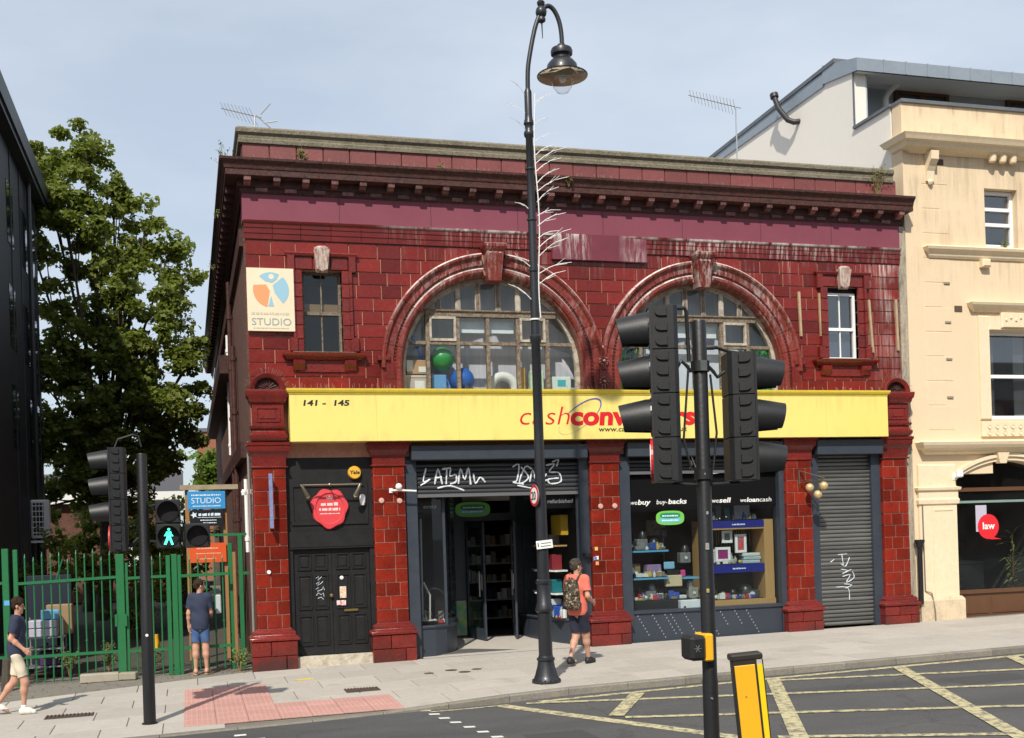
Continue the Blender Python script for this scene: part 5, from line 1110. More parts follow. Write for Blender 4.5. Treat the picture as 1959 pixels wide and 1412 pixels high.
# main cornice with brackets
m = MB(); m.stack(13.15, CX1, -.05, .1, [(9.60, .0), (9.64, .06), (9.68, .2), (9.76, .24), (9.78, .3), (9.84, .33), (9.89, .36), (9.91, .2), (9.93, .0)]); m.build('cornice', CREAML, cb)
m = MB(); V_ = [(.0, 9.62), (.0, 9.05), (-.05, 9.05), (-.07, 9.25), (-.13, 9.35), (-.22, 9.45), (-.23, 9.62)]; n = len(V_)
m.add([(13.52, y, z) for y, z in V_] + [(13.70, y, z) for y, z in V_], [tuple(range(n)), tuple(range(2 * n - 1, n - 1, -1))] + [(i, i + n, (i + 1) % n + n, (i + 1) % n) for i in range(n)]); m.ball((13.61, -.05, 9.03), .06, 8); m.build('bracket', CREAML, cb)
m = MB(); m.box(13.76, 13.96, -.012, .05, 9.40, 9.52); m.build('air_vent', M('vent_dark', (.09, .06, .04, 1), rough=.8), cb)
for x in (15.05, 15.3, 15.55, 16.6, 16.85): m = MB(); m.lathe((x, -.13, 9.48), [(.02, 0), (.07, .02), (.085, .1), (.085, .2)], 10); m.build('cornice_drop', CREAML, cb, 40)
m = MB(); m.stack(13.55, CX1, -.03, .1, [(7.50, .0), (7.54, .03), (7.6, .05), (7.66, .12), (7.71, .14), (7.74, .1), (7.75, .0)]); m.build('sill_course', CREAML, cb)
for x in (14.75, 15.85): m = MB(); m.cbox(x, x + .2, -.14, 0, 7.34, 7.5, .03); m.build('sill_bracket', CREAML, cb)
def whitesash(x0, x1, z0, z1, y, meet, fw, extra=()):
    m = MB(); m.box(x0, x0 + fw, y, y + .12, z0, z1).box(x1 - fw, x1, y, y + .12, z0, z1).box(x0 + fw, x1 - fw, y, y + .12, z1 - fw, z1).box(x0 + fw, x1 - fw, y, y + .12, z0, z0 + fw)
    for z in (meet,) + tuple(extra): m.box(x0 + fw, x1 - fw, y - .01, y + .1, z - .035, z + .035)
    o = m.build('sash_window', UPVC, cb); zs = [z0 + fw] + sorted((meet,) + tuple(extra)) + [z1 - fw]
    for a, b in zip(zs[:-1], zs[1:]): m = MB(); m.box(x0 + fw, x1 - fw, y + .05, y + .054, a + .03, b - .03); m.build('pane', GLASSR, o)
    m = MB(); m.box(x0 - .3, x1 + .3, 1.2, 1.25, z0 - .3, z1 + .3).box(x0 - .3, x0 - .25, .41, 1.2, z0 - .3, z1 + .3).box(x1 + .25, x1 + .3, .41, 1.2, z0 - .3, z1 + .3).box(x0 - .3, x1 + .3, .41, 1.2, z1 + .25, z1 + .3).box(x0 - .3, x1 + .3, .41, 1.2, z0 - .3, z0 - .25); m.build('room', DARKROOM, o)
for lb_, x0_, x1_ in (('pale net curtain at the left of the lower sash window', 15.02, 15.3), ('pale net curtain at the right of the lower sash window', 15.8, 16.06)):
    m = MB(); m.box(x0_, x1_, .34, .36, 4.3, 6.0); tag(m.build('net_curtain', M('net_grey', (.5, .48, .42, 1), rough=.9, noise=[(4, .6, (.34, .32, .28, 1))], stretch=(8, 1, .3))), lb_, 'curtain')
whitesash(14.93, 15.74, 7.80, 8.98, .15, 8.28, .07, (8.6,)); whitesash(14.93, 16.15, 4.23, 6.05, .15, 5.12, .07)
weed('small green plant on the upper sill of the cream building', 15.5, .1, 7.82, .07, .16, 6, LEAFY, 30, 'sill_plant')
m = MB(); m.stack(14.55, 16.55, -.05, .1, [(6.42, .0), (6.46, .04), (6.5, .08), (6.55, .12), (6.6, .14), (6.62, .08), (6.64, 0)]); m.build('window_hood', CREAML, cb)
m = MB(); m.cbox(14.66, 14.92, -.04, .05, 4.2, 6.35, .02); m.cbox(16.16, 16.42, -.04, .05, 4.2, 6.35, .02); m.cbox(14.92, 16.16, -.041, .05, 6.06, 6.35, .02); m.build('window_surround', CREAML, cb)
m = MB(); m.cbox(15.2, 15.88, -.09, .0, 6.1, 6.42, .03)
for i in range(5): m.ball((15.3 + i * .12, -.09, 6.26 + .05 * (i % 2)), .035, 6)
m.build('carved_block', CREAML, cb)
m = MB(); m.box(14.66, 16.42, -.05, .05, 3.86, 4.16)
for i in range(9):
    for zz in (3.93, 4.06): m.add([(14.78 + i * .19, -.06, zz), (14.84 + i * .19, -.075, zz + .05), (14.9 + i * .19, -.06, zz), (14.84 + i * .19, -.075, zz - .05)], [(0, 3, 2, 1)])
m.build('sill_panel', CREAML, cb)
m = MB(); m.stack(13.3, CX1, -.06, .1, [(3.5, .0), (3.54, .06), (3.58, .08), (3.62, .16), (3.68, .2), (3.74, .22), (3.78, .1), (3.79, .0)]); m.build('shop_cornice', CREAML, cb)
for z in (7.0, 6.2, 5.45, 4.67): m = MB(); m.cbox(13.88, 14.02, -.03, .02, z - .02, z + .02, .008); m.build('fixing_strip', M('grey_strip', (.30, .25, .18, 1), rough=.8), cb)
m = MB(); m.box(14.12, 14.30, -.012, .05, 6.18 + .24, 6.30 + .24); m.build('air_brick', MATS['vent_dark'], cb)
for k in range(11):
    z = 4.0 + k * .5; m = MB(); w = .42 if k % 2 else .62; m.cbox(13.42, 13.42 + w, -.006, .02, z + .006, z + .494, .008); m.build('quoin', CREAM, cb)
# ground floor pier, arch and shop window
m = MB(); m.cbox(13.1, 13.99, -.06, .02, .0, 3.3, .02); pr_ = m.build('shop_pier', CREAML, cb)
m = MB(); m.box(13.40, 13.92, -.072, -.055, .62, .66).box(13.40, 13.92, -.072, -.055, 2.36, 2.40).box(13.40, 13.44, -.072, -.055, .66, 2.36).box(13.88, 13.92, -.072, -.055, .66, 2.36); m.build('panel_moulding', CREAML, pr_)
m = MB(); m.stack(13.1, 13.99, -.06, .2, [(2.48, .0), (2.5, .03), (2.58, .04), (2.62, .02), (2.76, .02), (2.78, .06), (2.83, .07), (2.85, .0)]); m.build('capital', CREAML, pr_)
m = MB(); m.stack(13.08, 14.02, -.08, .2, [(-.1, .05), (.55, .05), (.6, .02), (.62, .0)]); m.build('plinth', DIRTYC, pr_)
# segmental arch over the shop window
m = MB(); V = []; F_ = []; seg = 20; X0, X1 = 14.0, 16.6; xc = 15.3; zs, rise = 3.0, .36; rad = ((X1 - X0) ** 2 / 4 + rise ** 2) / (2 * rise); zc = zs + rise - rad
def az(x): return zc + math.sqrt(rad ** 2 - (x - xc) ** 2)
for i in range(seg):
    a, b = X0 + (X1 - X0) * i / seg, X0 + (X1 - X0) * (i + 1) / seg
    m.quad((a, -.001, az(a)), (b, -.001, az(b)), (b, -.001, 3.52), (a, -.001, 3.52)); m.quad((a, .3, az(a)), (b, .3, az(b)), (b, -.001, az(b)), (a, -.001, az(a)))
m.build('arch_spandrel', CREAM, cb)
m = MB()
for i in range(seg):
    a, b = X0 + (X1 - X0) * i / seg, X0 + (X1 - X0) * (i + 1) / seg
    for (d0, d1, y0) in ((.0, .08, -.05), (.08, .15, -.09)):
        m.add([(a, y0, az(a) + d0), (b, y0, az(b) + d0), (b, y0, az(b) + d1), (a, y0, az(a) + d1), (a, 0, az(a) + d0), (b, 0, az(b) + d0), (b, 0, az(b) + d1), (a, 0, az(a) + d1)], [(0, 1, 2, 3), (0, 4, 5, 1), (3, 2, 6, 7)])
m.build('archivolt', CREAML, cb)
m = MB(); m.add([(15.0, -.14, 3.30), (15.16, -.14, 3.30), (15.22, -.16, 3.52), (14.94, -.16, 3.52), (15.0, 0, 3.3), (15.16, 0, 3.3), (15.22, 0, 3.52), (14.94, 0, 3.52)], [(0, 1, 2, 3), (0, 4, 5, 1), (1, 5, 6, 2), (3, 2, 6, 7), (4, 0, 3, 7)]); m.build('keystone', CREAML, cb)
m = MB(); m.box(14.0, 16.6, .22, .3, 2.74, 2.82).box(14.0, 14.06, .22, .3, .15, 3.3).box(14.0, 16.6, .2, .3, .62, .70); fr_ = m.build('shop_window_frame', BROWN, cb)
m = MB(); m.box(14.0, 16.6, .24, .3, .12, .62); m.build('stall_riser', BROWN, fr_)
for x0 in (14.1, 15.0, 15.9): m = MB(); m.cbox(x0, x0 + .8, .225, .24, .2, .55, .01); m.build('riser_panel', BROWN, fr_)
m = MB(); m.box(14.06, 16.6, .26, .266, .70, 2.74); m.build('shop_pane', GLASS, fr_)
m = MB(); m.prism([(14.06, 2.82), (16.6, 2.82), (16.6, az(16.59)), (15.9, az(15.9)), (15.3, az(15.3)), (14.7, az(14.7)), (14.06, az(14.06))], .26, .266); m.build('shop_pane', GLASS, fr_)
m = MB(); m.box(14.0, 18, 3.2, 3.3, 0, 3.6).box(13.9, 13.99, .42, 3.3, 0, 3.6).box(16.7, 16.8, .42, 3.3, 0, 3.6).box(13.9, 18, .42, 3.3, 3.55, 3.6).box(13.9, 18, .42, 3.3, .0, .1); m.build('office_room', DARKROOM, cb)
m = MB(); m.box(14.0, 16.6, .0, .24, .0, .13); m.build('shop_step', SLAB, cb)
lw = thing('law_sticker', 'round red window sign reading law in the cream building', 'window sign', (14.95, .24, 1.8))
RS = M('red_window_vinyl', (.66, .02, .03, 1), rough=.4)
cx, cz, r = 14.98, 2.0, .26; P_ = [(cx + r * math.cos(R(a)), cz + r * math.sin(R(a))) for a in range(-60, 285, 12)] + [(cx + .05, cz - .27), (cx + .33, cz - .27)]
m = MB(); m.add([(x, .252, z) for x, z in P_], [tuple(range(len(P_)))]); m.build('disc', RS, lw)
text('law', .2, (14.84, .249, 1.95), WHITE, lw, 'lettering', 0, .004, .3)
m = MB(); m.box(14.68, 14.95, .258, .2585, 1.9, 2.45); tag(m.build('paper_notice', M('lilac_paper', (.45, .42, .52, 1), rough=.8)), 'lilac sheet of paper stuck in the window behind the red law sign', 'notice')
m = MB(); m.box(14.07, 16.6, .272, .285, 2.50, 2.55); tag(m.build('blind_rail', M('pale_green_rail', (.42, .5, .44, 1), rough=.5)), 'pale rail across the office window of the cream building', 'rail')
m = MB(); m.box(14.4, 15.35, .9, 1.5, .1, 1.2); tag(m.rbox(14.38, 15.37, .88, 1.52, 1.2, 1.26, .01).build('office_desk', BLACK), 'dark desk inside the office window of the cream building', 'desk')
def office_plant(label, x, y, z, seed):
    rn = random.Random(seed); t = thing('office_plant', label, 'plant', (x, y, z)); m = MB()
    for i in range(46):
        a = rn.uniform(0, 6.28); L_ = rn.uniform(.25, .5); b = Vector((x + rn.uniform(-.05, .05), y, z + rn.uniform(.2, 1.7))); d = Vector((math.cos(a), math.sin(a) * .6, rn.uniform(.1, .7))).normalized(); u = d.cross(Vector((0, 0, 1))).normalized() * .03
        mid = b + d * L_ * .5; e_ = b + d * L_ + Vector((0, 0, -.12)); m.add([b, mid + u, e_, mid - u], [(0, 1, 2, 3)])
    m.build('leaves', LEAFY, t); s_ = MB(); s_.tube([(x, y, z), (x, y, z + 1.7)], .02, 6); s_.build('stem', BROWN, t); s_ = MB(); s_.lathe((x, y, z - .02), [(.13, 0), (.17, .3)], 14); s_.build('pot', WHITE, t)
office_plant('leafy plant at the left end of the office window', 14.28, .62, .12, 1); office_plant('leafy plant at the right end of the office window', 15.85, .6, .12, 2)
cc = thing('security_camera', 'white camera on the corner of the cream building', 'camera', (14.0, -.1, 3.05))
m = MB(); m.tube([(13.95, -.05, 3.05), (13.95, -.16, 3.02)], .02, 6); m.box(13.9, 14.0, -.075, -.06, 2.98, 3.12); m.build('arm', WHITE, cc)
m = MB(); m.lathe((13.97, -.2, 3.1), [(.04, -.08), (.07, -.06), (.07, .05), (.05, .07)], 14); m.build('body', UPVC, cc, 40)
# cast iron downpipe and cable at the party line
m = MB(); m.tube([(13.02, -.14, .5), (13.02, -.14, 1.65)], .05, 10); m.lathe((13.02, -.14, 1.62), [(.055, 0), (.075, .02), (.075, .08), (.1, .12), (.1, .17)], 12); tag(m.build('iron_downpipe', BLACK, None, 40), 'short black iron downpipe between the tiled and the cream building', 'downpipe')
m = MB(); m.tube([(13.16, -.075, 2.5), (13.17, -.075, .75), (13.3, -.1, .7), (13.33, -.15, .35), (13.33, -.16, .15)], .014, 6); tag(m.build('wall_cable', M('grey_cable', (.16, .14, .11, 1), rough=.7)), 'thin cable running down the cream corner pier', 'cable')
# ================================================================ BUILDING AND ALLEY ON THE LEFT
DARKC = M('charcoal_cladding', (.012, .012, .014, 1), rough=.6, noise=[(2, .5, (.02, .02, .022, 1))])
db = thing('dark_building', 'charcoal clad building with overhanging roof at the left edge', 'building', (-7, 9, 0))
m = MB(); m.box(-12, -5.0, .8, 15.2, -.3, 11.9); m.build('wall', DARKC, db)  # front end runs on out of view, extended to shade the yard
m = MB(); m.box(-12, -4.72, .7, 15.6, 11.9, 12.02); m.box(-12, -4.66, .7, 15.7, 12.02, 12.5); m.build('roof_edge', M('dark_fascia', (.028, .030, .034, 1), rough=.5, noise=[(3, .4, (.04, .042, .046, 1))]), db)
for y in (10.0, 11.6, 13.2, 14.6):
    m = MB(); m.box(-5.0, -4.97, y, y + .06, 0, 11.9); m.build('cladding_joint', MATS['dark_fascia'], db)
for z0 in (4.6, 7.0, 9.5):
    for y0 in (9.4, 11.9, 13.6):
        m = MB(); m.box(-5.0, -4.985, y0, y0 + 1.0, z0, z0 + 1.5); w_ = m.build('window', M('dark_blue_glass', (.01, .013, .018, 1), rough=.08, spec=.8), db)
m = MB(); m.tube([(-4.9, 12.8, 0), (-4.9, 12.8, 11.9)], .06, 8); m.build('downpipe', MATS['dark_fascia'], db, 40)
ac = thing('air_conditioner', 'white air conditioning unit with grille on the dark wall', 'air conditioner', (-4.8, 12, 2.35))
m = MB(); m.rbox(-5.0, -4.55, 12.0, 12.4, 2.42, 3.42, .03); m.build('case', UPVC, ac)
m = MB(); m.box(-4.96, -4.68, 11.985, 12.0, 2.5, 3.34); g_ = m.build('fan_recess', BLACK, ac)
m = MB()
for i in range(6): m.box(-4.96, -4.68, 11.97, 11.985, 2.55 + i * .14, 2.575 + i * .14)
for i in range(4): m.box(-4.95 + i * .08, -4.935 + i * .08, 11.965, 11.97, 2.5, 3.34)
m.build('grille', UPVC, ac)
m = MB(); m.box(-5.3, -4.4, 11.95, 12.35, 2.30, 2.36).box(-5.3, -5.24, 11.95, 12.0, 2.36, 2.9); m.build('bracket', WHITE, ac)
# small brick house at the end of the yard, brick block and tree far behind
bh = thing('brick_house', 'low brick outbuilding with white eaves at the end of the yard', 'building', (-5, 27, 0))
m = MB(); m.box(-9, -1.4, 26, 30, 0, 3.75); m.build('wall', SOOTSHADEBRICK, bh)  # shade on this wall is painted by using the darker brick
m = MB(); m.box(-9.2, -1.2, 25.7, 30.2, 3.75, 4.15); m.build('eaves', WHITE, bh)
m = MB(); m.add([(-9.2, 25.7, 4.15), (-1.2, 25.7, 4.15), (-1.2, 28, 5.0), (-9.2, 28, 5.0)], [(0, 1, 2, 3)]); m.build('roof', M('slate_roof', (.07, .07, .08, 1), rough=.8), bh)
m = MB(); m.box(-3.3, -2.6, 25.96, 26, 1.2, 3.0); m.build('window', WHITE, bh); 
m = MB(); m.tube([(-1.6, 25.9, 0), (-1.6, 25.9, 3.75)], .06, 8); m.build('downpipe', WHITE, bh)
fb = thing('brick_block', 'brown brick block seen far behind beside the tree', 'building', (2, 47, 0))
m = MB(); m.box(-.4, 6, 45, 52, 0, 8.2); m.build('wall', BRICK, fb); m = MB(); m.box(-.5, 6.1, 44.9, 52.1, 8.2, 8.4); m.build('parapet', LEAD, fb)
m = MB(); m.box(-.2, 1.6, 44.9, 45, 6.35, 6.5); m.build('window_head', WHITE, fb)
# ---------------------------------------------------------------- trees
LEAF = M('sycamore_leaf', (.14, .18, .034, 1), rough=.6, spec=.3, noise=[(1.3, .7, (.15, .165, .025, 1)), (5, .6, (.065, .105, .02, 1)), (9, .35, (.22, .20, .04, 1))])
LEAF2 = M('bright_leaf', (.10, .17, .02, 1), rough=.6, spec=.3, noise=[(3, .6, (.06, .11, .015, 1))])
for lm in (LEAF, LEAF2):
    nt = lm.node_tree; b = nt.nodes['Principled BSDF']; out = [n for n in nt.nodes if n.type == 'OUTPUT_MATERIAL'][0]
    tr = nt.nodes.new('ShaderNodeBsdfTranslucent'); tr.inputs[0].default_value = (.26, .33, .04, 1); ms = nt.nodes.new('ShaderNodeMixShader'); ms.inputs[0].default_value = .36
    nt.links.new(b.outputs[0], ms.inputs[1]); nt.links.new(tr.outputs[0], ms.inputs[2]); nt.links.new(ms.outputs[0], out.inputs[0])
BARK = M('grey_brown_bark', (.075, .06, .045, 1), rough=.95, noise=[(6, .6, (.04, .033, .026, 1))], bump=(15, .6))
def leaf_mesh(name, clumps, leaf, seed, mat, parent):
    """clumps = [(centre, radius, count)] -> folded leaf blades, three triangles each side merged into one crown mesh"""
    rg = np.random.default_rng(seed); P = []; 
    C_ = np.concatenate([np.repeat(np.array([c]), n, 0) for c, r_, n in clumps]); Rr = np.concatenate([np.full(n, r_) for c, r_, n in clumps])
    N_ = len(C_); d = rg.normal(size=(N_, 3)); d /= np.linalg.norm(d, axis=1)[:, None]; rad = Rr * rg.random(N_) ** .45
    ctr = C_ + d * rad[:, None] * np.array([1, 1, .72])
    nrm = rg.normal(size=(N_, 3)) * .75 + d * .5 + np.array([0, -.1, .75]); nrm /= np.linalg.norm(nrm, axis=1)[:, None]
    a = rg.normal(size=(N_, 3)); a -= nrm * (a * nrm).sum(1)[:, None]; a /= np.linalg.norm(a, axis=1)[:, None]; b = np.cross(nrm, a)
    L_ = (leaf * (.45 + 1.2 * rg.random(N_) ** 1.4))[:, None]
    base, tip = ctr - a * L_ * .5, ctr + a * L_ * .55
    l_, r_ = ctr + b * L_ * .42 + nrm * L_ * .12, ctr - b * L_ * .42 + nrm * L_ * .12
    V = np.stack([base, r_, tip, l_], 1).reshape(-1, 3); idx = np.arange(N_) * 4
    Fq = np.stack([np.stack([idx, idx + 1, idx + 2], 1), np.stack([idx, idx + 2, idx + 3], 1)], 1).reshape(-1, 3)
    me = bpy.data.meshes.new(name); me.vertices.add(len(V)); me.vertices.foreach_set('co', V.ravel()); me.loops.add(Fq.size); me.loops.foreach_set('vertex_index', Fq.ravel())
    me.polygons.add(len(Fq)); me.polygons.foreach_set('loop_start', np.arange(len(Fq)) * 3); me.polygons.foreach_set('loop_total', np.full(len(Fq), 3)); me.update(); me.validate()
    me.materials.append(mat); return put(name, me, parent)
def tree(name, label, base, fork, blobs, leaf, per, seed, mat):
    rn = random.Random(seed); t = thing(name, label, 'tree', base); w = MB(); base = Vector(base); fork = Vector(fork)
    w.tube([base, base.lerp(fork, .5) + Vector((.08, 0, 0)), fork], [.26, .2, .17], 10)
    clumps = []
    for (c, rad, dens) in blobs:
        c = Vector(c); mid = fork.lerp(c, .5) + Vector((rn.uniform(-.3, .3), rn.uniform(-.3, .3), rn.uniform(-.1, .4)))
        w.tube([fork, mid, c], [.075, .05, .022], 6)
        n = int(dens * (rad ** 2) * 24)
        for k in range(n):
            d = Vector((rn.gauss(0, 1), rn.gauss(0, 1), rn.gauss(0, 1))).normalized(); p = c + d * rad * (rn.random() ** .5) * 1.0
            if k % 6 == 0: w.tube([mid.lerp(c, rn.uniform(.3, 1)), p.lerp(c, .4) + Vector((0, 0, .1)), p], [.025, .018, .008], 4)
            clumps.append((tuple(p), rn.uniform(.22, .46), int(per * rn.uniform(.6, 1.4))))
    w.build('trunk', BARK, t, 60); leaf_mesh('crown', clumps, leaf, seed, mat, t); return t
BL = [((-3.7, 16, 13.9), .8, 1), ((-4.9, 16.4, 13.3), 1.0, 1), ((-4.3, 15.5, 12.4), 1.2, .9), ((-2.9, 16, 12.7), .85, .8), ((-5.3, 16, 11.3), 1.2, 1), ((-3.5, 15.6, 11.2), 1.2, .85), ((-2.0, 16, 11.9), .65, .8), ((-2.2, 16.3, 10.9), .8, .85),
      ((-1.4, 16, 10.9), .65, .9), ((-.95, 16, 10.1), .6, .9), ((-2.6, 15.4, 9.7), 1.1, .75), ((-4.4, 16, 9.5), 1.2, .55), ((-1.4, 15.6, 9.2), .85, .9), ((-.6, 15.8, 8.3), .5, .9), ((-.9, 15.6, 7.5), .7, .9), ((-2.4, 15.2, 7.9), 1.1, .85), ((-3.8, 15.6, 7.6), 1.2, .8), ((-5, 16.2, 7.4), 1.1, .8),
      ((-.65, 15.8, 6.5), .55, .8), ((-1.6, 15.2, 6.2), .95, .95), ((-3.1, 15.2, 6.0), 1.2, .95), ((-4.6, 15.8, 5.6), 1.2, .95), ((-2.2, 15.6, 4.6), 1.1, .9), ((-3.9, 15.6, 4.2), 1.1, .85), ((-1.5, 16.2, 4.9), .8, .7), ((-.9, 15.4, 5.5), .45, .7), ((-3.0, 16.5, 3.4), .9, .6), ((-5, 16.6, 3.4), .9, .7), ((-2.6, 16.6, 6.9), 1.2, .8), ((-4.0, 16.8, 5.0), 1.2, .9), ((-2.0, 16.8, 5.6), 1.1, .8), ((-3.2, 16.6, 8.8), 1.1, .7)]
tree('sycamore_tree', 'tall leafy tree rising behind the green fence between the buildings', (-3.6, 16, -.05), (-3.4, 16, 3.4), BL, .14, 112, 5, LEAF)
tree('bright_green_tree', 'small bright green tree far behind at the end of the alley', (.3, 38, 0), (.3, 38, 3.5), [((.2, 38, 6.0), 1.0, 1), ((.9, 38, 5.4), 1.0, 1), ((-.1, 38, 4.9), .8, 1), ((.5, 38, 4.2), .9, 1)], .22, 50, 9, LEAF2)
for i, (x, y, lb) in enumerate(((-4.2, 9.5, 'shaded bush in the yard behind the stacked trolley'), (-2.5, 8.5, 'shaded bush in the yard behind the middle of the fence'), (-1.4, 10.5, 'shaded bush in the yard behind the gate'))):
    tree('yard_bush', lb, (x, y, -.05), (x, y, .5), [((x, y, .9), .7, .8), ((x + .35, y, 1.6), .6, .8), ((x - .4, y, 1.5), .6, .8), ((x, y, 2.2), .45, .7)], .12, 40, 50 + i, LEAF)
for i, (x, y, lb) in enumerate(((-4.4, 21, 'dense dark shrub behind the left part of the fence'), (-2.6, 20, 'dense dark shrub behind the middle of the fence'), (-1.2, 22, 'dense dark shrub behind the signs by the gate'))):
    tree('dark_shrub', lb, (x, y, -.05), (x, y, .9), [((x, y, 1.5), .9, .9), ((x + .5, y, 2.5), .8, .9), ((x - .5, y, 2.3), .8, .9), ((x, y, 3.3), .6, .8)], .17, 30, 40 + i, LEAF)

# ================================================================ TERRACE ACROSS THE STREET (unseen, added to darken the window reflections)
ot = thing('added_terrace', 'brick terrace across the street, added out of view to darken the shop window reflections', 'building', (8, -38, -.5))
m = MB(); m.box(-40, 60, -46, -36, -1.0, 9.0); m.build('wall', M('terrace_brick', (.16, .085, .06, 1), rough=.9, noise=[(2, .5, (.11, .06, .045, 1))]), ot)
m = MB(); m.add([(-40, -36, 9), (60, -36, 9), (60, -41, 12), (-40, -41, 12)], [(0, 3, 2, 1)]); m.build('roof', M('terrace_slate', (.05, .05, .055, 1), rough=.8), ot)
m = MB(); m.box(-40, 60, -36.0, -35.85, 3.0, 3.5); m.build('shop_fascia', M('terrace_fascia', (.25, .23, .2, 1), rough=.7), ot)
wm = MB(); wm.box(0, 1.1, -.05, .0, 0, 1.7); wme = wm.mesh('window'); wme.materials.append(M('terrace_window', (.03, .035, .04, 1), rough=.1))
for i in range(24):
    for z in (4.3, 6.8): put('window', wme, ot, (-36 + i * 3.9, -35.95, z))
# ================================================================ FENCE, GATE AND YARD
GREEN = M('green_fence_paint', (.012, .135, .042, 1), rough=.45, coat=.1, noise=[(5, .4, (.010, .10, .035, 1)), (30, .3, (.02, .17, .07, 1))], bump=(30, .08))
FY = .28
fn = thing('green_fence', 'green painted steel railing fence with uneven bars across the yard', 'fence', (-3.0, FY, 0))
def fbar(x, z0, z1, parent, r=.013, y=FY, lean=0, name='bar'):
    m = MB(); m.tube([(x, y, z0), (x + lean, y, z1 - .06), (x + lean, y + .03, z1)], [r, r, r * .5], 6)
    if r < .02: m.ball((x + lean * .5, y, z0 + .55 + .25 * math.sin(x * 9)), r * 1.9, 6)
    return m.build(name, GREEN, parent)
def fpost(x, w, z1, parent, y=FY, d=None): m = MB(); m.rbox(x - w / 2, x + w / 2, y - (d or w) / 2, y + (d or w) / 2, GZ(x, 0) - .1, z1, .006); return m.build('post', GREEN, parent)
def frail(x0, x1, z0, z1, parent, h=.045, y=FY): 
    m = MB(); m.add([(x0, y - .03, z0), (x1, y - .03, z1), (x1, y + .03, z1), (x0, y + .03, z0), (x0, y - .03, z0 + h), (x1, y - .03, z1 + h), (x1, y + .03, z1 + h), (x0, y + .03, z0 + h)], [(0, 3, 2, 1), (4, 5, 6, 7), (0, 1, 5, 4), (1, 2, 6, 5), (2, 3, 7, 6), (3, 0, 4, 7)]); return m.build('rail', GREEN, parent)
for x, w, z in ((-6.6, .1, 2.2), (-5.3, .06, 2.1), (-3.95, .10, 2.2), (-3.80, .07, 2.18), (-2.19, .13, 2.05), (-2.09, .05, 1.9), (-1.42, .07, 2.0), (-1.32, .09, 2.02)): fpost(x, w, z, fn)
for a, b in ((-6.6, -3.95),): frail(a, b, 1.6, 1.62, fn); frail(a, b, .40, .41, fn)
frail(-3.80, -2.2, 1.60, 1.65, fn); frail(-3.80, -2.2, .39, .41, fn); frail(-2.07, -1.42, 1.62, 1.63, fn); frail(-2.07, -1.42, .40, .40, fn)
for i in range(16): fbar(-6.45 + i * .156, .0, 2.08, fn)
hs = [2.1, 2.05, 2.12, 2.1, 2.12, 2.0, 2.14, 2.08, 2.15, 2.02, 2.1]
for i, h in enumerate(hs): fbar(-3.66 + i * .131, -.02, h, fn, .013, lean=.0)
m = MB(); m.tube([(-3.2, FY - .02, 1.62), (-3.08, FY - .02, 2.0)], .011, 5); m.build('loose_bar', GREEN, fn)
for i in range(4): fbar(-1.95 + i * .135, .0, 2.0 + .05 * (i % 2), fn)
for x in (-2.27, -2.12): m = MB(); m.box(x - .02, x + .02, FY - .075, FY - .05, .85, 1.05); m.build('hinge', GREEN, fn)
m = MB(); m.box(-3.98, -3.9, FY - .055, FY - .05, 1.28, 1.36); tag(m.build('post_sticker', M('sky_blue_sticker', (.1, .35, .65, 1), rough=.5)), 'little blue sticker on the green post behind the walking man', 'sticker')
gt = thing('green_gate', 'narrow green railing gate beside the corner pier', 'gate', (-.8, FY, 0))
for x, w, z in ((-1.24, .06, 2.0), (-.39, .075, 2.17), (-.215, .075, 2.32)): fpost(x, w, z, gt, FY + .25 * (x > -1))
frail(-1.21, -.42, 1.62, 1.63, gt, .05); frail(-1.21, -.42, .40, .40, gt, .05)
frail(-.75, -.1, 2.30, 2.30, gt, .045, FY + .25); frail(-.2, -.08, 1.62, 1.62, gt, .05, FY + .25)
for i in range(5): fbar(-1.07 + i * .135, .05, 1.98, gt)
wedge = MB()
# yard clutter
def crate(name, label, cat, x, y, z, w, d, h, col, rz=0, lid=None):
    m = MB(); m.rbox(-w / 2, w / 2, -d / 2, d / 2, 0, h, .012); me = m.mesh(name); mt = M('mat_' + name + str(len(MATS)), col, rough=.75, noise=[(7, .4, tuple(c * .7 for c in col[:3]) + (1,))]); me.materials.append(mt)
    o = put(name, me, None, (x, y, z), (0, 0, rz)); tag(o, label, cat)
    if lid: m = MB(); m.rbox(-w / 2 - .01, w / 2 + .01, -d / 2 - .01, d / 2 + .01, h + .001, h + .03, .008); me = m.mesh('lid'); me.materials.append(M('mat_lid' + str(len(MATS)), lid, rough=.6)); l_ = put('lid', me, None, (x, y, z), (0, 0, rz)); child(l_, o)
    return o
rk = thing('trolley', 'metal roll trolley loaded with boxes behind the fence', 'trolley', (-3.5, 1.4, 0))
GALV = M('grey_galvanised', (.3, .3, .3, 1), rough=.5, metal=.6)
for (x, y) in ((-3.78, 1.15), (-3.2, 1.15), (-3.78, 1.65), (-3.2, 1.65)): m = MB(); m.tube([(x, y, .02), (x, y, .98)], .015, 6); m.build('upright', GALV, rk); m = MB(); m.lathe((x, y - .02, .04), [(.05, 0), (.05, .04)], 10, 'y'); m.build('wheel', BLACK, rk)
for z in (.14, .45, .64): m = MB(); m.box(-3.8, -3.18, 1.14, 1.66, z, z + .02); m.build('shelf', GALV, rk)
crate('cardboard_box', 'pale lilac printed carton, lower of two on the trolley', 'box', -3.53, 1.36, .665, .46, .35, .14, (.42, .40, .50, 1)); crate('cardboard_box', 'pale lilac printed carton, upper of two on the trolley', 'box', -3.53, 1.36, .815, .46, .35, .13, (.40, .38, .49, 1))
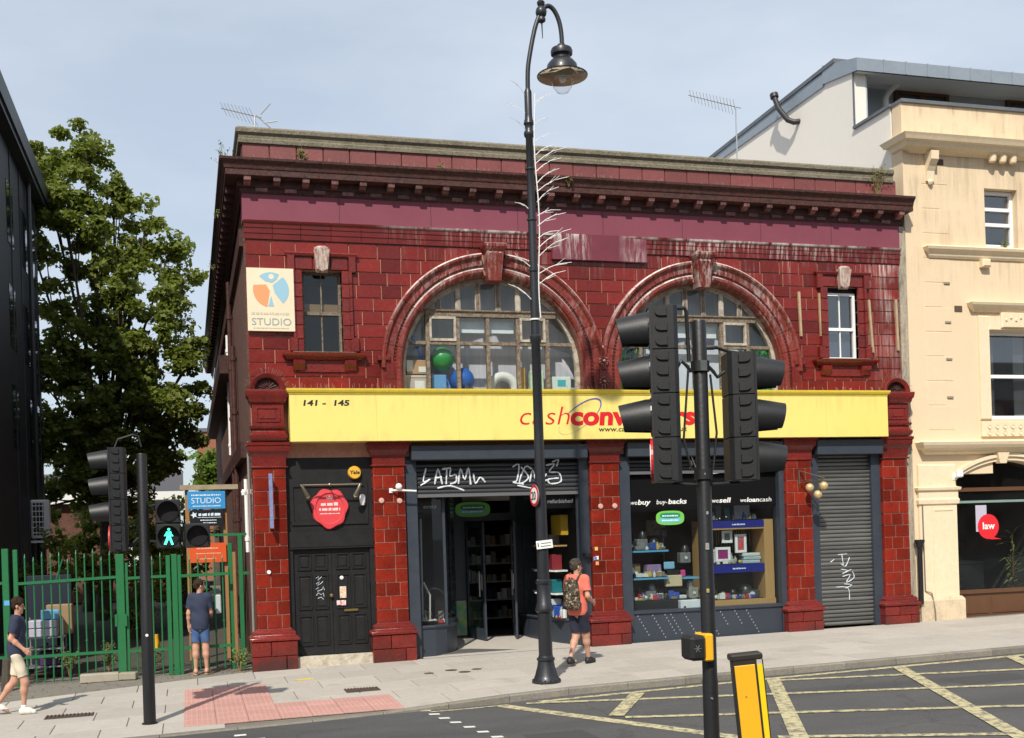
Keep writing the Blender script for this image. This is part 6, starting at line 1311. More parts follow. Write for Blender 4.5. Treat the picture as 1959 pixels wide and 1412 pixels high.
crate('cardboard_box', 'open brown cardboard box at the back of the trolley', 'box', -3.3, 1.75, .665, .42, .25, .52, (.30, .19, .10, 1)); crate('storage_tub', 'light blue plastic tub standing on the lilac cartons', 'tub', -3.42, 1.38, .955, .28, .25, .16, (.12, .32, .50, 1), .2)
crate('plastic_sack', 'dark purple sack on the lower trolley shelf', 'sack', -3.45, 1.4, .165, .3, .3, .24, (.06, .015, .08, 1)); crate('board_panel', 'dark blue panel leaning behind the trolley', 'panel', -3.5, 2.1, 0, .75, .04, 1.7, (.006, .010, .026, 1))
yb = thing('yellow_bucket', 'yellow plastic bucket hooked on the fence rail', 'bucket', (-1.7, .5, .4)); m = MB(); m.lathe((-1.69, .48, .42), [(.105, 0), (.10, .02), (.075, .24)], 16); m.build('body', M('yellow_bucket_plastic', (.78, .42, .02, 1), rough=.4), yb, 40); m = MB(); m.tube([(-1.78, .48, .45), (-1.69, .40, .40), (-1.6, .48, .45)], .006, 5); m.build('handle', GALV, yb)
crate('concrete_block', 'rough concrete block lying at the foot of the fence', 'block', -2.55, .12, -.04, .6, .2, .14, (.36, .32, .25, 1), .05); crate('concrete_block', 'smaller rough concrete block at the foot of the fence', 'block', -2.1, .1, -.03, .28, .18, .12, (.30, .27, .2, 1), -.2)
for i, (x, y, lb) in enumerate(((-3.1, 1.05, 'grassy weeds at the foot of the fence behind the traffic signal'), (-1.75, .5, 'low weeds under the yellow bucket'), (-.3, .1, 'leafy weeds at the foot of the corner pier'), (-2.5, 1.6, 'grassy weeds inside the yard behind the fence'))): weed(lb, x, y, -.02, .22, .5 if i != 2 else .42, 20, LEAFY, 60 + i)
tp = thing('tree_stump_post', 'rough wooden post standing by the fence behind the walking man', 'post', (-4.0, -.3, -.05)); m = MB(); m.tube([(-3.92, -.2, -.1), (-3.9, -.2, .45)], [.09, .07], 9); m.build('stump', BARK, tp)
lv = MB(); rn = random.Random(77)
for i in range(130):
    x = rn.uniform(-4.4, .0); y = yback(x) + rn.uniform(.0, 1.2) ; 
    if y > .25: y = rn.uniform(-.3, .25)
    z = GZ(x, min(y, 0)) + .004; a = rn.uniform(0, 6.28); L_ = rn.uniform(.03, .07); lv.quad((x, y, z), (x + L_ * .4 * math.cos(a + .8), y + L_ * .4 * math.sin(a + .8), z + .012), (x + L_ * math.cos(a), y + L_ * math.sin(a), z + .006), (x + L_ * .4 * math.cos(a - .8), y + L_ * .4 * math.sin(a - .8), z + .012))
o = lv.build('fallen_leaves', M('dry_leaf', (.30, .19, .06, 1), rough=.9, noise=[(9, .6, (.18, .12, .04, 1))])); tag(o, 'dry fallen leaves scattered along the foot of the fence', 'leaves', kind='stuff')
# boards on the frame at the alley mouth
WOODP = M('orange_timber', (.32, .17, .06, 1), rough=.8, noise=[(8, .6, (.22, .11, .04, 1))], stretch=(6, 6, .6))
PALET = M('grey_timber', (.34, .28, .19, 1), rough=.9, noise=[(8, .6, (.2, .16, .1, 1))])
fr = thing('timber_stand', 'timber frame carrying three boards at the alley mouth', 'sign frame', (-.7, 2.25, 0))
m = MB(); m.box(-1.2, -.15, 2.16, 2.3, 3.18, 3.27); m.build('beam', PALET, fr)
for x in (-1.08, -.40): m = MB(); m.box(x - .035, x + .035, 2.24, 2.31, .0, 3.18); m.build('post', WOODP, fr)
m = MB(); m.box(-.33, -.24, 2.1, 2.2, 0, 2.0); m.build('post', WOODP, fr)
PALEB = M('pale_blue_ink', (.62, .74, .82, 1), rough=.6)
s1 = thing('blue_studio_sign', 'bright blue sign with white STUDIO lettering at the alley mouth', 'sign', (-.73, 2.2, 2.82)); m = MB(); m.box(-1.07, -.39, 2.17, 2.2, 2.82, 3.15); m.build('board', M('sign_blue', (.03, .25, .55, 1), rough=.45), s1)
text('STUDIO', .15, (-1.0, 2.167, 2.925), PALEB, s1, 'lettering', 0, 0, .53); illegible(s1, -1.0, -.47, 3.065, .03, 2.167, PALEB, 1); illegible(s1, -.98, -.48, 2.865, .02, 2.167, PALEB, 2)
s2 = thing('black_sign', 'black sign with white logo and print below the blue studio sign', 'sign', (-.73, 2.2, 2.5)); m = MB(); m.box(-1.04, -.43, 2.17, 2.2, 2.50, 2.80); m.build('board', BLACK, s2)
illegible(s2, -.88, -.47, 2.69, .055, 2.167, PALEB, 3); illegible(s2, -.9, -.47, 2.655, .012, 2.167, PALEB, 4); illegible(s2, -.85, -.56, 2.60, .02, 2.167, PALEB, 5); illegible(s2, -.8, -.56, 2.55, .02, 2.167, PALEB, 6)
m = MB(); m.add([(-1.0 + .05 * (1.3 if i % 2 else .6) * math.cos(i * .6283) + .04, 2.167, 2.71 + .05 * (1.3 if i % 2 else .6) * math.sin(i * .6283)) for i in range(10)], [tuple(range(10))]); m.build('logo', PALEB, s2)
s3 = thing('orange_sign', 'orange red sign with pale print behind the gate bars', 'sign', (-.73, 2.2, 1.82)); m = MB(); m.box(-1.06, -.40, 2.17, 2.2, 1.82, 2.18); m.build('board', M('sign_orange', (.62, .085, .015, 1), rough=.5), s3)
PALEO = M('pale_orange_ink', (.78, .42, .28, 1), rough=.6)
illegible(s3, -.93, -.55, 2.07, .03, 2.167, PALEO, 7); illegible(s3, -.95, -.5, 1.98, .02, 2.167, PALEO, 8); illegible(s3, -.88, -.58, 1.88, .018, 2.167, PALEO, 9)
m = MB(); m.box(-.06, -.0, .5, .6, 3.02, 3.1); m.lathe((-.12, .55, 3.0), [(.04, 0), (.05, .06), (.03, .1)], 10); tag(m.build('flank_camera', WHITE), 'little white camera on the flank above the gate', 'camera')

# ================================================================ STREET LAMP
LAMPM = M('dark_blue_black_lamp_paint', (.009, .0105, .0145, 1), rough=.42, coat=.1, noise=[(4, .4, (.016, .018, .022, 1)), (40, .2, (.06, .06, .06, 1))], bump=(40, .06))
LX, LY = 3.93, -3.8; LZ = GZ(LX, LY)
lp = thing('street_lamp', 'tall black swan neck street lamp on the pavement before the shop', 'street lamp', (LX, LY, LZ))
m = MB(); m.lathe((LX, LY, LZ), [(.215, .0), (.215, .025), (.19, .05), (.165, .12), (.13, .24), (.118, .32), (.135, .33), (.135, .36), (.112, .37), (.105, .4)], 28); m.build('base', LAMPM, lp, 40)
m = MB()
for i in range(16): a = 2 * math.pi * i / 16; m.ball((LX + .198 * math.cos(a), LY + .198 * math.sin(a), LZ + .04), .018, 6)
m.build('base_beads', LAMPM, lp)
m = MB(); m.lathe((LX, LY, LZ), [(.103, .37), (.10, 1.02), (.10, 1.03), (.13, 1.05), (.135, 1.09), (.12, 1.12), (.12, 1.15), (.105, 1.17), (.10, 1.45), (.115, 1.46), (.115, 1.50), (.09, 1.52), (.085, 2.1)], 24); m.build('lower_column', LAMPM, lp, 40)
m = MB(); m.lathe((LX, LY, LZ), [(.085, 2.1), (.078, 2.8), (.072, 3.6), (.068, 5.0), (.082, 5.02), (.082, 5.10), (.064, 5.12), (.058, 7.0), (.053, 8.02), (.075, 8.05), (.08, 8.1), (.06, 8.13), (.06, 8.2), (.08, 8.23), (.06, 8.3), (.055, 8.35), (.055, 8.70), (.035, 8.75)], 20); m.build('upper_column', LAMPM, lp, 40)
neck = [(0, 8.7), (.01, 9.0), (.05, 9.25), (.13, 9.6), (.2, 9.8), (.27, 9.93), (.36, 9.99), (.45, 9.93), (.52, 9.78), (.55, 9.6), (.555, 9.42)]
Q = []
for i in range(len(neck) - 1):
    p0, p1, p2, p3 = [Vector((neck[max(0, min(len(neck) - 1, i + d))][0], 0, neck[max(0, min(len(neck) - 1, i + d))][1])) for d in (-1, 0, 1, 2)]
    for t_ in (0, .33, .66): Q.append(.5 * ((2 * p1) + (p2 - p0) * t_ + (2 * p0 - 5 * p1 + 4 * p2 - p3) * t_ ** 2 + (3 * p1 - p0 - 3 * p2 + p3) * t_ ** 3))
Q.append(Vector((.555, 0, 9.42)))
m = MB(); m.tube([(LX + q.x, LY, q.z) for q in Q], .034, 12); m.build('swan_neck', LAMPM, lp, 60)
m = MB(); m.lathe((LX + .245, LY, 9.75), [(.03, -.02), (.06, .0), (.065, .03), (.05, .06), (.075, .09), (.085, .14), (.07, .19), (.04, .22), (.055, .25), (.06, .28), (.03, .32)], 14); m.tube([(LX + .25, LY, 9.75), (LX + .255, LY, 9.5)], [.012, .006], 6); m.build('finial', LAMPM, lp, 40)
hx = LX + .545; m = MB(); m.lathe((hx, LY, 9.0), [(.02, .44), (.06, .43), (.06, .40), (.15, .37), (.165, .33), (.16, .28), (.12, .25), (.12, .22), (.17, .19), (.22, .13), (.235, .06), (.24, .03), (.38, -.03), (.375, -.045), (.22, -.005), (.2, .02)], 32); m.build('lantern_hood', LAMPM, lp, 40)
m = MB(); m.lathe((hx, LY, 9.0), [(.372, -.047), (.225, -.012), (.21, .015), (.0, .02)], 32); m.build('reflector', M('cream_enamel', (.52, .45, .34, 1), rough=.4), lp, True)
m = MB(); m.lathe((hx, LY, 9.0), [(.175, -.01), (.17, -.1), (.14, -.2), (.08, -.28), (.0, -.30)], 28); m.build('glass_bowl', glass('lamp_bowl_glass', (.93, .93, .92, 1)), lp, True)
m = MB(); m.ball((hx, LY, 8.94), .06, 10, (1, 1, 1.4)); m.build('bulb', WHITE, lp, True)
# signs fixed to the lamp
s4 = thing('speed_sign', 'small round red edged speed limit sign seen nearly edge on at the lamp post', 'road sign', (LX - .1, LY, 2.55)); mat_ = Matrix.Translation((LX - .10, LY - .02, 2.74)) @ Matrix.Rotation(R(-84), 4, 'Z')
def xf(mb, mt): mb.v = [tuple(mt @ Vector(v)) for v in mb.v]; return mb
m = MB(); m.lathe((0, 0, 0), [(.16, .006), (.16, -.006)], 28, 'y'); xf(m, mat_).build('plate', GALV, s4)
m = MB(); m.lathe((0, 0, 0), [(.158, -.006), (.158, -.009)], 28, 'y'); xf(m, mat_).build('red_ring', M('sign_red', (.55, .015, .02, 1), rough=.4), s4)
m = MB(); m.lathe((0, 0, 0), [(.118, -.009), (.118, -.011)], 28, 'y'); xf(m, mat_).build('white_disc', WHITE, s4)
o = text('20', .17, (0, 0, 0), INK, None, 'number', 0, .003); o.data.transform(mat_ @ Matrix.Translation((-.1, -.0125, -.06)) @ Matrix.Rotation(math.pi / 2, 4, 'X')); o.rotation_euler = (0, 0, 0); child(o, s4)
s5 = thing('lamp_plate', 'small white notice plate strapped round the lamp post', 'notice', (LX, LY - .1, 2.0)); mat_ = Matrix.Translation((LX + .0, LY - .11, 2.02)) @ Matrix.Rotation(R(-12), 4, 'Z') @ Matrix.Rotation(R(-5), 4, 'Y')
m = MB(); m.box(-.12, .12, -.004, .004, -.06, .06); xf(m, mat_).build('plate', WHITE, s5); m = MB(); m.box(-.05, .1, -.006, -.0045, .012, .022).box(-.06, .09, -.006, -.0045, -.03, -.02).box(-.1, -.085, -.006, -.0045, -.03, .03); o = xf(m, mat_).build('small_print', INK, s5); o['kind'] = 'stuff'
# white branch decoration wound along the column
TW = M('white_light_branch', (.72, .72, .70, 1), rough=.6)
bd = thing('branch_decoration', 'white wire branches fixed up the right side of the lamp post', 'decoration', (LX + .1, LY, 5.3)); rn = random.Random(12)
m = MB(); P_ = [(LX + .075 + .02 * math.sin(z * 3), LY - .06, z) for z in np.arange(5.35, 8.75, .15)]; m.tube(P_, .009, 6); m.build('stem', TW, bd)
bz = [(5.62, -1, .4), (5.85, 1, .42), (6.0, 1, .5), (6.1, -1, .38), (6.25, 1, .5), (6.38, 1, .55), (6.52, 1, .35), (6.7, 1, .45), (6.85, 1, .4), (6.95, -1, .22), (7.05, 1, .45), (7.2, 1, .5), (7.32, 1, .42), (7.5, 1, .45), (7.62, 1, .5), (7.74, 1, .3), (7.95, 1, .35), (8.1, -1, .3), (8.2, 1, .32), (8.35, -1, .35), (8.5, 1, .35), (8.62, -1, .3), (8.45, 1, .3)]
for z, sd, L_ in bz:
    thin = .5 if z > 7.85 else 1.0; b = Vector((LX + .07 * sd, LY - .06, z)); d = Vector((sd * rn.uniform(.75, 1), rn.uniform(-.5, .2), rn.uniform(.35, .75))).normalized(); m = MB()
    k = b + d * L_ * .6 + Vector((0, 0, .02)); e_ = k + (d + Vector((.2 * sd, 0, -.25))).normalized() * L_ * .4; m.tube([b, b.lerp(k, .5) + Vector((0, 0, .015)), k, e_], [.008 * thin, .007 * thin, .006 * thin, .004 * thin], 5)
    for q in range(2):
        f = rn.uniform(.4, .9); s_ = b.lerp(k, f); m.tube([s_, s_ + (d + Vector((rn.uniform(-.2, .4) * sd, rn.uniform(-.3, .3), rn.uniform(-.4, .4)))).normalized() * L_ * .35], [.005 * thin, .003 * thin], 4)
    m.build('branch', TW, bd)
for zt in (5.33, 6.05, 6.8, 7.55, 8.25): m = MB(); m.lathe((LX, LY, zt), [(.082 - .004 * (zt - 5.3), -.01), (.082 - .004 * (zt - 5.3), .012)], 14); m.build('cable_tie', TW if zt < 5.5 else LAMPM, bd)

# ================================================================ TRAFFIC SIGNALS
SIG = M('black_signal_polycarbonate', (.0095, .010, .0115, 1), rough=.5, noise=[(5, .4, (.015, .0155, .017, 1)), (40, .25, (.028, .028, .028, 1))], bump=(60, .05))
POLE = M('black_pole_paint', (.008, .008, .009, 1), rough=.45, noise=[(6, .4, (.014, .014, .015, 1))], bump=(40, .08))
LENS = M('dark_signal_lens', (.02, .02, .022, 1), rough=.15, spec=.6)
def signal_head(t, loc, ang, nmod, vis, disc=None, back=True):
    """front faces local +x; loc = bottom centre of the body"""
    T = Matrix.Translation(loc) @ Matrix.Rotation(ang, 4, 'Z'); H = .33
    m = MB()
    for k in range(nmod):
        z0 = k * H; m.add([(-.20, -.115, z0 + .004), (-.17, -.15, z0 + .004), (0, -.165, z0 + .004), (0, .165, z0 + .004), (-.17, .15, z0 + .004), (-.20, .115, z0 + .004), (-.20, -.115, z0 + H - .004), (-.17, -.15, z0 + H - .004), (0, -.165, z0 + H - .004), (0, .165, z0 + H - .004), (-.17, .15, z0 + H - .004), (-.20, .115, z0 + H - .004)],
              [(5, 4, 3, 2, 1, 0), (6, 7, 8, 9, 10, 11)] + [(i, (i + 1) % 6, (i + 1) % 6 + 6, i + 6) for i in range(6)])
    m.box(-.16, -.02, -.14, .14, .0, nmod * H); m.box(-.004, .012, -.175, .175, .0, nmod * H)
    hd_ = xf(m, T).build('signal_head', SIG, t)
    for k in range(nmod):                                      # raised D shaped ribs on both cheeks
        for sd in (-1, 1):
            m = MB()
            for q in range(3):
                zc = k * H + .055 + q * .11; V = []; F_ = []
                P_ = [(-.125, -.035)] + [(-.075 + .045 * math.cos(R(a)), .035 * math.sin(R(a)) * 1.0) for a in range(-90, 91, 30)] + [(-.125, .035)]; n = len(P_)
                yb = lambda x: .15 + (x + .17) / .17 * .015
                V = [(x, sd * (yb(x) - .004), zc + z) for x, z in P_] + [(x * .92 - .006, sd * (yb(x) + .016), zc + z * .82) for x, z in P_]
                m.add(V, [tuple(range(n, 2 * n)) if sd < 0 else tuple(range(2 * n - 1, n - 1, -1))] + [((i, (i + 1) % n, (i + 1) % n + n, i + n) if sd < 0 else (i + n, (i + 1) % n + n, (i + 1) % n, i)) for i in range(n)])
            xf(m, T).build('cheek_ribs', SIG, hd_)
    for k in vis:
        zc = (k + .5) * H; m = MB(); V = []; F_ = []; seg = 20; th = .012
        for (x0, r0, drop) in ((0.0, .142, 0), (.06, .138, 0), (.265, .112, .0)):
            for i in range(seg + 1):
                a = R(-52 + 284 * i / seg); cut = 0 if x0 < .2 else .03 * (1 - math.sin(a)) * .8
                V.append((x0 - cut, r0 * math.cos(a), zc + r0 * math.sin(a) - (.012 if x0 > .2 else 0)))
        n = seg + 1
        for j in range(2):
            for i in range(seg): F_.append((j * n + i, j * n + i + 1, (j + 1) * n + i + 1, (j + 1) * n + i))
        inner = [(x, y * .93, zc + (z - zc) * .93) for x, y, z in V]; nn = len(V); V2 = V + inner; F2 = F_ + [tuple(reversed([i + nn for i in f])) for f in F_] + [(2 * n + i, 2 * n + i + 1, nn + 2 * n + i + 1, nn + 2 * n + i) for i in range(seg)]
        m.add(V2, F2); xf(m, T).build('visor', SIG, hd_, 50)
        m = MB(); m.lathe((0, 0, zc), [(.15, .0), (.15, .02), (.10, .028), (.0, .034)], 24, 'x'); xf(m, T).build('lens', LENS, hd_)
    if disc is not None:
        zc = (disc + .5) * H; m = MB(); m.lathe((0, 0, zc), [(.17, .012), (.17, .03)], 28, 'x'); d_ = xf(m, T).build('sign_disc', MATS['sign_red'], hd_)
        m = MB(); m.lathe((0, 0, zc), [(.125, .03), (.125, .034)], 28, 'x'); xf(m, T).build('sign_face', WHITE, d_)
    return hd_
RX, RY = 2.757, -11.707; RZ0 = -.16
ts = thing('traffic_signal', 'near black traffic signal pole with two signal heads seen from the side', 'traffic light', (RX, RY, RZ0))
m = MB(); m.lathe((RX, RY, RZ0), [(.16, .0), (.16, .012), (.062, .02), (.060, 1.2), (.0565, 1.22), (.0555, 3.96), (.05, 3.975), (.0, 3.98)], 26); m.build('pole', POLE, ts, 40)
signal_head(ts, (2.355, RY + .0, 2.575), R(157), 4, (1, 2, 3), 0)
signal_head(ts, (3.18, RY + .0, 2.575), R(-15), 3, (0, 1, 2))
m = MB()
for z in (3.45, 2.62): m.lathe((RX, RY, z), [(.06, -.03), (.072, -.03), (.072, .05), (.06, .05)], 18)
m.tube([(2.68, RY, 3.42), (2.64, RY, 3.47), (2.60, RY, 3.5), (2.57, RY, 3.46), (2.52, RY, 3.44)], .014, 8); m.tube([(2.83, RY, 3.46), (2.87, RY, 3.42), (2.90, RY, 3.38), (2.96, RY, 3.42)], .014, 8)
m.tube([(2.48, RY, 3.9), (2.64, RY, 3.91), (2.655, RY, 3.88), (2.665, RY, 3.5)], .016, 8); m.tube([(2.8, RY, 3.6), (2.9, RY, 3.61), (3.0, RY, 3.58), (3.08, RY, 3.57)], .013, 8)
m.tube([(2.5, RY, 2.56), (2.7, RY, 2.55)], .013, 8); m.tube([(2.82, RY, 2.55), (3.06, RY, 2.56)], .013, 8); m.tube([(2.66, RY, 3.47), (2.6, RY, 2.9), (2.66, RY, 2.66)], .009, 6); m.tube([(2.84, RY, 3.4), (2.88, RY, 2.95), (2.84, RY, 2.66)], .009, 6)
m.build('bracket', SIG, ts, 40)
m = MB(); m.box(2.725, 2.78, RY - .075, RY - .066, 3.42, 3.5); m.build('band_clip', M('galv_clip', (.16, .2, .22, 1), rough=.4, metal=.7, noise=[(30, .6, (.3, .25, .12, 1))]), ts)
bt = MB(); bt.rbox(2.55, 2.68, RY - .13, RY + .08, 1.21, 1.40, .025); b_ = bt.build('push_button_box', SIG, ts); m = MB(); m.rbox(2.675, 2.745, RY - .115, RY + .085, 1.20, 1.41, .012); m.build('box_back', M('amber_box', (.78, .40, .015, 1), rough=.45), b_)
m = MB()
for i in range(3): m.tube([(2.60 + .03 * math.cos(i * 1.05), RY - .133, 1.305 + .03 * math.sin(i * 1.05)), (2.60 - .03 * math.cos(i * 1.05), RY - .133, 1.305 - .03 * math.sin(i * 1.05))], .004, 4)
m.build('box_emblem', M('grey_emblem', (.12, .12, .12, 1), rough=.5), b_)
for (x_, z_, w_, h_, c_) in ((2.742, 2.05, .03, .05, (.45, .45, .42, 1)), (2.735, 1.72, .022, .03, (.5, .38, .1, 1)), (2.75, 2.32, .018, .022, (.4, .42, .45, 1))):
    m = MB(); m.box(x_ - w_ / 2, x_ + w_ / 2, RY - .0595, RY - .057, z_, z_ + h_); m.build('worn_sticker', M('worn_sticker_' + str(z_), c_, rough=.8, noise=[(40, .8, (.08, .08, .08, 1))]), ts)
for z_ in (.9, 2.62, 3.45): m = MB(); m.lathe((RX - .02, RY - .062, z_ + .01), [(.009, .01), (.009, -.008)], 8, 'y'); m.build('bolt', GALV, ts)
isl = MB(); isl.rbox(1.9, 5.2, -12.35, -10.9, -.5, RZ0, .03); tag(isl.build('traffic_island', KERBM), 'low kerbed island carrying the near signal and yellow bollard', 'traffic island')
# leaning yellow bollard
bo = thing('keep_side_bollard', 'leaning yellow plastic bollard with black edges at the bottom of the street view', 'bollard', (3.3, -11.4, RZ0)); Tb = Matrix.Translation((3.345, -11.35, RZ0)) @ Matrix.Rotation(R(-16), 4, 'Z') @ Matrix.Rotation(R(-4.3), 4, 'Y') @ Matrix.Diagonal((.86, .86, 1, 1))
AMB = M('amber_bollard_plastic', (.80, .40, .012, 1), rough=.4, noise=[(3, .25, (.72, .34, .012, 1)), (40, .15, (.6, .32, .05, 1))]); YEL = M('yellow_bollard_side', (.82, .56, .01, 1), rough=.35)
BB = M('black_bollard_edge', (.02, .018, .015, 1), rough=.5)
m = MB(); m.rbox(-.13, .10, -.06, .06, 0, 1.30, .012); xf(m, Tb).build('core', BB, bo)
m = MB(); m.cbox(-.112, .082, -.066, -.055, .02, 1.255, .004); xf(m, Tb).build('back_panel', AMB, bo)
m = MB(); m.box(.10, .108, -.05, .11, .02, 1.26); m.box(.1, .155, -.055, -.05, .02, 1.25); xf(m, Tb).build('side_panel', YEL, bo)
m = MB(); m.rbox(-.14, .165, -.072, .12, 1.29, 1.345, .012); m.box(.155, .165, -.06, -.05, .02, 1.29); m.box(.082, .102, -.068, -.05, .02, 1.3); xf(m, Tb).build('cap', BB, bo)
m = MB(); m.cbox(-.112, .082, .055, .066, .3, 1.255, .0); xf(m, Tb).build('front_panel', AMB, bo); m = MB(); m.lathe((-.015, .067, 1.05), [(.085, 0), (.085, .004)], 24, 'y'); xf(m, Tb).build('blue_disc', M('sign_blue_disc', (.02, .07, .35, 1), rough=.4), bo)
for z in (1.0, .62): m = MB(); m.lathe((-.03, -.066, z), [(.008, 0), (.008, -.004)], 10, 'y'); xf(m, Tb).build('rivet', GALV, bo)
# left signal with pedestrian lights
PX, PY_ = -1.62, -4.47; PZ = GZ(PX, PY_)
tl = thing('traffic_signal', 'black crossing signal pole with lit green man on the left pavement', 'traffic light', (PX, PY_, PZ))
m = MB(); m.lathe((PX, PY_, PZ), [(.10, .0), (.10, .01), (.077, .012), (.074, 1.45), (.069, 1.47), (.066, 3.44), (.06, 3.46), (.0, 3.465)], 24); m.build('pole', POLE, tl, 40)
signal_head(tl, (-2.01, PY_, 2.13), R(180), 4, (1, 2, 3), 0)
m = MB(); m.tube([(-1.62, PY_, 3.46), (-1.65, PY_, 3.6), (-1.72, PY_, 3.62), (-1.9, PY_, 3.56), (-1.95, PY_, 3.44)], .012, 6); m.build('bracket', SIG, tl)
for a_, b_ in (((-1.68, PY_, 2.3), (-1.9, PY_, 2.11)), ((-1.55, PY_, 2.7), (-1.4, PY_, 2.72)), ((-1.55, PY_, 2.25), (-1.4, PY_, 2.24))): m = MB(); m.tube([a_, b_], .014, 6); m.build('bracket', SIG, tl)
def aspect(x0, x1, z0, z1, lit=False):
    m = MB(); m.rbox(x0 + .003, x1 - .003, PY_ - .11, PY_ + .08, z0 + .003, z1 - .003, .015); b = m.build('pedestrian_aspect', SIG, tl); cx, cz = (x0 + x1) / 2, (z0 + z1) / 2
    m = MB(); V = []; F_ = []; n = 25
    for (y, r) in ((-.11, .135), (-.23, .13)):
        for i in range(n): a = R(-30 + 240 * i / (n - 1)); V.append((cx + r * math.cos(a), PY_ + y + (.05 * (1 - math.sin(a)) * .6 if y < -.2 else 0), cz + r * math.sin(a)))
    F_ = [(i, i + 1, n + i + 1, n + i) for i in range(n - 1)]; m.add(V, F_); m.build('hood', SIG, b, 60)
    m = MB(); m.lathe((cx, PY_ - .11, cz), [(.128, .0), (.128, -.012), (.112, -.012), (.0, -.006)], 28, 'y'); m.build('lens', LENS, b)
    if lit:
        GL = M('lit_green_man', (.05, .8, .5, 1), emit=((.08, 1.0, .62, 1), 1.6)); y = PY_ - .128; m = MB()
        m.ball((cx + .005, y, cz + .085), .018, 10, (1, .2, 1)); 
        for P2 in ([(-.03, .055), (.035, .06), (.03, -.02), (-.025, -.02)], [(.02, .055), (.06, .0), (.045, -.005), (.015, .03)], [(-.015, .055), (-.055, .01), (-.045, -.005), (-.01, .03)], [(-.025, -.02), (.01, -.02), (-.03, -.11), (-.06, -.105)], [(.0, -.02), (.03, -.02), (.06, -.11), (.035, -.115)]):
            m.add([(cx + a, y, cz + b2) for a, b2 in P2], [tuple(range(len(P2)))[::-1]])
        m.build('green_man', GL, b)
aspect(-1.475, -1.16, 2.465, 2.78); aspect(-1.475, -1.16, 2.15, 2.465, True); aspect(-1.125, -.80, 2.145, 2.465)
m = MB(); m.box(-1.16, -1.125, PY_ - .05, PY_ + .05, 2.25, 2.36); m.build('link', SIG, tl)
m = MB(); m.lathe((PX, PY_ - .075, 1.05), [(.02, 0), (.015, -.01)], 10, 'y'); m.build('pole_stud', WHITE, tl)
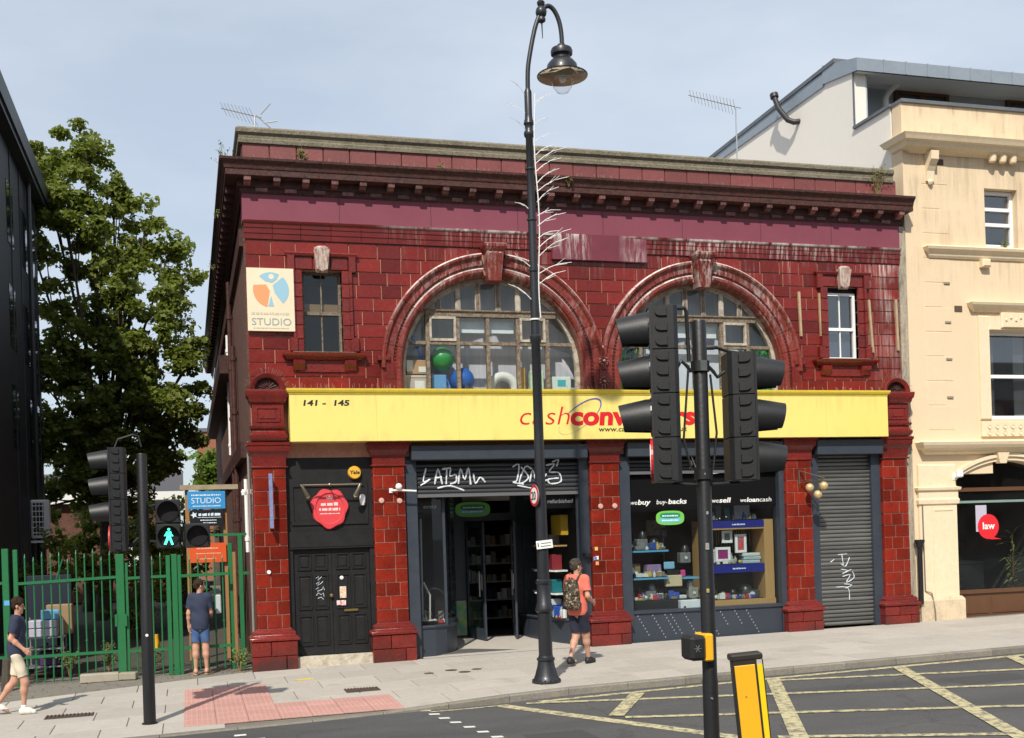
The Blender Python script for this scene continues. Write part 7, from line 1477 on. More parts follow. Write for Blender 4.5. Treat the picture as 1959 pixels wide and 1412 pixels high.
# ================================================================ PEOPLE (signed distance bodies, one continuous skin each)
def seg_d(P, a, b, ra, rb):
    a = np.array(a, float); b = np.array(b, float); ab = b - a; t = np.clip(((P - a) @ ab) / max(ab @ ab, 1e-9), 0, 1)
    return np.linalg.norm(P - (a + t[..., None] * ab), axis=-1) - (ra + (rb - ra) * t)
def ell_d(P, c, r, rot=None):
    q = P - np.array(c, float)
    if rot is not None: q = q @ rot
    r = np.array(r, float); k0 = np.linalg.norm(q / r, axis=-1); k1 = np.linalg.norm(q / (r * r), axis=-1); return k0 * (k0 - 1.0) / np.maximum(k1, 1e-6)
def sdf_mesh(prims, h, name, mat, parent, cuts=(), disp=None, smooth=True):
    """prims: ('c', a, b, ra, rb, k) or ('e', c, r, k); cuts: half spaces (point, normal) kept where (p-point).normal < 0"""
    lo = np.full(3, 1e9); hi = -lo
    for p in prims:
        if p[0] == 'c':
            rr = max(p[3], p[4]); lo = np.minimum(lo, np.minimum(p[1], p[2]) - rr * np.ones(3)); hi = np.maximum(hi, np.maximum(p[1], p[2]) + rr)
        else: rr = np.array(p[2]); lo = np.minimum(lo, np.array(p[1]) - rr); hi = np.maximum(hi, np.array(p[1]) + rr)
    lo -= .04; hi += .04; n = np.ceil((hi - lo) / h).astype(int) + 1
    D = np.full(n, 1.0); ax = [lo[i] + h * np.arange(n[i]) for i in range(3)]
    for p in prims:
        if p[0] == 'c': rr = max(p[3], p[4]); a_ = np.minimum(p[1], p[2]) - rr; b_ = np.maximum(p[1], p[2]) + rr
        else: a_ = np.array(p[1]) - max(p[2]); b_ = np.array(p[1]) + max(p[2])
        i0 = np.clip(((a_ - .09 - lo) / h).astype(int), 0, n - 1); i1 = np.clip(((b_ + .09 - lo) / h).astype(int) + 2, 1, n)
        sl = tuple(slice(i0[k], i1[k]) for k in range(3)); G_ = np.stack(np.meshgrid(*[ax[k][sl[k]] for k in range(3)], indexing='ij'), -1)
        d = seg_d(G_, *p[1:5]) if p[0] == 'c' else ell_d(G_, p[1], p[2]); k = p[-1]; o = D[sl]
        hh = np.maximum(k - np.abs(o - d), 0) / k; D[sl] = np.minimum(o, d) - hh * hh * k * .25
    if disp is not None or cuts:
        G_ = np.stack(np.meshgrid(*ax, indexing='ij'), -1)
        if disp is not None: D = D + disp(G_)
        for (pt, nr) in cuts: nr = np.array(nr, float); nr /= np.linalg.norm(nr); D = np.maximum(D, (G_ - np.array(pt)) @ nr)
    # surface nets
    ins = D < 0; c = np.zeros(np.array(D.shape) - 1, int); pos = np.zeros(c.shape + (3,)); cnt = np.zeros(c.shape)
    corners = [(i, j, k) for i in (0, 1) for j in (0, 1) for k in (0, 1)]
    sh = lambda A, o: A[o[0]:A.shape[0] - 1 + o[0], o[1]:A.shape[1] - 1 + o[1], o[2]:A.shape[2] - 1 + o[2]]
    for o in corners:
        for axis in range(3):
            if o[axis]: continue
            o2 = tuple(1 if q == axis else o[q] for q in range(3)); A, B = sh(D, o), sh(D, o2); mk = (A < 0) != (B < 0)
            t = np.where(mk, A / np.where(mk, A - B, 1), 0); pt = np.zeros(c.shape + (3,))
            for q in range(3): pt[..., q] = o[q] + (t if q == axis else 0)
            pos += pt * mk[..., None]; cnt += mk
    act = cnt > 0; ids = np.full(c.shape, -1); ids[act] = np.arange(act.sum()); I = np.argwhere(act)
    V = lo + h * (I + pos[act] / cnt[act][:, None]); F_ = []
    for axis in range(3):
        o2 = [0, 0, 0]; o2[axis] = 1; A = ins[:ins.shape[0] - o2[0], :ins.shape[1] - o2[1], :ins.shape[2] - o2[2]]; B = ins[o2[0]:, o2[1]:, o2[2]:]; E_ = np.argwhere(A != B)
        u, w = (axis + 1) % 3, (axis + 2) % 3; E_ = E_[(E_[:, u] > 0) & (E_[:, w] > 0) & (E_[:, u] < ins.shape[u] - 1) & (E_[:, w] < ins.shape[w] - 1)]
        q = []
        for du, dw in ((1, 1), (0, 1), (0, 0), (1, 0)):
            X = E_.copy(); X[:, u] -= du; X[:, w] -= dw; q.append(ids[X[:, 0], X[:, 1], X[:, 2]])
        q = np.stack(q, 1); fl = ~A[E_[:, 0], E_[:, 1], E_[:, 2]]; q[fl] = q[fl][:, ::-1]; F_.append(q)
    F_ = np.concatenate(F_); F_ = F_[(F_ >= 0).all(1)]
    me = bpy.data.meshes.new(name); me.from_pydata(V.tolist(), [], F_.tolist()); me.update(); me.materials.append(mat); me.polygons.foreach_set('use_smooth', [True] * len(me.polygons))
    o = bpy.data.objects.new(name, me); COL.objects.link(o); o.parent = parent; return o
SKIN = M('skin', (.50, .27, .185, 1), rough=.55, sss=.08, noise=[(14, .3, (.44, .21, .14, 1))])
def fold(amp, s=(17, 13, 9), ph=0.0):
    return lambda G_: amp * (np.sin(G_[..., 0] * s[0] + G_[..., 2] * s[2] + ph) * np.sin(G_[..., 1] * s[1] - G_[..., 2] * 7 + 1.3 * ph) + .6 * np.sin(G_[..., 2] * 31 + G_[..., 0] * 22 + ph))
def hand(w, d, curl, side, sc=1.0):
    """palm and five fingers; w wrist, d direction of the forearm, curl = direction the fingers close, side = thumb side"""
    w = np.array(w); d = np.array(d, float); d /= np.linalg.norm(d); c = np.array(curl, float); c -= d * (c @ d); c /= np.linalg.norm(c); s = np.array(side, float); s -= d * (s @ d) + c * (s @ c); s /= np.linalg.norm(s)
    P = [('c', w, w + d * .03, .026, .028, .02)]; pc = w + d * .055
    for q in (-.026, 0, .026): P.append(('c', w + d * .02 + s * q * .6, w + d * .088 + s * q, .0165, .0145, .016))
    for i, (q, L_) in enumerate(((.030, .066), (.010, .075), (-.010, .070), (-.029, .055))):
        k0 = w + d * .09 + s * q; k1 = k0 + d * L_ * .40 + c * L_ * .16; k2 = k1 + d * L_ * .16 + c * L_ * .34; k3 = k2 - d * L_ * .05 + c * L_ * .22
        P += [('c', k0, k1, .0100, .0092, .006), ('c', k1, k2, .0092, .0086, .006), ('c', k2, k3, .0086, .0078, .006)]
    t0 = w + d * .03 + s * .024; t1 = t0 + d * .03 + s * .03 + c * .012; t2 = t1 + d * .03 + s * .006 + c * .016; P += [('c', t0, t1, .0135, .0115, .01), ('c', t1, t2, .0115, .0095, .006)]
    return P
def person(label, loc, rz, pose, cloth, hair, look=0.0, nod=0.0, lean=(0, 0), scale=1.0):
    t = thing('person', label, 'person', loc); t.rotation_euler = (0, 0, rz); t.scale = scale if isinstance(scale, tuple) else (scale,) * 3
    J = pose; A = np.array; lx, ly = lean                        # lean moves the upper body
    sh = A((lx, ly, 0)); hipc = A((0, 0, .95)); ch = A((lx * .7, ly * .7, 1.30)); nk = A((lx, ly, 1.50)); hd = A((lx + .01 * math.sin(look), ly * 1.15 + .015, 1.645))
    B = [('e', hipc + A((0, -.005, -.0)), (.155, .115, .13), .08), ('e', hipc + A((0, .005, .15)), (.135, .10, .16), .08), ('e', ch, (.165, .115, .20), .08), ('c', ch + A((-.13, 0, .13)), ch + A((.13, 0, .13)), .065, .065, .06),
         ('c', nk - A((0, .0, .07)), hd - A((0, .012, .04)), .055, .05, .03)]
    cl, sl = math.cos(look), math.sin(look); f = A((sl, cl, -nod)); f = f / np.linalg.norm(f); rgt = A((cl, -sl, 0)); up = np.cross(rgt, f)
    def H(a, b, c_): return hd + rgt * a + f * b + up * c_
    B += [('e', H(0, -.012, .025), (.080, .086, .092), .03), ('e', H(0, .03, -.045), (.055, .05, .062), .035), ('c', H(0, .083, .012), H(0, .102, -.022), .009, .014, .012), ('c', H(-.02, .076, -.058), H(.02, .076, -.058), .009, .009, .008), ('e', H(0, .06, -.09), (.028, .026, .02), .02), ('c', H(-.03, .07, .035), H(.03, .07, .035), .012, .012, .015)]
    for s in (-1, 1): B.append(('e', H(s * .083, -.012, -.005), (.013, .022, .032), .008))
    for s, n in ((-1, 'L'), (1, 'R')):
        S_, E_, W_ = [A(J['sh' + n]) + sh, A(J['el' + n]) + sh, A(J['wr' + n]) + sh]
        B += [('c', S_, E_, .055, .042, .04), ('c', E_, E_ + (W_ - E_) * .35, .042, .043, .03), ('c', E_ + (W_ - E_) * .35, W_, .043, .027, .02)]
        B += hand(W_, W_ - E_, J.get('curl' + n, (0, 1, 0)), J.get('thumb' + n, (-s, .4, 0)))
        h_, k_, a_ = A(J['hip' + n]), A(J['kn' + n]), A(J['an' + n]); fd = A(J['toe' + n])
        B += [('c', h_, k_, .088, .058, .06), ('c', k_, k_ + (a_ - k_) * .3 + A((0, -.012, 0)), .053, .054, .07), ('c', k_ + (a_ - k_) * .3 + A((0, -.012, 0)), a_, .053, .034, .06), ('c', a_ + A((0, 0, -.01)), a_ - A((0, 0, .035)) - fd * .03, .036, .036, .02), ('c', a_ - A((0, 0, .03)), a_ + fd * .13 - A((0, 0, .05)), .036, .028, .03), ('c', a_ + fd * .1 - A((0, 0, .05)), a_ + fd * .17 - A((0, 0, .06)), .036, .022, .02)]
    body = sdf_mesh(B, .0085, 'body', SKIN, t)
    # shirt
    Sp = [('e', hipc + A((0, .0, .10)), (.160, .128, .20), .06), ('e', ch, (.175, .132, .22), .06), ('c', ch + A((-.13, 0, .135)), ch + A((.13, 0, .135)), .068, .068, .06), ('c', nk - A((0, 0, .10)), nk - A((0, .0, .03)), .085, .072, .05), ('e', hipc + A((0, -.005, .0)), (.166, .134, .26), .06)]
    sleeves = []
    for n in 'LR':
        S_, E_ = A(J['sh' + n]) + sh, A(J['el' + n]) + sh; e2 = S_ + (E_ - S_) * .80; Sp.append(('c', S_, e2, .064, .062, .03)); sleeves.append((S_ + (E_ - S_) * .72, E_ - S_))
    o = sdf_mesh(Sp, .011, 'shirt', cloth['shirt'], t, [((0, 0, cloth.get('hem', .86)), (0, 0, -1)), ((0, 0, 1.535), (0, 0, 1))], lambda G_: fold(.0055, ph=loc[0])(G_) - .013)
    # trim the sleeve ends with the body of the mesh: faces past the cuff are dropped
    bmv = np.array([v.co[:] for v in o.data.vertices]); bad = (np.hypot(bmv[:, 0] - nk[0], bmv[:, 1] - nk[1] - .01) < .088) & (bmv[:, 2] > 1.475 - .25 * (bmv[:, 1] - nk[1]))
    for (pt, d) in sleeves:
        dn = d / np.linalg.norm(d); rel = bmv - pt; ax_ = rel @ dn; rad = np.linalg.norm(rel - ax_[:, None] * dn, axis=1); bad |= (ax_ > 0) & (rad < .095) & (ax_ < .16) & (np.abs(bmv[:, 0] - lx) > .182)
    import bmesh
    bm = bmesh.new(); bm.from_mesh(o.data); bm.verts.ensure_lookup_table(); bmesh.ops.delete(bm, geom=[bm.verts[i] for i in np.nonzero(bad)[0]], context='VERTS'); bm.to_mesh(o.data); bm.free()
    # shorts
    Sp = [('e', hipc + A((0, -.006, -.01)), (.160, .130, .125), .03)]; cut = []
    for n in 'LR':
        h_, k_ = A(J['hip' + n]), A(J['kn' + n]); e2 = h_ + (k_ - h_) * cloth.get('leg', .75); Sp.append(('c', h_, e2, .098, .088, .014)); cut.append((h_ + (k_ - h_) * (cloth.get('leg', .75)), k_ - h_))
    o = sdf_mesh(Sp, .010, 'shorts', cloth['shorts'], t, [((0, 0, 1.02), (0, 0, 1))], fold(.005, (19, 11, 12), 2 + loc[0]))
    bmv = np.array([v.co[:] for v in o.data.vertices]); bad = np.zeros(len(bmv), bool)
    for (pt, d) in cut:
        dn = d / np.linalg.norm(d); rel = bmv - pt; ax_ = rel @ dn; rad = np.linalg.norm(rel - ax_[:, None] * dn, axis=1); bad |= (ax_ > 0) & (rad < .14)
    bm = bmesh.new(); bm.from_mesh(o.data); bm.verts.ensure_lookup_table(); bmesh.ops.delete(bm, geom=[bm.verts[i] for i in np.nonzero(bad)[0]], context='VERTS'); bm.to_mesh(o.data); bm.free()
    # hair: cap over skull, cut back from the face, with clumpy locks
    rn = random.Random(int(loc[0] * 10)); Hp = [('e', H(0, -.022, .042), (.090, .096, .088), .03), ('e', H(0, -.055, -.0), (.078, .055, .075), .03)]
    for i in range(hair.get('curls', 40)):
        a = rn.uniform(0, 6.28); b = rn.uniform(-.15, 1.45); r_ = .088
        p = H(r_ * math.cos(a) * math.cos(b), -.022 + .095 * math.sin(a) * math.cos(b), .042 + .086 * math.sin(b)); Hp.append(('e', p, (.022, .022, .018), .012))
    sdf_mesh(Hp, .009, 'hair', hair['mat'], t, [(H(0, .045, .03), f * 1.0 - up * .75), (H(0, .0, -.055), -up)])
    EYE = M('dark_eye', (.02, .015, .012, 1), rough=.3)
    for s in (-1, 1):
        m = MB(); m.ball(tuple(H(s * .031, .074, .012)), .010, 8); e_ = m.build('eye', EYE, None); e_.parent = t
    for n in 'LR':
        a_ = A(J['an' + n]); fd = A(J['toe' + n]); s = -1 if n == 'L' else 1
        if cloth['feet'] == 'shoes':
            up_ = J.get('heel' + n, 0); b0 = a_ - A((0, 0, .045)) - fd * .035; b1 = a_ + fd * .16 - A((0, 0, .062 + up_)); m_ = sdf_mesh([('c', b0, a_ + fd * .08 - A((0, 0, .045 + up_ * .5)), .052, .048, .03), ('c', a_ + fd * .07 - A((0, 0, .05 + up_ * .5)), b1, .049, .038, .03), ('c', a_ + A((0, 0, .0)), a_ - A((0, 0, .04)), .044, .048, .03)], .009, 'shoe', cloth['shoe'], t, [((0, 0, a_[2] - .092 - up_), (0, 0, -1))])
            if 'sock' in cloth: sdf_mesh([('c', a_ + A((0, 0, .06)), a_ - A((0, 0, .02)), .044, .044, .02)], .009, 'sock', cloth['sock'], t, [((0, 0, a_[2] + .05), (0, 0, 1))])
        else:
            m = MB(); pts = []
            for q in range(16):
                an = 2 * math.pi * q / 16; u, w = .125 * math.cos(an), .045 * math.sin(an); c_ = a_ + fd * .06; sd = A((fd[1], -fd[0], 0)); pts.append(c_[:2] + fd[:2] * u + sd[:2] * w)
            m.add([(p[0], p[1], .001) for p in pts] + [(p[0], p[1], .018) for p in pts], [tuple(range(16, 32))] + [(q, (q + 1) % 16, (q + 1) % 16 + 16, q + 16) for q in range(16)]); o = m.build('flip_flop', cloth['shoe'], None); o.parent = t
    return t
NAVY = M('navy_cotton', (.022, .030, .062, 1), rough=.9, noise=[(6, .4, (.03, .04, .075, 1))], bump=(160, .15)); NAVY2 = M('dark_navy_shorts', (.016, .018, .038, 1), rough=.9, bump=(160, .15))
BLUES = M('denim_blue_shorts', (.05, .105, .24, 1), rough=.9, noise=[(5, .4, (.04, .08, .19, 1))], bump=(160, .15)); CREAMS = M('cream_shorts', (.62, .56, .43, 1), rough=.9, noise=[(14, .35, (.5, .44, .33, 1))], bump=(120, .15)); CORAL = M('coral_cotton', (.66, .155, .105, 1), rough=.9, noise=[(5, .3, (.58, .125, .085, 1))], bump=(160, .15))
HAIRB = M('dark_brown_hair', (.030, .017, .010, 1), rough=.85, spec=.15, noise=[(60, .6, (.06, .038, .022, 1))], bump=(90, .8)); HAIRG = M('greying_brown_hair', (.040, .031, .024, 1), rough=.85, spec=.15, noise=[(40, .7, (.13, .115, .10, 1))], bump=(90, .8))
OFFW = M('off_white_canvas', (.70, .67, .58, 1), rough=.8); BLKSH = M('black_trainer', (.014, .014, .016, 1), rough=.6); TAN = M('tan_rubber', (.55, .36, .17, 1), rough=.8)
d15 = lambda a: np.array((math.sin(a), math.cos(a), 0.0))
walkA = dict(shL=(-.165, 0, 1.44), elL=(-.22, -.16, 1.18), wrL=(-.20, -.02, .97), shR=(.165, 0, 1.44), elR=(.195, -.09, 1.17), wrR=(.20, .11, 1.00), hipL=(-.085, 0, .90), knL=(-.085, .02, .50), anL=(-.08, -.36, .26), toeL=np.array((0, .8, -.6)), hipR=(.085, 0, .90), knR=(.085, .13, .49), anR=(.08, .10, .095), toeR=d15(0), curlL=(1, 0, 0), curlR=(-1, 0, 0), thumbL=(0, 1, 0), thumbR=(0, 1, 0))
walkA.update(anL=(-.08, -.34, .17), knL=(-.085, -.06, .50), toeL=np.array((0, .93, -.35)))
person('young man in navy t-shirt and cream shorts walking along the left pavement', (-3.40, -2.78, GZ(-3.4, -2.78)), R(-90), walkA, dict(shirt=NAVY, shorts=CREAMS, feet='shoes', shoe=OFFW, sock=WHITE, hem=.86, leg=.78), dict(mat=HAIRB, curls=70), 0, .18, (0, .03), (.86, .80, .905))
standA = dict(shL=(-.165, 0, 1.44), elL=(-.215, -.02, 1.15), wrL=(-.225, .04, .90), shR=(.165, 0, 1.44), elR=(.205, .06, 1.15), wrR=(.20, .28, 1.10), hipL=(-.085, 0, .90), knL=(-.10, .01, .49), anL=(-.11, -.01, .095), toeL=d15(-.25), hipR=(.085, 0, .90), knR=(.095, .01, .49), anR=(.105, .0, .095), toeR=d15(.35), curlL=(1, .3, 0), curlR=(-1, 0, -.3), thumbL=(0, 1, 0), thumbR=(0, 0, 1))
person('man in navy t-shirt and blue shorts standing at the gate with his back turned', (-.93, -.02, GZ(-.93, 0)), R(-6), standA, dict(shirt=NAVY, shorts=BLUES, feet='flip', shoe=TAN, hem=.84, leg=.72), dict(mat=HAIRB, curls=30), 1.0, .1, (0, 0), (.83, .84, .90))
walkB = dict(shL=(-.17, 0, 1.44), elL=(-.225, .02, 1.15), wrL=(-.25, .20, 1.0), shR=(.17, 0, 1.44), elR=(.23, -.04, 1.16), wrR=(.22, .16, 1.06), hipL=(-.085, 0, .90), knL=(-.07, .05, .49), anL=(-.05, -.22, .13), toeL=np.array((-.1, .95, -.2)), hipR=(.085, 0, .90), knR=(.07, .16, .50), anR=(.05, .26, .10), toeR=d15(.1), curlL=(1, 0, 0), curlR=(-1, 0, 0), thumbL=(0, .3, 1), thumbR=(0, .3, 1))
bp_loc = (4.95, -2.35, GZ(4.95, -2.35)); bp_rz = R(-48)
person('man in coral t-shirt and dark shorts walking past the shop with a backpack', bp_loc, bp_rz, walkB, dict(shirt=CORAL, shorts=NAVY2, feet='shoes', shoe=BLKSH, hem=.84, leg=.86), dict(mat=HAIRG, curls=40), .55, .05, (0, 0), (.93, .93, .97))
def camo(nt, c, geo):
    N = nt.nodes; L = nt.links
    for sc, lo_, col in ((13, .53, (.012, .010, .008, 1)), (17, .58, (.20, .14, .085, 1)), (23, .60, (.34, .28, .2, 1))):
        n = N.new('ShaderNodeTexNoise'); n.inputs['Scale'].default_value = sc; n.inputs['Detail'].default_value = 2; L.new(geo.outputs['Position'], n.inputs['Vector']); r = N.new('ShaderNodeMapRange'); r.inputs[1].default_value = lo_; r.inputs[2].default_value = lo_ + .03; L.new(n.outputs[0], r.inputs[0])
        x = N.new('ShaderNodeMixRGB'); L.new(r.outputs[0], x.inputs[0]); L.new(c, x.inputs[1]); x.inputs[2].default_value = col; c = x.outputs[0]
    return c
CAMO = M('brown_camouflage_fabric', (.055, .042, .026, 1), rough=.9, extra=camo, bump=(120, .2))
bg = thing('backpack', 'brown camouflage backpack on the man in the coral shirt', 'backpack', bp_loc); bg.rotation_euler = (0, 0, bp_rz); bg.scale = (.93, .93, .97)
sdf_mesh([('e', (0, -.20, 1.20), (.155, .10, .25), .05), ('c', (-.08, -.20, 1.03), (.08, -.20, 1.03), .095, .095, .05), ('c', (-.05, -.19, 1.36), (.05, -.19, 1.36), .07, .07, .05), ('e', (0, -.275, 1.10), (.11, .05, .13), .02)], .011, 'pack_body', CAMO, bg)
for s in (-1, 1):
    m = MB(); m.tube([(s * .07, -.13, 1.42), (s * .10, -.02, 1.535), (s * .12, .10, 1.46), (s * .13, .145, 1.30), (s * .15, .08, 1.12), (s * .13, -.12, 1.02)], [.022, .022, .022, .02, .014, .012], 8); o = m.build('strap', CAMO, None, True); o.parent = bg
m = MB(); m.tube([(-.05, -.16, 1.43), (0, -.17, 1.47), (.05, -.16, 1.43)], .011, 6); o = m.build('grab_loop', BLKSH, None); o.parent = bg
m = MB(); m.tube([(.15, -.02, 1.12), (.17, .02, 1.0), (.155, .03, .88)], .008, 5); o = m.build('loose_strap', BLKSH, None); o.parent = bg
lk = thing('gate_lock_box', 'pale grey lock box on the gate beside the standing man', 'lock box', (-.62, FY, 1.0)); m = MB(); m.rbox(-.66, -.57, FY - .05, FY + .03, .98, 1.3, .015); m.build('case', M('pale_grey_metal', (.42, .45, .47, 1), rough=.5), lk)
# ================================================================ THINGS IN THE WINDOWS
PL = lambda n, c, r=.5: M('item_' + n, c, rough=r, noise=[(9, .25, tuple(v * .7 for v in c[:3]) + (1,))])
def bxitem(name, label, cat, x, y, z, w, d, h, mat, rz=0.0, extra=None):
    m = MB(); m.rbox(-w / 2, w / 2, -d / 2, d / 2, 0, h, min(.012, h * .2)); me = m.mesh(name); me.materials.append(mat); o = put(name, me, None, (x, y, z), (0, 0, rz)); tag(o, label, cat)
    for (nm, a, b, c, d2, e, f_, mt) in (extra or []):
        m = MB(); m.box(a, b, c, d2, e, f_); me = m.mesh(nm); me.materials.append(mt); q = put(nm, me, None, (x, y, z), (0, 0, rz)); child(q, o)
    return o
# upstairs left window
UY = .48; UF = 4.681
m = MB(); m.box(2.4, 6.3, .74, .76, UF, 7.4); tag(m.build('curtain', M('grey_violet_curtain', (.58, .56, .62, 1), rough=.9, noise=[(3, .6, (.42, .40, .47, 1))], stretch=(5, 1, .25))), 'grey curtain hanging behind the left arched window', 'curtain')
m = MB(); m.box(6.6, 10.3, .74, .76, UF, 7.4); tag(m.build('curtain', M('grey_blue_curtain', (.58, .60, .68, 1), rough=.9, noise=[(3, .6, (.42, .44, .52, 1))], stretch=(5, 1, .25))), 'grey blue curtain hanging behind the right arched window', 'curtain')
for i, (x0, x1, lb) in enumerate(((3.76, 4.24, 'pale roller blind in the third light of the left arched window'), (4.32, 4.80, 'pale roller blind in the fourth light of the left arched window'))):
    m = MB(); m.box(x0, x1, .30, .31, 5.86, 6.12); tag(m.build('roller_blind', PL('blind', (.70, .74, .74, 1))), lb, 'blind')
for i, (x0, x1, lb) in enumerate(((7.86, 8.34, 'pale roller blind left of the near signal pole in the right arched window'), (8.42, 8.9, 'pale roller blind right of the near signal pole in the right arched window'))):
    m = MB(); m.box(x0, x1, .30, .31, 5.84, 6.12); tag(m.build('roller_blind', MATS['item_blind']), lb, 'blind')
def ballitem(label, c, r, col):
    m = MB(); m.ball(c, r, 28); tag(m.build('exercise_ball', M('ball_' + str(round(c[0], 2)), col, rough=.35), None, True), label, 'ball')
ballitem('big green exercise ball in the left arched window', (3.47, .47, 5.40), .225, (.02, .27, .05, 1)); ballitem('blue exercise ball below the green one in the left arched window', (3.84, .47, 5.02), .225, (.015, .11, .45, 1))
bxitem('storage_box', 'beige storage box at the left end of the left arched window', 'box', 2.98, .5, UF, .46, .4, .40, PL('beige', (.52, .43, .38, 1)), 0, [('label', -.06, .12, -.206, -.201, .15, .3, WHITE), ('rim', -.24, .24, -.21, .21, .36, .40, PL('rim', (.60, .55, .5, 1)))])
bxitem('cardboard_box', 'open parcel box on top of the beige storage box', 'box', 2.97, .5, UF + .42, .40, .36, .26, PL('card', (.50, .30, .16, 1)), .06, [('side_label', -.2, -.08, -.186, -.181, .05, .25, WHITE), ('parcel_label', .02, .18, -.186, -.181, .04, .14, WHITE)])
bxitem('plastic_tub', 'translucent blue tub in the second light of the left arched window', 'tub', 3.38, .5, UF, .28, .3, .42, PL('bluetub', (.12, .32, .62, 1)))
m = MB(); m.tube([(2.85, .5, 6.0), (3.05, .48, 5.55), (3.25, .46, 4.9), (3.28, .46, 4.7)], .035, 8); tag(m.build('foam_noodle', PL('bluefoam', (.02, .16, .62, 1))), 'long blue foam tube leaning in the left arched window', 'foam tube')
m = MB(); m.add([(3.5, .42, UF), (3.68, .42, UF), (3.55, .5, 5.12), (3.42, .5, 5.12), (3.5, .50, UF), (3.68, .50, UF), (3.55, .58, 5.12), (3.42, .58, 5.12)], [(0, 1, 2, 3), (7, 6, 5, 4), (0, 3, 7, 4), (1, 5, 6, 2), (3, 2, 6, 7)]); tag(m.build('foam_wedge', PL('bluewedge', (.02, .13, .50, 1))), 'blue foam block leaning between the tub and the blue ball', 'foam block')
m = MB(); V = []; 
for i in range(25):
    a = math.pi * 1.15 * i / 24 - .25; V.append((4.62 + .24 * math.cos(a), .5, 4.86 + .24 * math.sin(a)))
m.tube(V, [.06] + [.085] * 23 + [.05], 10); m.tube([(4.2, .5, 4.72), (4.5, .5, 4.76), (4.85, .5, 4.80)], [.05, .07, .08], 8); tag(m.build('white_cushion', PL('white', (.72, .73, .70, 1), .8), None, True), 'curled white padded cushion in the left arched window', 'cushion')
bxitem('yoga_mat_roll', 'tall amber foam roll left of the lamp post in the left arched window', 'foam roll', 4.97, .5, UF, .14, .14, .58, PL('amber', (.72, .40, .06, 1))); bxitem('paper_bag', 'pale green printed bag right of the lamp post in the left arched window', 'bag', 5.27, .5, UF, .26, .14, .52, M('printed_paper', (.62, .72, .58, 1), rough=.8, noise=[(16, .7, (.25, .55, .3, 1))]))
bxitem('storage_box', 'white tapered box with turquoise label at the right end of the left arched window', 'box', 5.72, .5, UF, .38, .3, .40, PL('mint', (.66, .74, .70, 1)), 0, [('label', -.08, .08, -.156, -.151, .22, .34, PL('turq', (.05, .42, .48, 1)))])
# right arched window: green drapes and pale board
for i, (x0, x1, lb, c_) in enumerate(((6.78, 7.02, 'bright green drape at the left edge of the right arched window', (.015, .30, .015, 1)), (7.03, 7.20, 'dark green drape at the left of the right arched window', (.006, .11, .03, 1)), (7.21, 7.33, 'lime green drape strip at the left of the right arched window', (.12, .36, .03, 1)), (9.5, 9.68, 'lime green drape at the right of the right arched window', (.10, .36, .03, 1)), (9.69, 9.86, 'dark green drape at the right of the right arched window', (.006, .11, .03, 1)), (9.87, 10.08, 'bright green drape at the right edge of the right arched window', (.015, .28, .015, 1)))):
    m = MB(); n = 6
    for k in range(n): 
        a, b = x0 + (x1 - x0) * k / n, x0 + (x1 - x0) * (k + 1) / n; ya, yb = .34 + .02 * math.sin(k * 2.2), .34 + .02 * math.sin((k + 1) * 2.2); m.quad((a, ya, UF), (b, yb, UF), (b, yb, 5.62), (a, ya, 5.62))
    tag(m.build('drape', M('drape_' + str(i), c_, rough=.8), None, True), lb, 'drape')
m = MB(); m.box(7.4, 9.4, .36, .38, UF, 5.62); tag(m.build('window_board', M('pale_blue_board', (.60, .64, .74, 1), rough=.7, noise=[(3, .3, (.40, .44, .54, 1))])), 'pale blue board behind the lower lights of the right arched window', 'board')
# shop display window, left half: blue shelves with bric-a-brac
SHB = M('sky_blue_shelf', (.10, .34, .55, 1), rough=.4); ST = M('steel_grey_goods', (.30, .30, .31, 1), rough=.35, metal=.5); BK = M('black_goods', (.018, .018, .02, 1), rough=.35); WH = PL('whitegoods', (.62, .62, .60, 1)); 
for i, (z, x0, x1, lb) in enumerate(((1.74, 6.9, 7.72, 'upper light blue shelf in the display window'), (1.22, 6.9, 7.72, 'lower light blue shelf in the display window'), (1.20, 8.02, 8.34, 'short light blue shelf beside the glazing bar'))):
    m = MB(); m.box(x0, x1, .22, .7, z, z + .035); tag(m.build('shelf', SHB), lb, 'shelf')
def gadget(label, x, y, z, k, mat, seed, name='small_appliance'):
    rn = random.Random(seed); t = thing(name, label, 'appliance', (x, y, z)); m = MB(); w, h = k; m.rbox(x - w / 2, x + w / 2, y - w * .4, y + w * .4, z, z + h * .6, .015); m.build('body', mat, t)
    m = MB(); m.lathe((x + rn.uniform(-.2, .2) * w, y, z + h * .6), [(w * .38, 0), (w * .34, h * .25), (w * .2, h * .4)], 14); m.build('top', mat if rn.random() < .5 else BK, t, 40)
    m = MB(); m.lathe((x, y - w * .42, z + h * .3), [(w * .14, 0), (w * .14, -.02)], 12, 'y'); m.build('dial', WH if mat != WH else BK, t)
gadget('dark food mixer on the upper blue shelf, leftmost', 7.02, .42, 1.776, (.18, .3), BK, 1); gadget('grey coffee maker on the upper blue shelf beside the mixer', 7.24, .42, 1.776, (.22, .36), ST, 2); gadget('silver toaster at the right end of the upper blue shelf', 7.54, .42, 1.776, (.26, .22), ST, 3)
gadget('white radio at the left end of the lower blue shelf', 7.04, .42, 1.256, (.2, .2), WH, 4); bxitem('cardboard_box', 'brown box on the lower blue shelf', 'box', 7.1, .55, 1.256, .26, .2, .26, PL('brownbox', (.26, .17, .09, 1))); bxitem('toy_box', 'purple toy box with bright print on the lower blue shelf', 'toy box', 7.46, .42, 1.256, .30, .18, .24, M('toy_print', (.14, .05, .35, 1), rough=.5, noise=[(22, .9, (.65, .3, .05, 1)), (30, .6, (.1, .35, .6, 1))]))
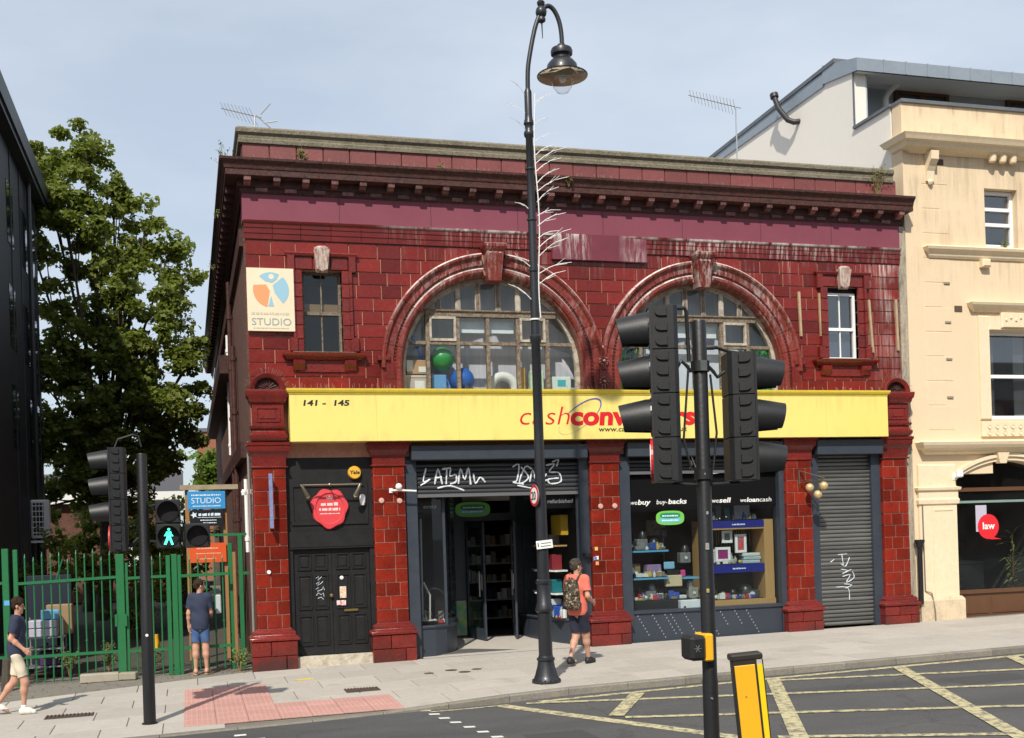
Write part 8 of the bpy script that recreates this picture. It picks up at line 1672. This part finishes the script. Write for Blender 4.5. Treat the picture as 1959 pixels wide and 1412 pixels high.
m = MB(); m.tube([(7.78, .6, .62), (7.78, .6, 2.0)], .02, 8); tag(m.lathe((7.78, .6, 2.0), [(.03, 0), (.07, .05), (.07, .15), (.03, .2)], 14).build('microphone_stand', BK), 'black stand in the middle of the display window', 'stand')
bxitem('picture_print', 'brown framed picture hanging high in the display window', 'picture', 7.75, .9, 2.05, .42, .03, .3, M('sepia_print', (.20, .15, .10, 1), rough=.6, noise=[(12, .9, (.05, .035, .02, 1))]))
bxitem('price_card', 'light blue card on the display window stand', 'card', 7.78, .35, 1.4, .22, .02, .14, PL('cardblue', (.22, .45, .62, 1)))
gadget('grey camera on a stand near the glazing bar', 8.16, .5, 1.5, (.22, .34), ST, 6); bxitem('pink_box', 'small pink box below the grey camera', 'box', 8.08, .4, 1.24, .09, .08, .13, PL('pink', (.65, .05, .25, 1)))
bxitem('tan_bag', 'tan shoulder bag hanging below the shelves', 'bag', 7.86, .36, 1.06, .34, .1, .22, PL('tan', (.60, .48, .30, 1)), 0, [('strap', -.12, .12, -.01, .01, .2, .32, BK)])
for i, (x, w, h, mt, lb) in enumerate(((7.0, .2, .28, BK, 'black games console at the left of the display floor'), (7.22, .1, .24, PL('reditem', (.45, .02, .03, 1)), 'narrow red case on the display floor'), (7.42, .22, .30, ST, 'grey amplifier on the display floor'), (7.62, .14, .2, WH, 'white speaker on the display floor'), (7.84, .24, .18, PL('olive', (.20, .17, .10, 1)), 'olive toolbox on the display floor'))): gadget(lb, x, .5, .82, (w, h), mt, 20 + i)
bxitem('display_plinth', 'black plinth along the bottom of the display window', 'plinth', 7.55, .5, .601, 1.3, .5, .215, BK); bxitem('white_carton', 'white carton on the display floor left of the signal pole', 'box', 8.12, .28, .601, .44, .3, .2, PL('cartonw', (.72, .73, .76, 1)), 0, [('mark', -.16, -.12, -.156, -.151, .05, .09, BK)])
bxitem('white_box', 'flat white box on the black plinth', 'box', 8.03, .45, .816, .2, .2, .07, WH); gadget('crystal ornament on the display floor by the glazing bar', 8.28, .42, .82, (.2, .34), M('crystal', (.4, .38, .35, 1), rough=.2, metal=.4), 31, 'ornament')
# right half: pine display cabinet
PINE = M('pine_board', (.50, .29, .115, 1), rough=.5, noise=[(6, .5, (.42, .22, .08, 1))], stretch=(8, 8, .5)); BLUEB = M('deep_blue_band', (.018, .022, .22, 1), rough=.4)
cab = thing('display_cabinet', 'pine framed display cabinet with deep blue header bands', 'cabinet', (9.2, .4, .6))
for x0, x1 in ((8.46, 8.64), (9.74, 9.94)): m = MB(); m.box(x0, x1, .2, .75, .655, 2.30); m.build('side', PINE, cab)
m = MB(); m.box(8.44, 9.95, .18, .75, .601, .76); m.build('bottom', PINE, cab); m = MB(); m.box(8.64, 9.74, .72, .75, .76, 2.15); m.build('back', M('cabinet_back', (.03, .025, .02, 1), rough=.8), cab)
m = MB(); m.box(8.641, 9.739, .185, .72, 2.15, 2.29); b1 = m.build('header_band', BLUEB, cab); m = MB(); m.box(8.641, 9.739, .21, .72, 1.28, 1.44); b2 = m.build('shelf_band', BLUEB, cab)
m = MB(); m.box(8.62, 9.76, .19, .72, 2.12, 2.149); m.build('trim', PINE, cab)
illegible(b1, 9.05, 9.33, 2.20, .03, .183, PALEB, 51); illegible(b2, 9.05, 9.33, 1.345, .03, .208, PALEB, 52)
def frame(label, x, y, z, w, h, col, tilt=0.0):
    t = thing('photo_frame', label, 'picture frame', (x, y, z)); m = MB(); b = .05; m.box(x - w / 2, x + w / 2, y, y + .03, z, z + b).box(x - w / 2, x + w / 2, y, y + .03, z + h - b, z + h).box(x - w / 2, x - w / 2 + b, y, y + .03, z + b, z + h - b).box(x + w / 2 - b, x + w / 2, y, y + .03, z + b, z + h - b); m.build('moulding', UPVC, t); m = MB(); m.box(x - w / 2 + b, x + w / 2 - b, y + .012, y + .02, z + b, z + h - b); m.build('print', col, t)
frame('white frame with a dark blue picture, topmost in the cabinet', 9.03, .36, 1.86, .22, .24, M('pic_blue', (.06, .12, .2, 1), noise=[(15, .8, (.3, .2, .1, 1))])); frame('white frame with a red picture in the cabinet', 9.30, .32, 1.66, .24, .36, M('pic_red', (.55, .05, .04, 1), noise=[(7, .4, (.2, .3, .45, 1))])); frame('white frame with a magenta picture in the cabinet', 8.92, .34, 1.50, .32, .28, M('pic_magenta', (.30, .02, .16, 1), noise=[(9, .5, (.12, .02, .1, 1))])); frame('small white frame behind the magenta picture', 8.76, .42, 1.48, .2, .26, WH)
for i, (x, h, mt, lb) in enumerate(((8.72, .18, BK, 'dark little bottle, first in the cabinet row'), (8.82, .2, ST, 'silver flask, second in the cabinet row'), (8.9, .22, BK, 'tall black bottle in the cabinet row'), (8.98, .2, WH, 'white bottle in the cabinet row'), (9.06, .24, WH, 'tall white bottle in the cabinet row'), (9.14, .22, ST, 'grey bottle in the cabinet row'), (9.22, .16, PL('olive2', (.3, .3, .2, 1)), 'short olive jar in the cabinet row'))):
    m = MB(); m.lathe((x, .42, 1.441), [(.034, 0), (.034, h * .65), (.015, h * .8), (.015, h)], 12); tag(m.build('bottle', mt, None, 40), lb, 'bottle')
for i in range(3): bxitem('paperback_stack', ('top', 'middle', 'bottom')[2 - i] + ' pale boxed game of the stack at the right of the cabinet', 'boxed game', 9.52 + .02 * (i % 2), .42, 1.442 + .07 * i, .38, .22, .065, PL('game' + str(i), ((.45, .52, .52, 1), (.38, .47, .48, 1), (.6, .62, .6, 1))[i]))
for i, (x, w, h, mt, lb) in enumerate(((8.75, .2, .2, BK, 'black camera body on the cabinet floor'), (8.95, .16, .14, ST, 'silver watch case on the cabinet floor'), (9.15, .18, .18, BK, 'black lens case on the cabinet floor'), (9.5, .36, .26, M('smoked', (.06, .06, .065, 1), rough=.2), 'smoked turntable at the right of the cabinet floor'))): gadget(lb, x, .45, .765, (w, h), mt, 40 + i)
for i, (x, w, h, mt, lb) in enumerate(((8.62, .14, .2, PL('card2', (.35, .28, .22, 1)), 'brown carton on top of the cabinet, leftmost'), (8.85, .13, .34, M('dvd', (.10, .12, .13, 1)), 'dark case on top of the cabinet'), (9.05, .12, .26, PL('teal', (.05, .14, .16, 1)), 'teal case on top of the cabinet'), (9.36, .34, .34, PL('greyprint', (.36, .33, .38, 1)), 'large grey printed box on top of the cabinet'))): bxitem('boxed_goods', lb, 'box', x, .45, 2.301, w, .2, h, mt)
def oval(label, x, y, z, w, h, rz=0.0):
    t = thing('oval_sticker', label, 'sticker', (x, y, z)); n = 28; m = MB(); pts = [(w / 2 * (abs(math.cos(a)) ** .6) * (1 if math.cos(a) > 0 else -1), h / 2 * (abs(math.sin(a)) ** .7) * (1 if math.sin(a) > 0 else -1)) for a in [2 * math.pi * i / n for i in range(n)]]
    m.add([(x + a, y, z + b) for a, b in pts], [tuple(range(n))]); m.build('face', PL('lime', (.16, .48, .07, 1)), t); m = MB(); m.add([(x + a * .72, y - .002, z + .045 + b * .38) for a, b in pts], [tuple(range(n))]); m.build('upper_band', PL('dkgreen', (.01, .22, .10, 1)), t); m = MB(); m.add([(x + a * .8, y - .002, z - .045 + b * .34) for a, b in pts], [tuple(range(n))]); m.build('lower_band', PL('aqua', (.12, .45, .50, 1)), t)
    illegible(t, x - w * .28, x + w * .28, z + .025, .03, y - .004, PALEB, 61); illegible(t, x - w * .3, x + w * .3, z - .06, .03, y - .004, PALEB, 62)
oval('green oval sticker with print in the display window', 7.72, .098, 2.38, .58, .27); oval('green oval sticker hanging over the shop door', 4.42, 2.3, 2.68, .72, .30)
# entrance displays
m = MB(); m.box(4.25, 5.25, 2.5, 2.52, 2.85, 3.0); tag(m.build('door_lintel_light', PL('fanlight_pale', (.32, .31, .28, 1))), 'pale panel over the shop door', 'panel')
o1 = MB(); o1.box(5.3, 5.87, .24, .26, 2.62, 2.95); hb = o1.build('right_header_board', BLACK, shopfront); text('refurbished', .1, (5.33, .235, 2.72), WHITE, hb, 'lettering', .12, .002, .5)
o1 = MB(); o1.box(2.87, 3.3, .28, .3, 2.6, 2.95); hb = o1.build('left_header_board', BLACK, shopfront); text('ents', .1, (3.0, .275, 2.68), M('grey_letter', (.35, .35, .35, 1)), hb, 'lettering', .12, 0, .24)
for i, (z, lb) in enumerate(((1.42, 'pale shelf behind the backpacker in the entrance display'), (1.9, 'upper wooden shelf in the entrance display'), (.98, 'lower white shelf in the entrance display'))): 
    m = MB(); m.box(5.62, 5.86, .75, 2.3, z, z + .03); m.add([(5.45, 1.6, z), (5.62, .75, z), (5.62, 2.3, z), (5.45, 1.6, z + .03), (5.62, .75, z + .03), (5.62, 2.3, z + .03)], [(3, 5, 4), (0, 1, 2), (0, 3, 4, 1)]); tag(m.build('shelf', PINE if i == 1 else UPVC), lb, 'shelf')
for i, (y, z, w, h, c_, lb, nm) in enumerate(((1.0, 1.45, .22, .3, (.25, .02, .03, 1), 'dark red rucksack on the entrance display shelf', 'rucksack'), (1.35, 1.45, .2, .26, (.22, .02, .03, 1), 'second dark red rucksack deeper in the entrance display', 'rucksack'), (1.0, 1.01, .16, .26, (.01, .16, .19, 1), 'teal box in the entrance display', 'box'), (1.3, 1.01, .14, .18, (.6, .33, .02, 1), 'amber drill case in the entrance display', 'tool case'), (1.0, .56, .3, .2, (.02, .08, .4, 1), 'blue carton on the floor of the entrance display', 'carton'), (1.1, .77, .22, .12, (.6, .62, .66, 1), 'white carton on the blue one in the entrance display', 'carton'), (1.1, 1.935, .18, .2, (.18, .16, .12, 1), 'dull brass trophy on the top shelf of the entrance display', 'trophy'))): bxitem('display_item', lb, nm, 5.70, y, z, .2, w, h, PL('ent' + str(i), c_))
m = MB(); m.box(5.70, 5.84, .6, 1.2, 2.12, 2.5); tag(m.build('tool_poster', PL('amberposter', (.55, .33, .02, 1))), 'amber poster high in the entrance display', 'poster')
m = MB(); m.lathe((3.1, .5, .62), [(.02, .0), (.14, .02), (.15, .03), (.02, .05)], 20); m.tube([(3.1, .5, .66), (3.12, .52, 1.1), (3.0, .5, 1.35)], .02, 8); tag(m.build('guitar_stand', PL('palegoods', (.45, .44, .4, 1))), 'pale round based stand in the left entrance display', 'stand')
m = MB(); P_ = [(3.25 + .22 * math.cos(a), .75, .95 + .26 * math.sin(a)) for a in [2 * math.pi * i / 24 for i in range(25)]]; m.tube(P_, .018, 8); tag(m.build('bicycle_wheel', BK), 'bicycle wheel in the left entrance display', 'wheel')
m = MB(); m.tube([(3.0, .7, .57), (3.02, .72, 2.5)], .03, 8); tag(m.build('display_pole', ST), 'grey pole in the left entrance display', 'pole')
m = MB(); m.box(4.0, 4.28, 2.53, 2.55, .15, .85); ps = tag(m.build('door_poster', M('bright_poster', (.10, .30, .06, 1), rough=.6, noise=[(5, .8, (.6, .5, .08, 1)), (8, .6, (.1, .2, .45, 1))])), 'bright green poster stand beside the shop door', 'poster')
# racks deep in the shop
RK = M('rack_white', (.40, .40, .38, 1), rough=.6)
for i, (x, lb) in enumerate(((4.75, 'white shop rack seen through the open door, left one'), (5.55, 'white shop rack seen through the open door, right one'))):
    t = thing('shop_rack', lb, 'rack', (x, 4.6, .06)); rn = random.Random(90 + i)
    for xx in (x - .38, x + .38): m = MB(); m.box(xx - .02, xx + .02, 4.4, 4.8, .06, 2.3); m.build('side', RK, t)
    for z in (.3, .7, 1.1, 1.5, 1.9):
        m = MB(); m.box(x - .36, x + .36, 4.4, 4.8, z, z + .03); m.build('shelf', RK, t)
        for k in range(6): h = rn.uniform(.1, .3); m = MB(); xx = x - .33 + k * .115; m.box(xx, xx + .1, 4.42, 4.6, z + .031, z + h); m.build('goods', rn.choice([WH, BK, PL('brownbox', (.26, .17, .09, 1)), ST]), t)

def tray(name, label, x0, x1, y0, y1, z, n, seed, hmax=.16):
    rn = random.Random(seed); t = thing(name, label, 'goods tray', ((x0 + x1) / 2, (y0 + y1) / 2, z)); m = MB(); m.box(x0, x1, y0, y1, z, z + .012); m.build('tray', BK, t)
    cols = [WH, BK, ST, PL('brownbox', (.26, .17, .09, 1)), PL('reditem', (.45, .02, .03, 1)), PL('goodsblue', (.03, .08, .35, 1)), PL('goodsyellow', (.55, .38, .05, 1)), PL('goodscream', (.55, .5, .4, 1)), ST, WH]
    for k in range(n):
        x, y, h, w = rn.uniform(x0 + .03, x1 - .03), rn.uniform(y0 + .02, y1 - .02), rn.uniform(.04, hmax), rn.uniform(.03, .08); m = MB(); q = rn.random()
        if q < .4: m.lathe((x, y, z + .012), [(w * .5, 0), (w * .5, h * .6), (w * .2, h * .75), (w * .2, h)], 8)
        elif q < .6: m.ball((x, y, z + .012 + w * .6), w * .6, 8)
        else:
            a = rn.uniform(-.6, .6); m.rbox(-w, w, -.03, .03, 0, h, .006); xf(m, Matrix.Translation((x, y, z + .012)) @ Matrix.Rotation(a, 4, 'Z'))
        m.build('goods', rn.choice(cols), t)
tray('goods_tray', 'crowded tray of small goods along the front of the black display plinth', 6.95, 7.95, .26, .38, .816, 26, 1, .2)
tray('goods_tray', 'tray of small goods filling the upper blue shelf', 6.92, 7.7, .25, .33, 1.776, 14, 2, .14)
tray('goods_tray', 'tray of small goods filling the lower blue shelf', 6.92, 7.7, .25, .33, 1.256, 14, 3, .13)
tray('goods_tray', 'tray of cameras and watches on the cabinet floor', 8.66, 9.72, .24, .38, .762, 24, 4, .12)
tray('goods_tray', 'tray of small boxes on the cabinet shelf before the frames', 8.66, 9.3, .24, .33, 1.441, 12, 5, .1)
tray('goods_tray', 'row of ornaments on top of the pine cabinet', 8.5, 9.9, .25, .4, 2.301, 12, 6, .16)
tray('goods_tray', 'tray of tools on the floor of the left entrance display', 2.92, 3.45, .5, 1.1, .575, 22, 7, .25)
tray('goods_tray', 'tray of goods on the floor of the right entrance display', 5.56, 5.84, .5, 1.9, .535, 22, 8, .22)
m = MB(); rn = random.Random(9)
for i in range(14): x = 8.95 + i * .055; m.tube([(x, .66, 2.1), (x + rn.uniform(-.02, .02), .65, rn.uniform(1.6, 1.85))], .008, 5)
o = m.build('hanging_chains', PL('dullgold', (.30, .22, .08, 1))); tag(o, 'row of dull gold chains hanging at the back of the pine cabinet', 'chains', kind='stuff')
